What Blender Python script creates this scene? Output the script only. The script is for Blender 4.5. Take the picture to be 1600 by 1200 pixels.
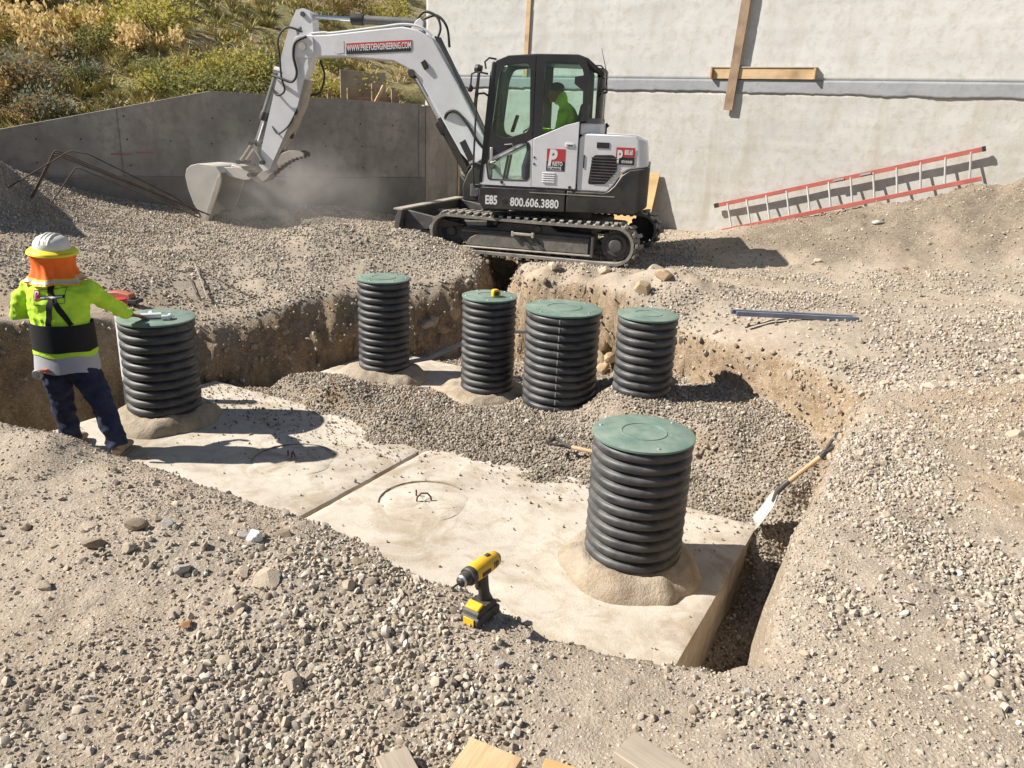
import bpy, bmesh, math, random
import numpy as np
from mathutils import Vector, Matrix, Euler
from mathutils.geometry import tessellate_polygon

scene = bpy.context.scene
for o in list(bpy.data.objects):
    bpy.data.objects.remove(o, do_unlink=True)
COL = scene.collection
R = math.radians
random.seed(7)
rng = np.random.default_rng(11)

# ------------------------------------------------------------------ camera
cam_data = bpy.data.cameras.new('camera')
cam = bpy.data.objects.new('camera', cam_data)
COL.objects.link(cam)
cam_data.sensor_fit = 'HORIZONTAL'
cam_data.sensor_width = 36.0
cam_data.lens = 36.0 * 1230.0 / 1600.0
cam_data.clip_start = 0.05
cam_data.clip_end = 600.0
P, RO = R(18.4), R(2.4)
fw = Vector((0, math.cos(P), -math.sin(P)))
upv = Vector((0, math.sin(P), math.cos(P)))
rt = Vector((1, 0, 0))
rt2 = rt * math.cos(RO) + upv * math.sin(RO)
up2 = -rt * math.sin(RO) + upv * math.cos(RO)
cm = Matrix((rt2, up2, -fw)).transposed().to_4x4()
cm.translation = (0, 0, 1.6)
cam.matrix_world = cm
scene.camera = cam

# ------------------------------------------------------------------ light
SUN_EL, SUN_AZ = 41.0, 3.0          # the sun stands to the left; shadows run to the right
sd = Vector((-math.cos(R(SUN_EL)) * math.cos(R(SUN_AZ)), -math.cos(R(SUN_EL)) * math.sin(R(SUN_AZ)), math.sin(R(SUN_EL))))
sun_data = bpy.data.lights.new('sun', 'SUN')
sun_data.energy = 5.0
sun_data.angle = R(0.53)
sun_data.color = (1.0, 0.945, 0.87)
sun = bpy.data.objects.new('sun', sun_data)
COL.objects.link(sun)
sun.rotation_euler = sd.to_track_quat('Z', 'Y').to_euler()
sun.location = (-20, 0, 20)
world = bpy.data.worlds.new('World')
scene.world = world
world.use_nodes = True
wn = world.node_tree
bg = wn.nodes['Background']
sky = wn.nodes.new('ShaderNodeTexSky')
sky.sky_type = 'NISHITA'
sky.sun_disc = False
sky.sun_elevation = R(SUN_EL)
sky.sun_rotation = math.atan2(sd.x, sd.y)
sky.air_density = 1.0
sky.dust_density = 0.6
wn.links.new(sky.outputs[0], bg.inputs[0])
bg.inputs[1].default_value = 0.05
scene.view_settings.view_transform = 'Standard'
scene.view_settings.look = 'None'
scene.view_settings.exposure = 0.74
scene.view_settings.gamma = 1.0
scene.view_settings.use_curve_mapping = False
scene.cycles.max_bounces = 8
scene.cycles.transparent_max_bounces = 16
scene.cycles.volume_bounces = 1
scene.cycles.use_denoising = True

# ------------------------------------------------------------------ numpy noise
_perm = np.random.default_rng(3).permutation(512)
_perm = np.concatenate([_perm, _perm, _perm])
_g2 = np.stack([np.cos(np.arange(512) * 2.399963), np.sin(np.arange(512) * 2.399963)], 1)
def noise2(x, y):
    x = np.asarray(x, float); y = np.asarray(y, float)
    xi = np.floor(x).astype(int); yi = np.floor(y).astype(int)
    fx, fy = x - xi, y - yi
    u = fx * fx * fx * (fx * (fx * 6 - 15) + 10); v = fy * fy * fy * (fy * (fy * 6 - 15) + 10)
    def gr(ix, iy, dx, dy):
        h = _perm[(_perm[ix & 511] + iy) & 511]
        g = _g2[h]
        return g[..., 0] * dx + g[..., 1] * dy
    a = gr(xi, yi, fx, fy); b = gr(xi + 1, yi, fx - 1, fy)
    c = gr(xi, yi + 1, fx, fy - 1); d = gr(xi + 1, yi + 1, fx - 1, fy - 1)
    return (a * (1 - u) + b * u) * (1 - v) + (c * (1 - u) + d * u) * v * 1.0
def fbm(x, y, oct=4, lac=2.1, gain=0.5):
    s = 0; a = 1.0; f = 1.0
    for i in range(oct):
        s = s + a * noise2(x * f + 17.3 * i, y * f - 9.1 * i); a *= gain; f *= lac
    return s
def sstep(a, b, x):
    t = np.clip((x - a) / (b - a), 0, 1); return t * t * (3 - 2 * t)

# ------------------------------------------------------------------ materials
class NT:
    def __init__(s, m):
        s.t = m.node_tree
    def n(s, typ, **kw):
        nd = s.t.nodes.new(typ)
        for k, v in kw.items():
            if k.startswith('i_'):
                nd.inputs[k[2:].replace('_', ' ')].default_value = v
            else:
                setattr(nd, k, v)
        return nd
    def l(s, a, b): s.t.links.new(a, b)
def rgba(c): return (c[0], c[1], c[2], 1.0)
def ramp(nt, fac, stops):
    r = nt.n('ShaderNodeValToRGB')
    while len(r.color_ramp.elements) < len(stops): r.color_ramp.elements.new(0.5)
    for e, (p, c) in zip(r.color_ramp.elements, stops):
        e.position = p; e.color = rgba(c) if len(c) == 3 else c
    nt.l(fac, r.inputs[0]); return r.outputs[0]
def mixc(nt, fac, a, b, blend='MIX'):
    m = nt.n('ShaderNodeMix', data_type='RGBA', blend_type=blend)
    def put(sock, v):
        if isinstance(v, bpy.types.NodeSocket): nt.l(v, sock)
        elif isinstance(v, (int, float)): sock.default_value = v
        else: sock.default_value = rgba(v)
    put(m.inputs['Factor'], fac); put(m.inputs['A'], a); put(m.inputs['B'], b)
    return m.outputs['Result']
def noise(nt, vec, scale, detail=4, rough=0.6, dist=0.0):
    n = nt.n('ShaderNodeTexNoise', i_Scale=scale, i_Detail=detail, i_Roughness=rough, i_Distortion=dist)
    if vec is not None: nt.l(vec, n.inputs['Vector'])
    return n.outputs['Fac']
def stretch(nt, fac, lo, hi):
    m = nt.n('ShaderNodeMapRange'); m.inputs['From Min'].default_value = lo; m.inputs['From Max'].default_value = hi
    nt.l(fac, m.inputs['Value']); return m.outputs['Result']
def base_mat(name):
    m = bpy.data.materials.new(name); m.use_nodes = True
    nt = NT(m); bs = m.node_tree.nodes['Principled BSDF']
    return m, nt, bs
def mat(name, col, rough=0.6, metal=0.0, var=0.15, scale=6.0, dust=0.0, dust_col=(0.42, 0.35, 0.26), bump=0.0, bscale=60.0, spec=0.5, coat=0.0):
    """plain paint / plastic / metal with uneven tone, dust on it and a fine relief"""
    m, nt, bs = base_mat(name)
    tc = nt.n('ShaderNodeTexCoord').outputs['Object']
    nz = noise(nt, tc, scale, 5, 0.65)
    lo = tuple(c * (1 - var) for c in col); hi = tuple(min(1, c * (1 + var)) for c in col)
    c = ramp(nt, nz, [(0.3, lo), (0.7, hi)])
    if dust > 0:
        geo = nt.n('ShaderNodeNewGeometry')
        sep = nt.n('ShaderNodeSeparateXYZ'); nt.l(geo.outputs['Normal'], sep.inputs[0])
        upn = stretch(nt, sep.outputs[2], -0.6, 1.0)
        dn = stretch(nt, noise(nt, tc, scale * 0.7, 6, 0.7), 0.35, 0.75)
        mu = nt.n('ShaderNodeMath', operation='MULTIPLY'); nt.l(upn, mu.inputs[0]); nt.l(dn, mu.inputs[1])
        mu2 = nt.n('ShaderNodeMath', operation='MULTIPLY', use_clamp=True); nt.l(mu.outputs[0], mu2.inputs[0]); mu2.inputs[1].default_value = dust * 1.6
        c = mixc(nt, mu2.outputs[0], c, dust_col)
        rr = nt.n('ShaderNodeMix'); nt.l(mu2.outputs[0], rr.inputs['Factor']); rr.inputs['A'].default_value = rough; rr.inputs['B'].default_value = 0.9
        nt.l(rr.outputs['Result'], bs.inputs['Roughness'])
    else:
        rn = stretch(nt, noise(nt, tc, scale * 2.3, 4, 0.6), 0.0, 1.0)
        rm = nt.n('ShaderNodeMapRange'); rm.inputs['To Min'].default_value = max(0.02, rough - 0.08); rm.inputs['To Max'].default_value = min(1, rough + 0.08)
        nt.l(rn, rm.inputs['Value']); nt.l(rm.outputs['Result'], bs.inputs['Roughness'])
    nt.l(c, bs.inputs['Base Color'])
    bs.inputs['Metallic'].default_value = metal
    bs.inputs['Specular IOR Level'].default_value = spec
    if coat: bs.inputs['Coat Weight'].default_value = coat
    if bump > 0:
        bp = nt.n('ShaderNodeBump', i_Strength=bump, i_Distance=0.01)
        nt.l(noise(nt, tc, bscale, 5, 0.65), bp.inputs['Height']); nt.l(bp.outputs[0], bs.inputs['Normal'])
    return m

M = {}
M['white_paint'] = mat('white_paint', (0.74, 0.75, 0.77), 0.34, var=0.07, scale=3, dust=0.42, coat=0.15)
M['black_paint'] = mat('black_paint', (0.02, 0.02, 0.022), 0.42, var=0.3, scale=4, dust=0.24)
M['black_frame'] = mat('black_frame', (0.022, 0.023, 0.026), 0.42, var=0.15, scale=4, dust=0.06)
M['black_plastic'] = mat('black_plastic', (0.02, 0.02, 0.021), 0.5, var=0.2, scale=8, dust=0.12)
M['track_rubber'] = mat('track_rubber', (0.15, 0.14, 0.125), 0.88, var=0.25, scale=8, dust=1.0, dust_col=(0.40, 0.36, 0.30), bump=0.4, bscale=40)
M['dark_steel'] = mat('dark_steel', (0.05, 0.05, 0.052), 0.6, metal=0.2, var=0.3, scale=7, dust=0.45, dust_col=(0.34, 0.30, 0.25), bump=0.15)
M['worn_steel'] = mat('worn_steel', (0.42, 0.38, 0.33), 0.55, metal=0.25, var=0.25, scale=5, dust=0.3, bump=0.15)
M['bucket_side'] = mat('bucket_side', (0.56, 0.53, 0.48), 0.55, metal=0.1, var=0.14, scale=3, dust=0.25, bump=0.1)
M['chrome'] = mat('chrome', (0.75, 0.76, 0.78), 0.12, metal=1.0, var=0.05)
M['cyl_grey'] = mat('cylinder_grey', (0.11, 0.115, 0.115), 0.45, var=0.15, dust=0.25)
M['hose'] = mat('hose', (0.02, 0.02, 0.02), 0.55, var=0.2, dust=0.15)
M['red_print'] = mat('red_print', (0.52, 0.05, 0.06), 0.45, var=0.06)
M['black_print'] = mat('black_print', (0.025, 0.025, 0.028), 0.45, var=0.1)
M['white_print'] = mat('white_print', (0.78, 0.78, 0.76), 0.45, var=0.05)
M['corrugated'] = mat('corrugated_plastic', (0.027, 0.029, 0.033), 0.42, var=0.35, scale=7, dust=0.34, dust_col=(0.34, 0.32, 0.29), bump=0.12, bscale=26, spec=0.45)
M['lid_green'] = mat('lid_green', (0.105, 0.18, 0.14), 0.62, var=0.18, scale=7, dust=0.42, dust_col=(0.36, 0.385, 0.32), bump=0.12, bscale=180)
M['bolt'] = mat('bolt_steel', (0.5, 0.5, 0.48), 0.4, metal=0.7)
M['hivis'] = mat('hivis_cloth', (0.53, 0.84, 0.05), 0.85, var=0.13, scale=5, bump=0.8, bscale=14)
M['hivis_shade'] = mat('orange_cloth', (0.95, 0.17, 0.02), 0.8, var=0.14, scale=6, bump=0.3, bscale=30)
M['yellow_trim'] = mat('yellow_trim', (0.88, 0.52, 0.03), 0.6, var=0.08)
M['brim_yellow'] = mat('brim_yellow', (0.75, 0.74, 0.03), 0.45, var=0.08)
M['reflective'] = mat('reflective_tape', (0.55, 0.56, 0.52), 0.35, metal=0.3, var=0.2, scale=20)
M['denim'] = mat('denim', (0.018, 0.026, 0.06), 0.9, var=0.45, scale=7, bump=0.9, bscale=16)
M['belt_black'] = mat('belt_black', (0.008, 0.008, 0.009), 0.8, var=0.2, scale=12, bump=0.1)
M['undershirt'] = mat('grey_cloth', (0.42, 0.42, 0.45), 0.9, var=0.08, scale=8, bump=0.2, bscale=25)
M['skin'] = mat('skin', (0.26, 0.13, 0.075), 0.55, var=0.08, scale=10)
M['hair'] = mat('hair', (0.02, 0.014, 0.01), 0.6, var=0.3, scale=30)
M['boot'] = mat('boot_leather', (0.26, 0.19, 0.13), 0.75, var=0.15, scale=9, dust=0.4)
M['sole'] = mat('boot_sole', (0.22, 0.18, 0.14), 0.8)
M['hat_white'] = mat('hat_white', (0.72, 0.70, 0.64), 0.55, var=0.08, scale=9, dust=0.25)
M['pvc_white'] = mat('pvc_white', (0.75, 0.76, 0.76), 0.4, var=0.05, dust=0.15)
M['cap_red'] = mat('cap_red', (0.55, 0.035, 0.04), 0.45, var=0.1)
M['seam_grey'] = mat('seam_grey', (0.16, 0.165, 0.16), 0.6, var=0.3)
M['grey_pipe'] = mat('grey_pipe', (0.36, 0.36, 0.35), 0.5, var=0.15, dust=0.3)
M['galv'] = mat('galvanised', (0.20, 0.24, 0.33), 0.35, metal=0.6, var=0.3, scale=4, dust=0.1)
M['ladder_red'] = mat('ladder_red', (0.42, 0.095, 0.075), 0.6, var=0.2, scale=4, dust=0.35)
M['aluminium'] = mat('aluminium', (0.50, 0.50, 0.48), 0.45, metal=0.6, var=0.1, dust=0.15)
M['tool_yellow'] = mat('tool_yellow', (0.78, 0.44, 0.012), 0.42, var=0.07, scale=14, dust=0.10)
M['tool_black'] = mat('tool_black', (0.022, 0.022, 0.024), 0.55, var=0.2, scale=20, dust=0.22)
M['shovel_steel'] = mat('shovel_steel', (0.62, 0.62, 0.60), 0.4, metal=0.4, var=0.15, dust=0.2)
M['rebar'] = mat('rebar_rust', (0.095, 0.068, 0.05), 0.85, var=0.35, scale=9, bump=0.3)
M['rust_loop'] = mat('rust', (0.10, 0.055, 0.035), 0.8, var=0.3)
M['bush_wood'] = mat('bush_wood', (0.12, 0.085, 0.06), 0.9)
M['hose_red'] = mat('red_tool', (0.45, 0.13, 0.08), 0.6)
M['tarnish'] = mat('dark_tool', (0.04, 0.04, 0.04), 0.6)
M['seat'] = mat('seat_cloth', (0.03, 0.03, 0.033), 0.8)
M['interior'] = mat('cab_interior', (0.10, 0.10, 0.105), 0.7)
M['muffler'] = mat('muffler', (0.08, 0.07, 0.065), 0.6, metal=0.5)

def wood_mat(name, a, b, scale=1.0, rough=0.75):
    m, nt, bs = base_mat(name)
    tc = nt.n('ShaderNodeTexCoord').outputs['Object']
    mp = nt.n('ShaderNodeMapping'); mp.inputs['Scale'].default_value = (1.2 * scale, 14 * scale, 14 * scale); nt.l(tc, mp.inputs[0])
    n1 = noise(nt, mp.outputs[0], 2.2, 6, 0.65, 1.4)
    n2 = noise(nt, tc, 3.0, 3, 0.5)
    c = ramp(nt, n1, [(0.28, a), (0.52, b), (0.75, tuple(x * 0.82 for x in b))])
    c = mixc(nt, stretch(nt, n2, 0.45, 0.8), c, tuple(x * 0.72 for x in a))
    nt.l(c, bs.inputs['Base Color']); bs.inputs['Roughness'].default_value = rough
    bp = nt.n('ShaderNodeBump', i_Strength=0.25, i_Distance=0.004); nt.l(n1, bp.inputs['Height']); nt.l(bp.outputs[0], bs.inputs['Normal'])
    return m
M['wood_pale'] = wood_mat('wood_pale', (0.42, 0.27, 0.13), (0.62, 0.44, 0.25))
M['wood_grey'] = wood_mat('wood_grey', (0.28, 0.23, 0.17), (0.42, 0.35, 0.27))
M['wood_brown'] = wood_mat('wood_brown', (0.20, 0.13, 0.08), (0.36, 0.25, 0.16))
M['wood_handle'] = wood_mat('wood_handle', (0.44, 0.27, 0.14), (0.60, 0.40, 0.23), 2.0, 0.55)
M['plywood'] = wood_mat('plywood', (0.46, 0.28, 0.11), (0.60, 0.39, 0.17), 0.5)

def concrete_mat(name, col, stain, var=0.12, bump=0.35, streak=0.0, fine=70.0, pits=0.0):
    m, nt, bs = base_mat(name)
    tc = nt.n('ShaderNodeTexCoord').outputs['Object']
    a = noise(nt, tc, 1.1, 7, 0.62, 0.5)
    b = noise(nt, tc, 7.0, 6, 0.7)
    f = noise(nt, tc, fine, 4, 0.7)
    lo = tuple(c * (1 - var) for c in col); hi = tuple(c * (1 + var) for c in col)
    c = ramp(nt, a, [(0.32, lo), (0.68, hi)])
    c = mixc(nt, stretch(nt, b, 0.48, 0.75), c, stain)
    if streak > 0:
        mp = nt.n('ShaderNodeMapping'); mp.inputs['Scale'].default_value = (1.0, 1.0, 0.16); nt.l(tc, mp.inputs[0])
        s = noise(nt, mp.outputs[0], 2.6, 6, 0.68, 0.4)
        s2 = nt.n('ShaderNodeMath', operation='MULTIPLY'); nt.l(stretch(nt, s, 0.5, 0.76), s2.inputs[0]); s2.inputs[1].default_value = streak
        c = mixc(nt, s2.outputs[0], c, stain)
    if pits > 0:
        big = noise(nt, tc, 2.6, 6, 0.7, 1.2)
        c = mixc(nt, stretch(nt, big, 0.47, 0.64), c, mixc(nt, 1.0, c, (0.74, 0.69, 0.62), 'MULTIPLY'))
        vv = nt.n('ShaderNodeTexVoronoi', i_Scale=95.0, feature='F1'); nt.l(tc, vv.inputs['Vector'])
        lt = nt.n('ShaderNodeMath', operation='LESS_THAN'); nt.l(vv.outputs['Distance'], lt.inputs[0]); lt.inputs[1].default_value = 0.28
        mk = nt.n('ShaderNodeMath', operation='MULTIPLY'); nt.l(lt.outputs[0], mk.inputs[0]); nt.l(stretch(nt, noise(nt, tc, 5.0, 4, 0.7), 0.46, 0.72), mk.inputs[1])
        c = mixc(nt, mk.outputs[0], c, (0.24, 0.19, 0.14))
    nt.l(c, bs.inputs['Base Color']); bs.inputs['Roughness'].default_value = 0.9
    bs.inputs['Specular IOR Level'].default_value = 0.25
    h = nt.n('ShaderNodeMath', operation='ADD'); nt.l(b, h.inputs[0]); nt.l(f, h.inputs[1])
    bp = nt.n('ShaderNodeBump', i_Strength=bump, i_Distance=0.012); nt.l(h.outputs[0], bp.inputs['Height']); nt.l(bp.outputs[0], bs.inputs['Normal'])
    return m
M['tank_concrete'] = concrete_mat('tank_concrete', (0.555, 0.50, 0.42), (0.43, 0.37, 0.29), 0.14, 0.3, streak=0.25, pits=1.0)
M['mortar'] = concrete_mat('mortar', (0.42, 0.355, 0.27), (0.32, 0.26, 0.195), 0.20, 1.0, fine=60, pits=1.0)
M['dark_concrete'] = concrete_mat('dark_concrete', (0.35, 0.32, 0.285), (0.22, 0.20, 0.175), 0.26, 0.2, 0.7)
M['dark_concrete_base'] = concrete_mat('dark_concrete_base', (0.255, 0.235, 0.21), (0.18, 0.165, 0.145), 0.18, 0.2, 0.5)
M['pale_plaster'] = concrete_mat('pale_plaster', (0.555, 0.55, 0.525), (0.45, 0.42, 0.36), 0.07, 0.25, 0.7, fine=22)
M['pale_plaster_low'] = concrete_mat('pale_plaster_low', (0.52, 0.51, 0.475), (0.41, 0.375, 0.30), 0.08, 0.25, 0.85, fine=22)
M['grey_coat'] = concrete_mat('grey_coating', (0.325, 0.335, 0.345), (0.255, 0.265, 0.275), 0.10, 0.4)

# glass of the cab: see-through, faintly green, mirroring at grazing angles
m, nt, bs = base_mat('cab_glass')
out = m.node_tree.nodes['Material Output']
tr = nt.n('ShaderNodeBsdfTransparent'); tr.inputs[0].default_value = (0.88, 0.965, 0.93, 1)
gl = nt.n('ShaderNodeBsdfGlossy'); gl.inputs['Roughness'].default_value = 0.03
fr = nt.n('ShaderNodeFresnel'); fr.inputs[0].default_value = 1.5
mx = nt.n('ShaderNodeMixShader'); nt.l(fr.outputs[0], mx.inputs[0]); nt.l(tr.outputs[0], mx.inputs[1]); nt.l(gl.outputs[0], mx.inputs[2])
nt.l(mx.outputs[0], out.inputs['Surface'])
M['glass'] = m

# ------------------------------------------------------------------ mesh builder
class MB:
    def __init__(s): s.v = []; s.f = []
    def add(s, verts, faces, mat4=None):
        b = len(s.v)
        for p in verts:
            p = Vector(p)
            s.v.append(tuple(mat4 @ p) if mat4 is not None else tuple(p))
        s.f += [tuple(i + b for i in f) for f in faces]
        return s
    def box(s, c, d, rot=None):
        x, y, z = d[0] / 2, d[1] / 2, d[2] / 2
        vs = [(-x, -y, -z), (x, -y, -z), (x, y, -z), (-x, y, -z), (-x, -y, z), (x, -y, z), (x, y, z), (-x, y, z)]
        fs = [(0, 3, 2, 1), (4, 5, 6, 7), (0, 1, 5, 4), (1, 2, 6, 5), (2, 3, 7, 6), (3, 0, 4, 7)]
        mt = Matrix.Translation(c) @ (Euler(rot).to_matrix().to_4x4() if rot else Matrix.Identity(4))
        return s.add(vs, fs, mt)
    def bar(s, a, b, w, h, up=(0, 0, 1)):
        """box from a to b with cross-section w (sideways) x h (up)"""
        a, b = Vector(a), Vector(b); d = b - a; L = d.length; x = d / L
        y = Vector(up).cross(x)
        if y.length < 1e-4: y = Vector((0, 1, 0)).cross(x)
        y.normalize(); z = x.cross(y)
        mt = Matrix((x, y, z)).transposed().to_4x4(); mt.translation = (a + b) / 2
        vs = [(-L/2, -w/2, -h/2), (L/2, -w/2, -h/2), (L/2, w/2, -h/2), (-L/2, w/2, -h/2), (-L/2, -w/2, h/2), (L/2, -w/2, h/2), (L/2, w/2, h/2), (-L/2, w/2, h/2)]
        fs = [(0, 3, 2, 1), (4, 5, 6, 7), (0, 1, 5, 4), (1, 2, 6, 5), (2, 3, 7, 6), (3, 0, 4, 7)]
        return s.add(vs, fs, mt)
    def tube(s, path, r, n=10, caps=True, ry=None, side=None):
        """loft along path; r scalar or list; ry optional second radius; side = the direction of the first radius"""
        path = [Vector(p) for p in path]; k = len(path)
        rs = r if isinstance(r, (list, tuple)) else [r] * k
        rys = rs if ry is None else (ry if isinstance(ry, (list, tuple)) else [ry] * k)
        b = len(s.v); prev = None
        for i, p in enumerate(path):
            t = (path[min(i + 1, k - 1)] - path[max(i - 1, 0)])
            if t.length < 1e-9: t = Vector((0, 0, 1))
            t.normalize()
            if side is not None:
                a = Vector(side) - t * Vector(side).dot(t)
            elif prev is None:
                a = Vector((0, 0, 1)).cross(t)
                if a.length < 0.1: a = Vector((1, 0, 0)) - t * t.x
            else:
                a = prev - t * prev.dot(t)
            a.normalize(); prev = a; c = t.cross(a)
            for j in range(n):
                an = 2 * math.pi * j / n
                s.v.append(tuple(p + a * (math.cos(an) * rs[i]) + c * (math.sin(an) * rys[i])))
        for i in range(k - 1):
            for j in range(n):
                j2 = (j + 1) % n
                s.f.append((b + i * n + j, b + i * n + j2, b + (i + 1) * n + j2, b + (i + 1) * n + j))
        if caps:
            s.f.append(tuple(b + j for j in reversed(range(n))))
            s.f.append(tuple(b + (k - 1) * n + j for j in range(n)))
        return s
    def lathe(s, prof, n=32, c=(0, 0, 0), mat4=None, close=False):
        b0 = []; vs = []; fs = []
        for (r, z) in prof:
            if r < 1e-6:
                b0.append((len(vs), 1)); vs.append((c[0], c[1], c[2] + z))
            else:
                b0.append((len(vs), n))
                for j in range(n):
                    a = 2 * math.pi * j / n; vs.append((c[0] + r * math.cos(a), c[1] + r * math.sin(a), c[2] + z))
        for (a, na), (b, nb) in zip(b0[:-1], b0[1:]):
            for j in range(n):
                j2 = (j + 1) % n
                if na == 1 and nb == 1: continue
                if na == 1: fs.append((a, b + j2, b + j)[::-1])
                elif nb == 1: fs.append((a + j, a + j2, b))
                else: fs.append((a + j, a + j2, b + j2, b + j))
        return s.add(vs, fs, mat4)
    def prism(s, prof, y0, y1, plane='xz', holes=(), mat4=None):
        """polygon (with holes) extruded; plane xz extrudes along y, xy along z, yz along x"""
        loops = [list(prof)] + [list(h) for h in holes]
        def P3(p, d):
            if plane == 'xz': return (p[0], d, p[1])
            if plane == 'xy': return (p[0], p[1], d)
            return (d, p[0], p[1])
        flat = [p for L in loops for p in L]; n = len(flat)
        vs = [P3(p, y0) for p in flat] + [P3(p, y1) for p in flat]
        fs = []
        if holes:
            tr = tessellate_polygon([[Vector((p[0], p[1], 0)) for p in L] for L in loops])
            for t in tr:
                fs.append(tuple(t)); fs.append(tuple(i + n for i in reversed(t)))
        else:
            fs.append(tuple(range(n))); fs.append(tuple(reversed(range(n, 2 * n))))
        o = 0
        for L in loops:
            k = len(L)
            for i in range(k):
                i2 = (i + 1) % k; fs.append((o + i, o + i2, n + o + i2, n + o + i))
            o += k
        return s.add(vs, fs, mat4)
    def ball(s, c, r, n=10, m=7, mat4=None):
        rr = r if isinstance(r, (tuple, list)) else (r, r, r)
        vs = [(c[0], c[1], c[2] - rr[2])]; fs = []
        for i in range(1, m):
            t = math.pi * i / m
            for j in range(n):
                a = 2 * math.pi * j / n
                vs.append((c[0] + rr[0] * math.sin(t) * math.cos(a), c[1] + rr[1] * math.sin(t) * math.sin(a), c[2] - rr[2] * math.cos(t)))
        vs.append((c[0], c[1], c[2] + rr[2])); L = len(vs) - 1
        for j in range(n):
            fs.append((0, 1 + (j + 1) % n, 1 + j)); fs.append((L, 1 + (m - 2) * n + j, 1 + (m - 2) * n + (j + 1) % n))
            for i in range(m - 2):
                a = 1 + i * n; fs.append((a + j, a + (j + 1) % n, a + n + (j + 1) % n, a + n + j))
        return s.add(vs, fs, mat4)
    def mesh(s, name, smooth=30):
        me = bpy.data.meshes.new(name)
        me.from_pydata(s.v, [], s.f); me.validate()
        bm = bmesh.new(); bm.from_mesh(me); bmesh.ops.recalc_face_normals(bm, faces=bm.faces); bm.to_mesh(me); bm.free()
        if smooth:
            me.shade_smooth(); me.set_sharp_from_angle(angle=R(smooth))
        return me
    def build(s, name, material, parent=None, smooth=30, bevel=0.0, seg=2, loc=None, rotz=0.0, rot=None):
        me = s.mesh(name, smooth)
        return obj(name, me, material, parent, bevel, seg, loc, rotz, rot)
def obj(name, me, material, parent=None, bevel=0.0, seg=2, loc=None, rotz=0.0, rot=None):
    o = bpy.data.objects.new(name, me); COL.objects.link(o)
    if isinstance(material, str): material = M[material]
    if material is not None and len(me.materials) == 0: me.materials.append(material)
    if parent is not None: o.parent = parent
    if loc is not None: o.location = loc
    if rot is not None: o.rotation_euler = rot
    elif rotz: o.rotation_euler = (0, 0, rotz)
    if bevel > 0:
        b = o.modifiers.new('bevel', 'BEVEL'); b.width = bevel; b.segments = seg; b.limit_method = 'ANGLE'; b.angle_limit = R(40)
        b.harden_normals = False
    return o
def tag(o, label=None, cat=None, group=None, kind=None):
    if label: o['label'] = label
    if cat: o['category'] = cat
    if group: o['group'] = group
    if kind: o['kind'] = kind
    return o
def thing(name, label, cat, loc=(0, 0, 0), rotz=0.0, group=None, rot=None):
    o = bpy.data.objects.new(name, None); COL.objects.link(o); o.empty_display_size = 0.1
    o.location = loc; o.rotation_euler = rot if rot else (0, 0, rotz)
    return tag(o, label, cat, group)
def copy_tree(o, parent=None):
    c = o.copy(); COL.objects.link(c); c.parent = parent
    for ch in list(o.children): copy_tree(ch, c)
    return c
def text_mesh(body, size, align='LEFT', bold=0.0, shear=0.0, space=1.0):
    cu = bpy.data.curves.new('t', 'FONT'); cu.body = body; cu.size = size; cu.align_x = align; cu.offset = bold; cu.shear = shear; cu.space_character = space
    cu.resolution_u = 3
    to = bpy.data.objects.new('t', cu); COL.objects.link(to)
    dg = bpy.context.evaluated_depsgraph_get()
    me = bpy.data.meshes.new_from_object(to.evaluated_get(dg))
    bpy.data.objects.remove(to, do_unlink=True)
    return me
def remeshed(mb, name, voxel, smooth_iter=6):
    me = bpy.data.meshes.new(name); me.from_pydata(mb.v, [], mb.f)
    bm = bmesh.new(); bm.from_mesh(me); bmesh.ops.recalc_face_normals(bm, faces=bm.faces); bm.to_mesh(me); bm.free()
    to = bpy.data.objects.new('t', me); COL.objects.link(to)
    r = to.modifiers.new('r', 'REMESH'); r.mode = 'VOXEL'; r.voxel_size = voxel; r.use_smooth_shade = True
    sm = to.modifiers.new('s', 'SMOOTH'); sm.factor = 0.5; sm.iterations = smooth_iter
    dg = bpy.context.evaluated_depsgraph_get()
    out = bpy.data.meshes.new_from_object(to.evaluated_get(dg)); out.name = name
    bpy.data.objects.remove(to, do_unlink=True)
    out.shade_smooth()
    return out
def mverts(me):
    a = np.empty(len(me.vertices) * 3, np.float32); me.vertices.foreach_get('co', a); return a.reshape(-1, 3)
def set_mverts(me, a):
    me.vertices.foreach_set('co', np.ascontiguousarray(a, np.float32).ravel()); me.update()
def rpoly(pts, r=0.03, n=4):
    """polygon with rounded corners"""
    out = []; k = len(pts)
    for i in range(k):
        p0, p1, p2 = Vector(pts[i - 1]), Vector(pts[i]), Vector(pts[(i + 1) % k])
        a, b = (p0 - p1), (p2 - p1); rr = min(r, a.length * 0.45, b.length * 0.45)
        a = p1 + a.normalized() * rr; b = p1 + b.normalized() * rr
        for j in range(n + 1):
            t = j / n; q = a * (1 - t) ** 2 + p1 * 2 * t * (1 - t) + b * t * t; out.append((q.x, q.y))
    return out
# ================================================================== SETTING
# tank frame: long axis l, short axis s, corner A (far right corner of the tank tops)
TA = np.array([1.78, 5.02]); TL = np.array([0.875, -0.483]); TS = np.array([0.483, 0.875]); TZ = -1.05
def tw(x, y):
    qx, qy = x - TA[0], y - TA[1]
    return -(qx * TL[0] + qy * TL[1]), -(qx * TS[0] + qy * TS[1])
def tpt(t, w, z=TZ):
    p = TA - TL * t - TS * w; return Vector((p[0], p[1], z))
TROT = math.atan2(TL[1], TL[0])
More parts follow.
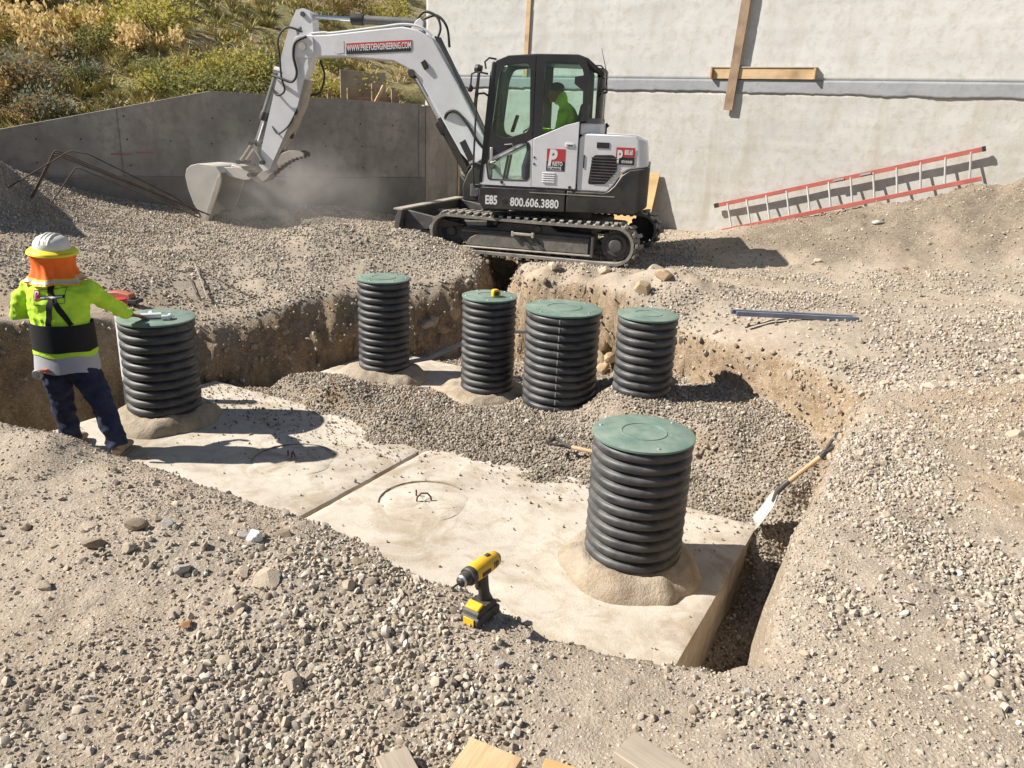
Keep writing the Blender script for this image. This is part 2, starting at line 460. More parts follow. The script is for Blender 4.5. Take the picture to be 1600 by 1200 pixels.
# retaining wall frame, building frame
RW0 = np.array([-1.83, 14.72]); RWV = np.array([0.8713, 0.4907]); RWM = np.array([-0.4907, 0.8713])
BW0 = np.array([2.73, 14.5]); BWU = np.array([0.866, -0.5]); BWN = np.array([0.5, 0.866])
PIT = np.array([(0.58, 2.11), (0.37, 2.16), (0.16, 2.23), (-0.15, 2.47), (-0.32, 2.50), (-0.59, 2.78), (-0.86, 2.95), (-1.33, 3.18), (-1.84, 3.47),
                (-2.22, 3.60), (-2.70, 3.86), (-3.6, 4.3), (-5.0, 4.9), (-6.6, 5.4), (-6.4, 6.3), (-5.0, 6.45), (-4.35, 6.95), (-3.55, 7.75), (-3.0, 8.25), (-2.2, 8.8),
                (-1.3, 9.35), (-0.55, 9.65), (-0.5, 10.4), (-0.48, 11.4), (0.12, 11.4), (0.08, 10.2), (0.12, 9.1), (0.85, 8.7), (1.4, 8.05), (1.66, 7.5), (2.28, 6.75),
                (2.66, 5.85), (2.5, 5.2), (2.02, 4.38), (1.6, 3.6), (1.3, 3.1), (1.1, 2.7), (0.96, 2.36), (0.86, 2.15), (0.7, 2.10)])
def seg_dist(x, y, a, b):
    ax, ay = a; bx, by = b
    dx, dy = bx - ax, by - ay
    t = np.clip(((x - ax) * dx + (y - ay) * dy) / (dx * dx + dy * dy), 0, 1)
    return np.hypot(x - ax - t * dx, y - ay - t * dy)
def pit_sd(x, y):
    """signed distance to the pit's rim, positive inside"""
    d = np.full(x.shape, 1e9); ins = np.zeros(x.shape, bool)
    for a, b in zip(PIT, np.roll(PIT, -1, 0)):
        d = np.minimum(d, seg_dist(x, y, a, b))
        c = ((a[1] > y) != (b[1] > y)) & (x < (b[0] - a[0]) * (y - a[1]) / (b[1] - a[1] + 1e-12) + a[0])
        ins ^= c
    return np.where(ins, d, -d)
FILL = np.array([  # gravel fill inside the pit: (t, w, z)
    (0, 0.02, -1.09), (0.7, 0, -1.07), (1.5, 0.05, -1.05), (2.3, 0.05, -1.045), (2.7, 0.12, -1.045), (3.2, 0.30, -1.05), (3.9, 0.18, -1.06), (4.6, 0.1, -1.07), (5.2, -0.1, -1.13), (3.6, 0.5, -1.4), (4.4, 0.4, -1.4),
    (3.3, -0.05, -0.93), (4.0, -0.2, -0.80), (4.6, -0.3, -0.92), (2.7, -0.3, -0.96), (3.4, -0.5, -0.92), (3.0, -1.15, -1.04), (4.2, -1.15, -1.04), (4.2, -0.6, -0.98), (3.6, -1.4, -1.15), (3.6, -1.9, -1.15),
    (2.2, -1.15, -0.92), (2.2, -0.5, -0.94), (1.3, -0.3, -0.93), (1.34, -1.15, -0.62), (0.7, -0.3, -0.97), (0.6, -1.0, -0.64), (0, -1.0, -0.68), (0.5, -1.7, -0.62), (-0.3, -1.2, -0.75), (0, -0.5, -0.87), (-0.4, -0.3, -1.02),
    (-0.35, 0.2, -1.22), (-0.5, 1.0, -1.6), (-0.4, 2.0, -1.75), (5.3, -0.7, -1.5), (5.9, 0.5, -1.75), (5.9, 1.5, -1.75), (5.0, -1.3, -1.35), (5.7, -0.2, -1.6),
    (1, 0.5, -1.4), (2.5, 0.55, -1.4), (3.6, 1.0, -1.4), (1, 1.5, -1.75), (3, 1.7, -1.75), (5, 1.2, -1.6), (4.8, 0.75, -1.3), (0.2, 0.5, -1.5), (2.6, -2.3, -1.0), (3.2, -3.2, -0.9), (2.2, -4.5, -0.85), (1.3, -2.0, -0.7), (4, 2.6, -1.75)])
def fill_h(x, y):
    t, w = tw(x, y)
    num = 0; den = 0
    for (a, b, z) in FILL:
        q = 1.0 / ((t - a) ** 2 + (w - b) ** 2 + 0.02) ** 2.2
        num = num + q * z; den = den + q
    return num / den + 0.018 * fbm(x * 3, y * 3, 3) + 0.008 * fbm(x * 14, y * 14, 2)
def grade_h(x, y):
    z = -0.12 * sstep(6, 10, y)
    z = z - 0.30 * np.exp(-(seg_dist(x, y, (-7.5, 5.9), (-3.3, 8.1)) / 0.9) ** 2)
    z = z - 0.12 * np.exp(-(seg_dist(x, y, (-3.3, 8.1), (-1.5, 9.3)) / 0.8) ** 2)
    d = np.hypot(x + 8.35, (y - 9.6) * 0.8)
    z = z + np.maximum(0, np.where(d < 1.85, 2.75 - 1.16 * d, 0.604 * np.exp(-(d - 1.85) / 0.75))) * 1.0  # left gravel pile; unseen peak added, over-tall and steep, to cast shade
    z = z + 0.24 * np.exp(-(seg_dist(x, y, (-1.5, 10.75), (-2.5, 10.6)) / 0.62) ** 2)
    z = z + 0.10 * np.exp(-(seg_dist(x, y, (-2.5, 10.6), (-4.2, 10.4)) / 0.75) ** 2)
    sw = (x - RW0[0]) * RWV[0] + (y - RW0[1]) * RWV[1]; dw = -((x - RW0[0]) * RWM[0] + (y - RW0[1]) * RWM[1])
    z = z + 0.33 * np.exp(-(dw / 1.0) ** 2) * sstep(0.0, -2.0, sw) * (0.75 + 0.5 * noise2(sw * 0.9, 3.3))
    s = (x - BW0[0]) * BWU[0] + (y - BW0[1]) * BWU[1]; db = -((x - BW0[0]) * BWN[0] + (y - BW0[1]) * BWN[1])
    prof = np.clip((s - 0.7) / 4.4, 0, 1.25) * 1.12 * (1 + 0.14 * fbm(x * 1.6, y * 1.6, 3) + 0.13 * np.abs(fbm(x * 5, y * 5, 3)))
    z = z + prof * (1 - sstep(0.15, 3.6, db)) * sstep(-1, -0.3, db + 0.5)
    z = z + 0.13 * np.exp(-(seg_dist(x, y, (0.5, 9.15), (1.9, 8.45)) / 0.38) ** 2) * (1 + 1.2 * noise2(x * 3, y * 3))
    z = z + 0.06 * np.exp(-(seg_dist(x, y, (1.9, 8.4), (4.5, 8.1)) / 0.5) ** 2)
    z = z + 0.05 * fbm(x * 0.9, y * 0.9, 3) + 0.016 * fbm(x * 4, y * 4, 3)
    near = np.exp(-(y / 9.0) ** 2)
    z = z + 0.011 * fbm(x * 15, y * 15, 3, gain=0.62) * (0.4 + 0.6 * near)
    z = z + 0.10 * np.exp(-(seg_dist(x, y, (-3.2, 3.85), (-2.2, 3.46)) / 0.19) ** 2)
    z = z - 0.17 * np.exp(-(seg_dist(x, y, (1.6, 7.6), (2.75, 5.8)) / 0.55) ** 2)
    # stony hummocks in the foreground and wheel-worn furrows on the right
    z = z + 0.045 * np.exp(-(((x + 1.25) / 0.5) ** 2 + ((y - 2.62) / 0.22) ** 2)) + 0.03 * np.exp(-(((x + 0.75) / 0.5) ** 2 + ((y - 2.35) / 0.4) ** 2))
    z = z - 0.05 * np.exp(-((y - 5.55 - 0.1 * (x - 3.5)) / 0.16) ** 2) * sstep(2.9, 3.6, x)
    return z
def wall_w(x, y):
    w = 0.14 + 0.20 * sstep(5.5, 7.5, y) * sstep(1.2, 0.4, x)
    w = w + 0.34 * np.exp(-(seg_dist(x, y, (-6.6, 6.2), (-1.3, 9.3)) / 0.6) ** 2)
    w = w + 0.10 * np.exp(-(seg_dist(x, y, (2.6, 5.6), (2.4, 5.0)) / 0.4) ** 2)
    w = w + 0.12 * np.exp(-(seg_dist(x, y, (2.2, 4.6), (1.3, 3.1)) / 0.5) ** 2)
    return w
def ground_h(x, y, detail=False):
    x = np.asarray(x, float); y = np.asarray(y, float)
    g = grade_h(x, y); f = np.minimum(fill_h(x, y), g - 0.02)
    edge = 0.035 * fbm(x * 2.2, y * 2.2, 3) + 0.022 * fbm(x * 9, y * 9, 3)
    near = sstep(4.6, 3.9, y)
    sd_ = pit_sd(x, y) + edge * (1 - 0.45 * near)
    w = wall_w(x, y)
    tt = np.clip(sd_ / w, 0, 1)
    k = tt * tt * (3 - 2 * tt)
    # crumbled, rounded shoulder
    sh = 0.06 * np.exp(-np.clip(-sd_, 0, 9) / 0.10) * (1 - 0.6 * near)
    z = (g - sh) * (1 - k) + f * k
    if detail:
        return z, k, sd_, g
    return z

def axis(lo, hi, fn):
    out = [lo]
    while out[-1] < hi: out.append(out[-1] + fn(out[-1]))
    return np.array(out)
xs = axis(-70, 70, lambda v: 0.024 if -2.9 <= v <= 2.9 else 0.024 + 0.012 * (abs(v) - 2.9) if abs(v) < 9 else 0.1 + 0.22 * (abs(v) - 9) if v > 0 else max(0.1, 0.22 * (abs(v) - 9) / 1.22 + 0.08))
ys = axis(-30, 60, lambda v: max(0.02, 0.25 * (1.3 - v) / 1.25) if v < 1.3 else 0.02 if v < 3.2 else 0.02 + 0.0036 * (v - 3.2) if v < 10 else 0.0445 + 0.009 * (v - 10) if v < 14.5 else 0.09 + 0.2 * (v - 14.5))
X, Y = np.meshgrid(xs, ys)
Z, K, SD, G = ground_h(X, Y, True)
# rocky relief of the cut faces: push steep points sideways
gy, gx = np.gradient(Z, ys, xs)
steep = sstep(0.6, 2.2, np.hypot(gx, gy)) * (K > 0.01)
gn = np.hypot(gx, gy) + 1e-6
def _cell(a, b):
    return np.floor(a * 1.0) * 12.9898 + np.floor(b) * 78.233
u1 = X * 4.2 + Y * 4.2 + 1.2 * noise2(X * 3, Y * 3 + Z * 3); v1 = Z * 6.5 + 1.4 * noise2(X * 4 + 7, Y * 4 - Z * 2)
blk = np.modf(np.abs(np.sin(_cell(u1, v1)) * 43758.5453))[0]
u2 = X * 9.5 - Y * 9.5 + 1.5 * noise2(X * 6, Y * 6 + Z * 5); v2 = Z * 13 + 1.5 * noise2(X * 8 + 2, Y * 8 - Z * 4)
blk2 = np.modf(np.abs(np.sin(_cell(u2, v2)) * 24634.6345))[0]
rock = 0.15 * noise2(X * 3.1 + Z * 2.2, Y * 3.1 - Z * 3.7) + 0.07 * (blk - 0.5) + 0.05 * (blk2 - 0.5) + 0.05 * noise2(X * 16 + Z * 15, Y * 16 + Z * 12)
amp = steep * (0.35 + 0.65 * sstep(3.6, 5.5, Y)) * (0.45 + 0.55 * sstep(-0.45, -0.75, Z))
X2 = X - gx / gn * rock * amp; Y2 = Y - gy / gn * rock * amp
ny, nx = X.shape
co = np.stack([X2, Y2, Z], -1).reshape(-1, 3)
idx = np.arange(nx * ny).reshape(ny, nx)
quads = np.stack([idx[:-1, :-1], idx[:-1, 1:], idx[1:, 1:], idx[1:, :-1]], -1).reshape(-1, 4)
def grid_mesh(name, co, quads):
    me = bpy.data.meshes.new(name)
    me.vertices.add(len(co)); me.vertices.foreach_set('co', co.astype(np.float32).ravel())
    me.loops.add(len(quads) * 4); me.loops.foreach_set('vertex_index', quads.astype(np.int32).ravel())
    me.polygons.add(len(quads)); me.polygons.foreach_set('loop_start', np.arange(0, len(quads) * 4, 4, dtype=np.int32))
    me.update(calc_edges=True); me.shade_smooth(); return me
me = grid_mesh('ground', co, quads)
# gravel cover over the ground (0..1), used for the stones and for the grey stone dust under them
def blob(x, y, cx, cy, rx, ry, rot=0.0):
    c, s_ = math.cos(rot), math.sin(rot)
    dx, dy = x - cx, y - cy
    a = (dx * c + dy * s_) / rx; b = (-dx * s_ + dy * c) / ry
    return np.exp(-(a * a + b * b) ** 1.5)
def gravel_cover(x, y):
    k = np.zeros(np.shape(x))
    for (cx, cy, rx, ry, ro, a) in [(-0.55, 2.2, 0.42, 0.62, 0.1, 1.0), (-0.45, 1.75, 0.5, 0.35, 0, 1.0), (-0.85, 2.5, 0.5, 0.2, 0, 0.6), (-1.2, 1.75, 0.5, 0.3, 0, 0.45),
                                    (1.95, 3.75, 0.3, 0.75, -0.5, 1.0), (1.62, 3.05, 0.22, 0.32, 0, 0.9), (1.85, 2.35, 0.4, 0.7, 0, 0.9), (1.25, 2.5, 0.12, 0.22, 0, 0.7), (0.75, 1.85, 0.25, 0.15, 0, 0.5),
                                    (3.6, 6.2, 1.6, 0.75, 0.35, 1.0), (2.3, 7.9, 1.6, 0.55, 0, 0.8), (4.8, 7.2, 1.6, 0.8, 0, 0.75), (2.9, 5.3, 0.5, 0.35, 0, 0.5), (3.2, 4.2, 1.2, 0.8, 0.5, 0.35), (4.5, 9.6, 2.5, 0.5, -0.2, 0.6)]:
        k = np.maximum(k, a * blob(x, y, cx, cy, rx, ry, ro))
    piles = np.maximum.reduce([sstep(9.0, 9.9, y) * sstep(-0.6, -1.4, x) , sstep(7.0, 8.3, y + 0.35 * (x + 3)) * sstep(0.2, -0.4, x) * 0.85, sstep(7.2, 8.2, y) * sstep(-4.6, -5.4, x), 0.7 * sstep(8.6, 9.4, y) * sstep(0.1, 0.5, x) * sstep(3, 2, x)])
    k = np.maximum(k, piles)
    k = k * np.clip(0.75 + 1.1 * fbm(x * 2.3, y * 2.3, 3), 0.15, 1.25)
    return np.clip(k, 0, 1)
def clay_cover(x, y):
    k = 1.1 * blob(x, y, 3.6, 4.9, 1.6, 0.6, 0.4) + 0.8 * blob(x, y, 2.7, 3.3, 0.5, 0.6) + 0.7 * blob(x, y, 5.5, 5.5, 2.0, 1.0) + 0.5 * blob(x, y, 1.3, 9.2, 1.5, 0.6) + 0.15 * blob(x, y, 6, 10.5, 2.5, 2.0) + 0.4 * blob(x, y, -4.2, 7.8, 1.5, 0.8)
    return np.clip(k + 0.5 * fbm(x * 1.3, y * 1.3, 3), 0, 1)
gc = gravel_cover(X, Y); infill = (K > 0.6)
gc = np.where(infill, 1.0 - 0.9 * sstep(-1.30, -1.12, Z) * 0, gc)
cl = np.clip(np.maximum(clay_cover(X, Y) * (1 - K), steep * (0.45 + 0.8 * noise2(X * 2.5, Y * 2.5 + Z * 3)) * sstep(4.2, 5.6, Y)), 0, 1)
gc = gc * (1 - steep)
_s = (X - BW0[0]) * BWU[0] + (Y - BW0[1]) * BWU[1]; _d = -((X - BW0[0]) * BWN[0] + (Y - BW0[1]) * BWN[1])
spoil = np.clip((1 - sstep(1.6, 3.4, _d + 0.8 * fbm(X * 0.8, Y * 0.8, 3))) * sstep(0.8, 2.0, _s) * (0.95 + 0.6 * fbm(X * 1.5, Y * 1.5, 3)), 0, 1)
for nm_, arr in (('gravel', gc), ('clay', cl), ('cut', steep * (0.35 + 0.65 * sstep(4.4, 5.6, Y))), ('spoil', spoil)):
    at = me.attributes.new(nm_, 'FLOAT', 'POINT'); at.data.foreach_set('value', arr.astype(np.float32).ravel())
m, nt, bs = base_mat('dirt')
tc = nt.n('ShaderNodeTexCoord').outputs['Object']
ag = nt.n('ShaderNodeAttribute', attribute_name='gravel').outputs['Fac']
ac = nt.n('ShaderNodeAttribute', attribute_name='clay').outputs['Fac']
at_ = nt.n('ShaderNodeAttribute', attribute_name='cut').outputs['Fac']
n1 = noise(nt, tc, 1.7, 7, 0.62); n2 = noise(nt, tc, 24, 6, 0.7); n3 = noise(nt, tc, 130, 4, 0.7)
c = ramp(nt, n1, [(0.3, (0.38, 0.32, 0.248)), (0.7, (0.52, 0.448, 0.36))])
c = mixc(nt, ac, c, ramp(nt, n1, [(0.3, (0.38, 0.275, 0.175)), (0.7, (0.51, 0.40, 0.275))]))
c = mixc(nt, ag, c, ramp(nt, n2, [(0.3, (0.27, 0.235, 0.19)), (0.7, (0.40, 0.355, 0.295))]))
cutc = ramp(nt, noise(nt, tc, 4.5, 7, 0.68, 0.8), [(0.25, (0.23, 0.16, 0.095)), (0.45, (0.38, 0.285, 0.185)), (0.72, (0.55, 0.45, 0.325))])
cutc = mixc(nt, stretch(nt, noise(nt, tc, 22, 5, 0.75), 0.35, 0.7), mixc(nt, 1.0, cutc, (0.62, 0.58, 0.53), 'MULTIPLY'), cutc)
mu = nt.n('ShaderNodeMath', operation='MULTIPLY'); nt.l(at_, mu.inputs[0]); mu.inputs[1].default_value = 0.85
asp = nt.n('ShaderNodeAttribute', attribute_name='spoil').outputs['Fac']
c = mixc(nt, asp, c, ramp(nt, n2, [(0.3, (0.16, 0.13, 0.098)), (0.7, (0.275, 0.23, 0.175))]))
c = mixc(nt, mu.outputs[0], c, cutc)
c = mixc(nt, stretch(nt, n2, 0.35, 0.72), mixc(nt, 1.0, c, (0.80, 0.77, 0.73), 'MULTIPLY'), c)
vo = nt.n('ShaderNodeTexVoronoi', i_Scale=85.0, feature='F1'); nt.l(tc, vo.inputs['Vector'])
speck = nt.n('ShaderNodeMath', operation='LESS_THAN'); nt.l(vo.outputs['Distance'], speck.inputs[0]); speck.inputs[1].default_value = 0.30
sep = nt.n('ShaderNodeSeparateColor'); nt.l(vo.outputs['Color'], sep.inputs[0])
pc = ramp(nt, sep.outputs[0], [(0.0, (0.30, 0.25, 0.19)), (0.5, (0.52, 0.45, 0.36)), (1.0, (0.68, 0.61, 0.52))])
sp2 = nt.n('ShaderNodeMath', operation='MULTIPLY'); nt.l(speck.outputs[0], sp2.inputs[0]); nt.l(stretch(nt, sep.outputs[1], 0.35, 0.6), sp2.inputs[1])
c = mixc(nt, sp2.outputs[0], c, pc)
nt.l(c, bs.inputs['Base Color']); bs.inputs['Roughness'].default_value = 0.95; bs.inputs['Specular IOR Level'].default_value = 0.15
hh = nt.n('ShaderNodeMath', operation='MULTIPLY_ADD'); nt.l(vo.outputs['Distance'], hh.inputs[0]); hh.inputs[1].default_value = -0.35; nt.l(n2, hh.inputs[2])
h2 = nt.n('ShaderNodeMath', operation='MULTIPLY_ADD'); nt.l(n3, h2.inputs[0]); h2.inputs[1].default_value = 0.7; nt.l(hh.outputs[0], h2.inputs[2])
bp = nt.n('ShaderNodeBump', i_Strength=0.75, i_Distance=0.014); nt.l(h2.outputs[0], bp.inputs['Height']); nt.l(bp.outputs[0], bs.inputs['Normal'])
M['dirt'] = m
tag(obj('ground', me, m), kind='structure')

# ------------------------------------------------------------------ loose stone: variants for the scatter and for single rocks
def stone_mesh(name, seed, subdiv=1, flat=0.7, rough=0.22):
    bm = bmesh.new(); bmesh.ops.create_icosphere(bm, subdivisions=subdiv, radius=1.0)
    rr = random.Random(seed); dirs = []
    for i in range(9 if subdiv == 1 else 17):
        v = Vector((rr.gauss(0, 1), rr.gauss(0, 1), rr.gauss(0, 1))).normalized(); dirs.append((v, rr.uniform(0.62, 0.92) if subdiv == 1 else rr.uniform(0.48, 0.82)))
    sx, sy, sz = rr.uniform(0.85, 1.25), rr.uniform(0.75, 1.0), rr.uniform(flat * 0.8, flat * 1.15)
    for v in bm.verts:
        p = v.co.copy()
        for d, k in dirs:                       # chop with planes: faceted, broken stone
            q = p.dot(d)
            if q > k: p -= d * (q - k)
        p += Vector((rr.uniform(-1, 1), rr.uniform(-1, 1), rr.uniform(-1, 1))) * rough * (0.25 if subdiv == 1 else 0.10)
        v.co = Vector((p.x * sx, p.y * sy, p.z * sz))
    me_ = bpy.data.meshes.new(name); bm.to_mesh(me_); bm.free()
    if subdiv > 1:
        me_.shade_smooth(); me_.set_sharp_from_angle(angle=R(16))
    else:
        me_.shade_smooth(); me_.set_sharp_from_angle(angle=R(38))
    return me_
def stone_mat(name, stops):
    m, nt, bs = base_mat(name)
    a = nt.n('ShaderNodeAttribute', attribute_name='tint', attribute_type='INSTANCER').outputs['Fac']
    tc = nt.n('ShaderNodeTexCoord').outputs['Object']
    c = ramp(nt, a, stops)
    n_ = noise(nt, tc, 1.6, 5, 0.7)
    c = mixc(nt, stretch(nt, n_, 0.3, 0.75), mixc(nt, 1.0, c, (0.78, 0.76, 0.73), 'MULTIPLY'), c)
    nt.l(c, bs.inputs['Base Color']); bs.inputs['Roughness'].default_value = 0.85; bs.inputs['Specular IOR Level'].default_value = 0.3
    return m
M['stone_mix'] = stone_mat('stone_mix', [(0.0, (0.17, 0.145, 0.12)), (0.12, (0.30, 0.255, 0.20)), (0.35, (0.44, 0.365, 0.28)), (0.6, (0.50, 0.45, 0.385)), (0.8, (0.56, 0.475, 0.36)), (0.93, (0.66, 0.63, 0.58)), (1.0, (0.48, 0.30, 0.20))])
M['stone_fill'] = stone_mat('stone_fill', [(0.0, (0.10, 0.085, 0.07)), (0.2, (0.22, 0.185, 0.145)), (0.5, (0.35, 0.30, 0.235)), (0.75, (0.44, 0.385, 0.31)), (0.93, (0.58, 0.54, 0.48)), (1.0, (0.36, 0.22, 0.13))])
stones = bpy.data.collections.new('stone_shapes')
for i in range(8):
    so = bpy.data.objects.new('stone_shape_%d' % i, stone_mesh('stone_shape', 50 + i, 1, 0.62)); stones.objects.link(so)
stones2 = bpy.data.collections.new('fill_stone_shapes')
for i, so in enumerate(list(stones.objects)):
    me2 = so.data.copy(); me2.materials.append(M['stone_fill']); stones2.objects.link(bpy.data.objects.new('fill_stone_%d' % i, me2))
    so.data.materials.append(M['stone_mix'])

def scatter_group(coll):
    g = bpy.data.node_groups.new('scatter', 'GeometryNodeTree')
    g.interface.new_socket('Geometry', in_out='INPUT', socket_type='NodeSocketGeometry')
    g.interface.new_socket('Geometry', in_out='OUTPUT', socket_type='NodeSocketGeometry')
    gi = g.nodes.new('NodeGroupInput'); go = g.nodes.new('NodeGroupOutput')
    ins = g.nodes.new('GeometryNodeInstanceOnPoints'); ci = g.nodes.new('GeometryNodeCollectionInfo')
    ci.inputs['Collection'].default_value = coll; ci.inputs['Separate Children'].default_value = True; ci.inputs['Reset Children'].default_value = True
    def na(nm, dt):
        n = g.nodes.new('GeometryNodeInputNamedAttribute'); n.data_type = dt; n.inputs['Name'].default_value = nm
        return [s for s in n.outputs if s.enabled and s.name == 'Attribute'][0]
    e2r = g.nodes.new('FunctionNodeEulerToRotation')
    L = g.links.new
    L(gi.outputs[0], ins.inputs['Points']); L(ci.outputs[0], ins.inputs['Instance']); ins.inputs['Pick Instance'].default_value = True
    L(na('var', 'INT'), ins.inputs['Instance Index']); L(na('rot', 'FLOAT_VECTOR'), e2r.inputs[0]); L(e2r.outputs[0], ins.inputs['Rotation'])
    L(na('scl', 'FLOAT_VECTOR'), ins.inputs['Scale']); L(ins.outputs[0], go.inputs[0])
    return g
def scatter(name, label, coll, pts, size, tint, rot=None, nvar=8, scl=None):
    n = len(pts)
    me_ = bpy.data.meshes.new(name); me_.vertices.add(n); me_.vertices.foreach_set('co', pts.astype(np.float32).ravel())
    r_ = rng.uniform(0, 6.283, (n, 3)) if rot is None else rot
    s_ = np.repeat(size[:, None], 3, 1) * rng.uniform(0.8, 1.2, (n, 3)) if scl is None else scl
    for nm_, tp, arr in (('rot', 'FLOAT_VECTOR', r_), ('scl', 'FLOAT_VECTOR', s_)):
        a = me_.attributes.new(nm_, tp, 'POINT'); a.data.foreach_set('vector', arr.astype(np.float32).ravel())
    a = me_.attributes.new('var', 'INT', 'POINT'); a.data.foreach_set('value', rng.integers(0, nvar, n).astype(np.int32))
    a = me_.attributes.new('tint', 'FLOAT', 'POINT'); a.data.foreach_set('value', tint.astype(np.float32))
    o = bpy.data.objects.new(name, me_); COL.objects.link(o)
    md = o.modifiers.new('scatter', 'NODES'); md.node_group = scatter_group(coll)
    tag(o, label, 'gravel', kind='stuff'); return o
def jgrid(x0, x1, y0, y1, sp):
    gx_, gy_ = np.meshgrid(np.arange(x0, x1, sp), np.arange(y0, y1, sp))
    gx_ = gx_ + rng.uniform(-.5, .5, gx_.shape) * sp; gy_ = gy_ + rng.uniform(-.5, .5, gx_.shape) * sp
    return gx_.ravel(), gy_.ravel()
def in_view(x, y, z=0.0, marg=0.06):
    v = np.stack([x, y, z - 1.6 + 0 * x], -1); d = v @ np.array(fw)
    a = v @ np.array(rt2) / np.maximum(d, 1e-3); b = v @ np.array(up2) / np.maximum(d, 1e-3)
    return (d > 0.3) & (np.abs(a) < 0.65 + marg + 0.6 / np.maximum(d, .5) * .3) & (np.abs(b) < 0.488 + marg)
def tints(n, shift=0.0): return np.clip(rng.beta(2.0, 2.0, n) + shift, 0, 1)
# 1 dense gravel patches of the near ground, and the sparse stones between
def near_gravel():
    x, y = jgrid(-3.2, 4.2, 1.35, 5.6, 0.0150)
    z, k, sd_, g = ground_h(x, y, True)
    cov = gravel_cover(x, y)
    keep = (rng.random(len(x)) < np.clip(cov * 1.7 - 0.10, 0, 1) * 0.88) & (sd_ < 0.01) & in_view(x, y)
    x, y, z = x[keep], y[keep], z[keep]; n = len(x)
    size = np.clip(rng.lognormal(math.log(0.0090), 0.36, n), 0.0045, 0.024)
    scatter('near_gravel', 'grey and tan crushed gravel lying in patches on the near dirt', stones, np.stack([x, y, z + size * 0.22], 1), size, tints(n))
    x, y = jgrid(-3.4, 4.6, 1.35, 6.0, 0.0115)
    z, k, sd_, g = ground_h(x, y, True)
    pr = np.clip(0.42 + 0.9 * fbm(x * 1.5 + 4, y * 1.5, 3) + 0.35 * noise2(x * 6, y * 6), 0.14, 0.85)
    keep = (rng.random(len(x)) < pr) & (sd_ < 0.03) & in_view(x, y)
    x, y, z = x[keep], y[keep], z[keep]; n = len(x)
    size = np.clip(rng.lognormal(math.log(0.0042), 0.52, n), 0.0022, 0.022)
    scatter('dirt_crumbs', 'small crumbs and chips of stone strewn over the near dirt', stones, np.stack([x, y, z + size * 0.12], 1), size, np.clip(tints(n) * 0.65 + 0.17, 0, 0.85))
def far_gravel():
    x, y = jgrid(-9.5, 8.5, 5.2, 14.6, 0.032)
    z, k, sd_, g = ground_h(x, y, True)
    cov = gravel_cover(x, y)
    dw = -((x - RW0[0]) * RWM[0] + (y - RW0[1]) * RWM[1]); sw = (x - RW0[0]) * RWV[0] + (y - RW0[1]) * RWV[1]
    db = -((x - BW0[0]) * BWN[0] + (y - BW0[1]) * BWN[1])
    keep = (rng.random(len(x)) < np.clip(cov * 1.15 - 0.02, 0.07, 1) * 0.9) & (sd_ < 0.1) & in_view(x, y, z) & ((dw > 0.05) | (sw > 0)) & (db > 0.03)
    x, y, z = x[keep], y[keep], z[keep]; n = len(x)
    size = np.clip(rng.lognormal(math.log(0.0145), 0.25, n), 0.007, 0.03)
    scatter('pile_gravel', 'grey crushed gravel heaped behind the pit and spread right of it', stones, np.stack([x, y, z + size * 0.4], 1), size, tints(n, 0.04))
def fill_gravel():
    x, y = jgrid(-5.5, 2.9, 2.2, 10.2, 0.0215)
    z, k, sd_, g = ground_h(x, y, True)
    t, w = tw(x, y)
    ontank = (t > 0) & (t < 5.55) & (w > 0) & (w < 2.05)
    keep = (k > 0.85) & ((~ontank) | (z > TZ - 0.005)) & in_view(x, y, z)
    bt = (t > 1.7) & (t < 4.9) & (w < -0.18) & (w > -1.95)
    keep &= ~(bt & (z < TZ + 0.012))
    x, y, z = x[keep], y[keep], z[keep]; n = len(x)
    size = np.clip(rng.lognormal(math.log(0.0122), 0.27, n), 0.006, 0.026)
    t_, w_ = tw(x, y)
    scatter('fill_gravel', 'brownish drain gravel filled in around the corrugated risers', stones2, np.stack([x, y, z + size * 0.4], 1), size, np.clip(tints(n) + 0.16 * sstep(2.3, 3.2, t_) + 0.10 * sstep(-.2, -.8, w_) - 0.02, 0, 1))
    # crumbs spilled on the tank tops
    tt_, ww = rng.uniform(0.03, 5.5, 9000), rng.uniform(0.03, 2.0, 9000)
    p = TA[None] - TL[None] * tt_[:, None] - TS[None] * ww[:, None]
    d = np.where(tt_ > 2.8, 0.55, 0.12)
    pr = np.exp(-np.clip(ww - d, 0, 9) / 0.22) * 0.55 + 0.018 + 0.06 * np.clip(fbm(tt_ * 2, ww * 2, 2), 0, 1)
    rd = np.minimum(np.hypot(tt_ - 0.55, ww - 1.02), np.hypot(tt_ - 5.0, ww - 1.0))
    kp = (rng.random(9000) < pr) & (rd > 0.5)
    p = p[kp]; n = len(p)
    size = np.clip(rng.lognormal(math.log(0.0072), 0.4, n), 0.003, 0.017)
    scatter('tank_crumbs', 'loose stones spilled over the pale tank tops', stones2, np.stack([p[:, 0], p[:, 1], TZ + 0.004 + size * 0.3], 1), size, tints(n))
def wall_stones():
    # stones bedded in the cut faces
    sel = np.flatnonzero((steep.ravel() > 0.35) & (Z.ravel() > -1.3) & (Y.ravel() > 3.9))
    sel = sel[in_view(X2.ravel()[sel], Y2.ravel()[sel], Z.ravel()[sel])]
    sel = rng.choice(sel, min(len(sel), 5200), replace=False)
    p = np.stack([X2.ravel()[sel], Y2.ravel()[sel], Z.ravel()[sel]], 1) + rng.normal(0, 0.012, (len(sel), 3))
    size = np.clip(rng.lognormal(math.log(0.011), 0.6, len(sel)), 0.004, 0.055)
    scatter('cut_face_stones', 'stones bedded in the cut earth faces of the pit', stones, p, size, np.clip(tints(len(sel)) * 0.5 + 0.08, 0, 0.55))
near_gravel(); far_gravel(); fill_gravel(); wall_stones()

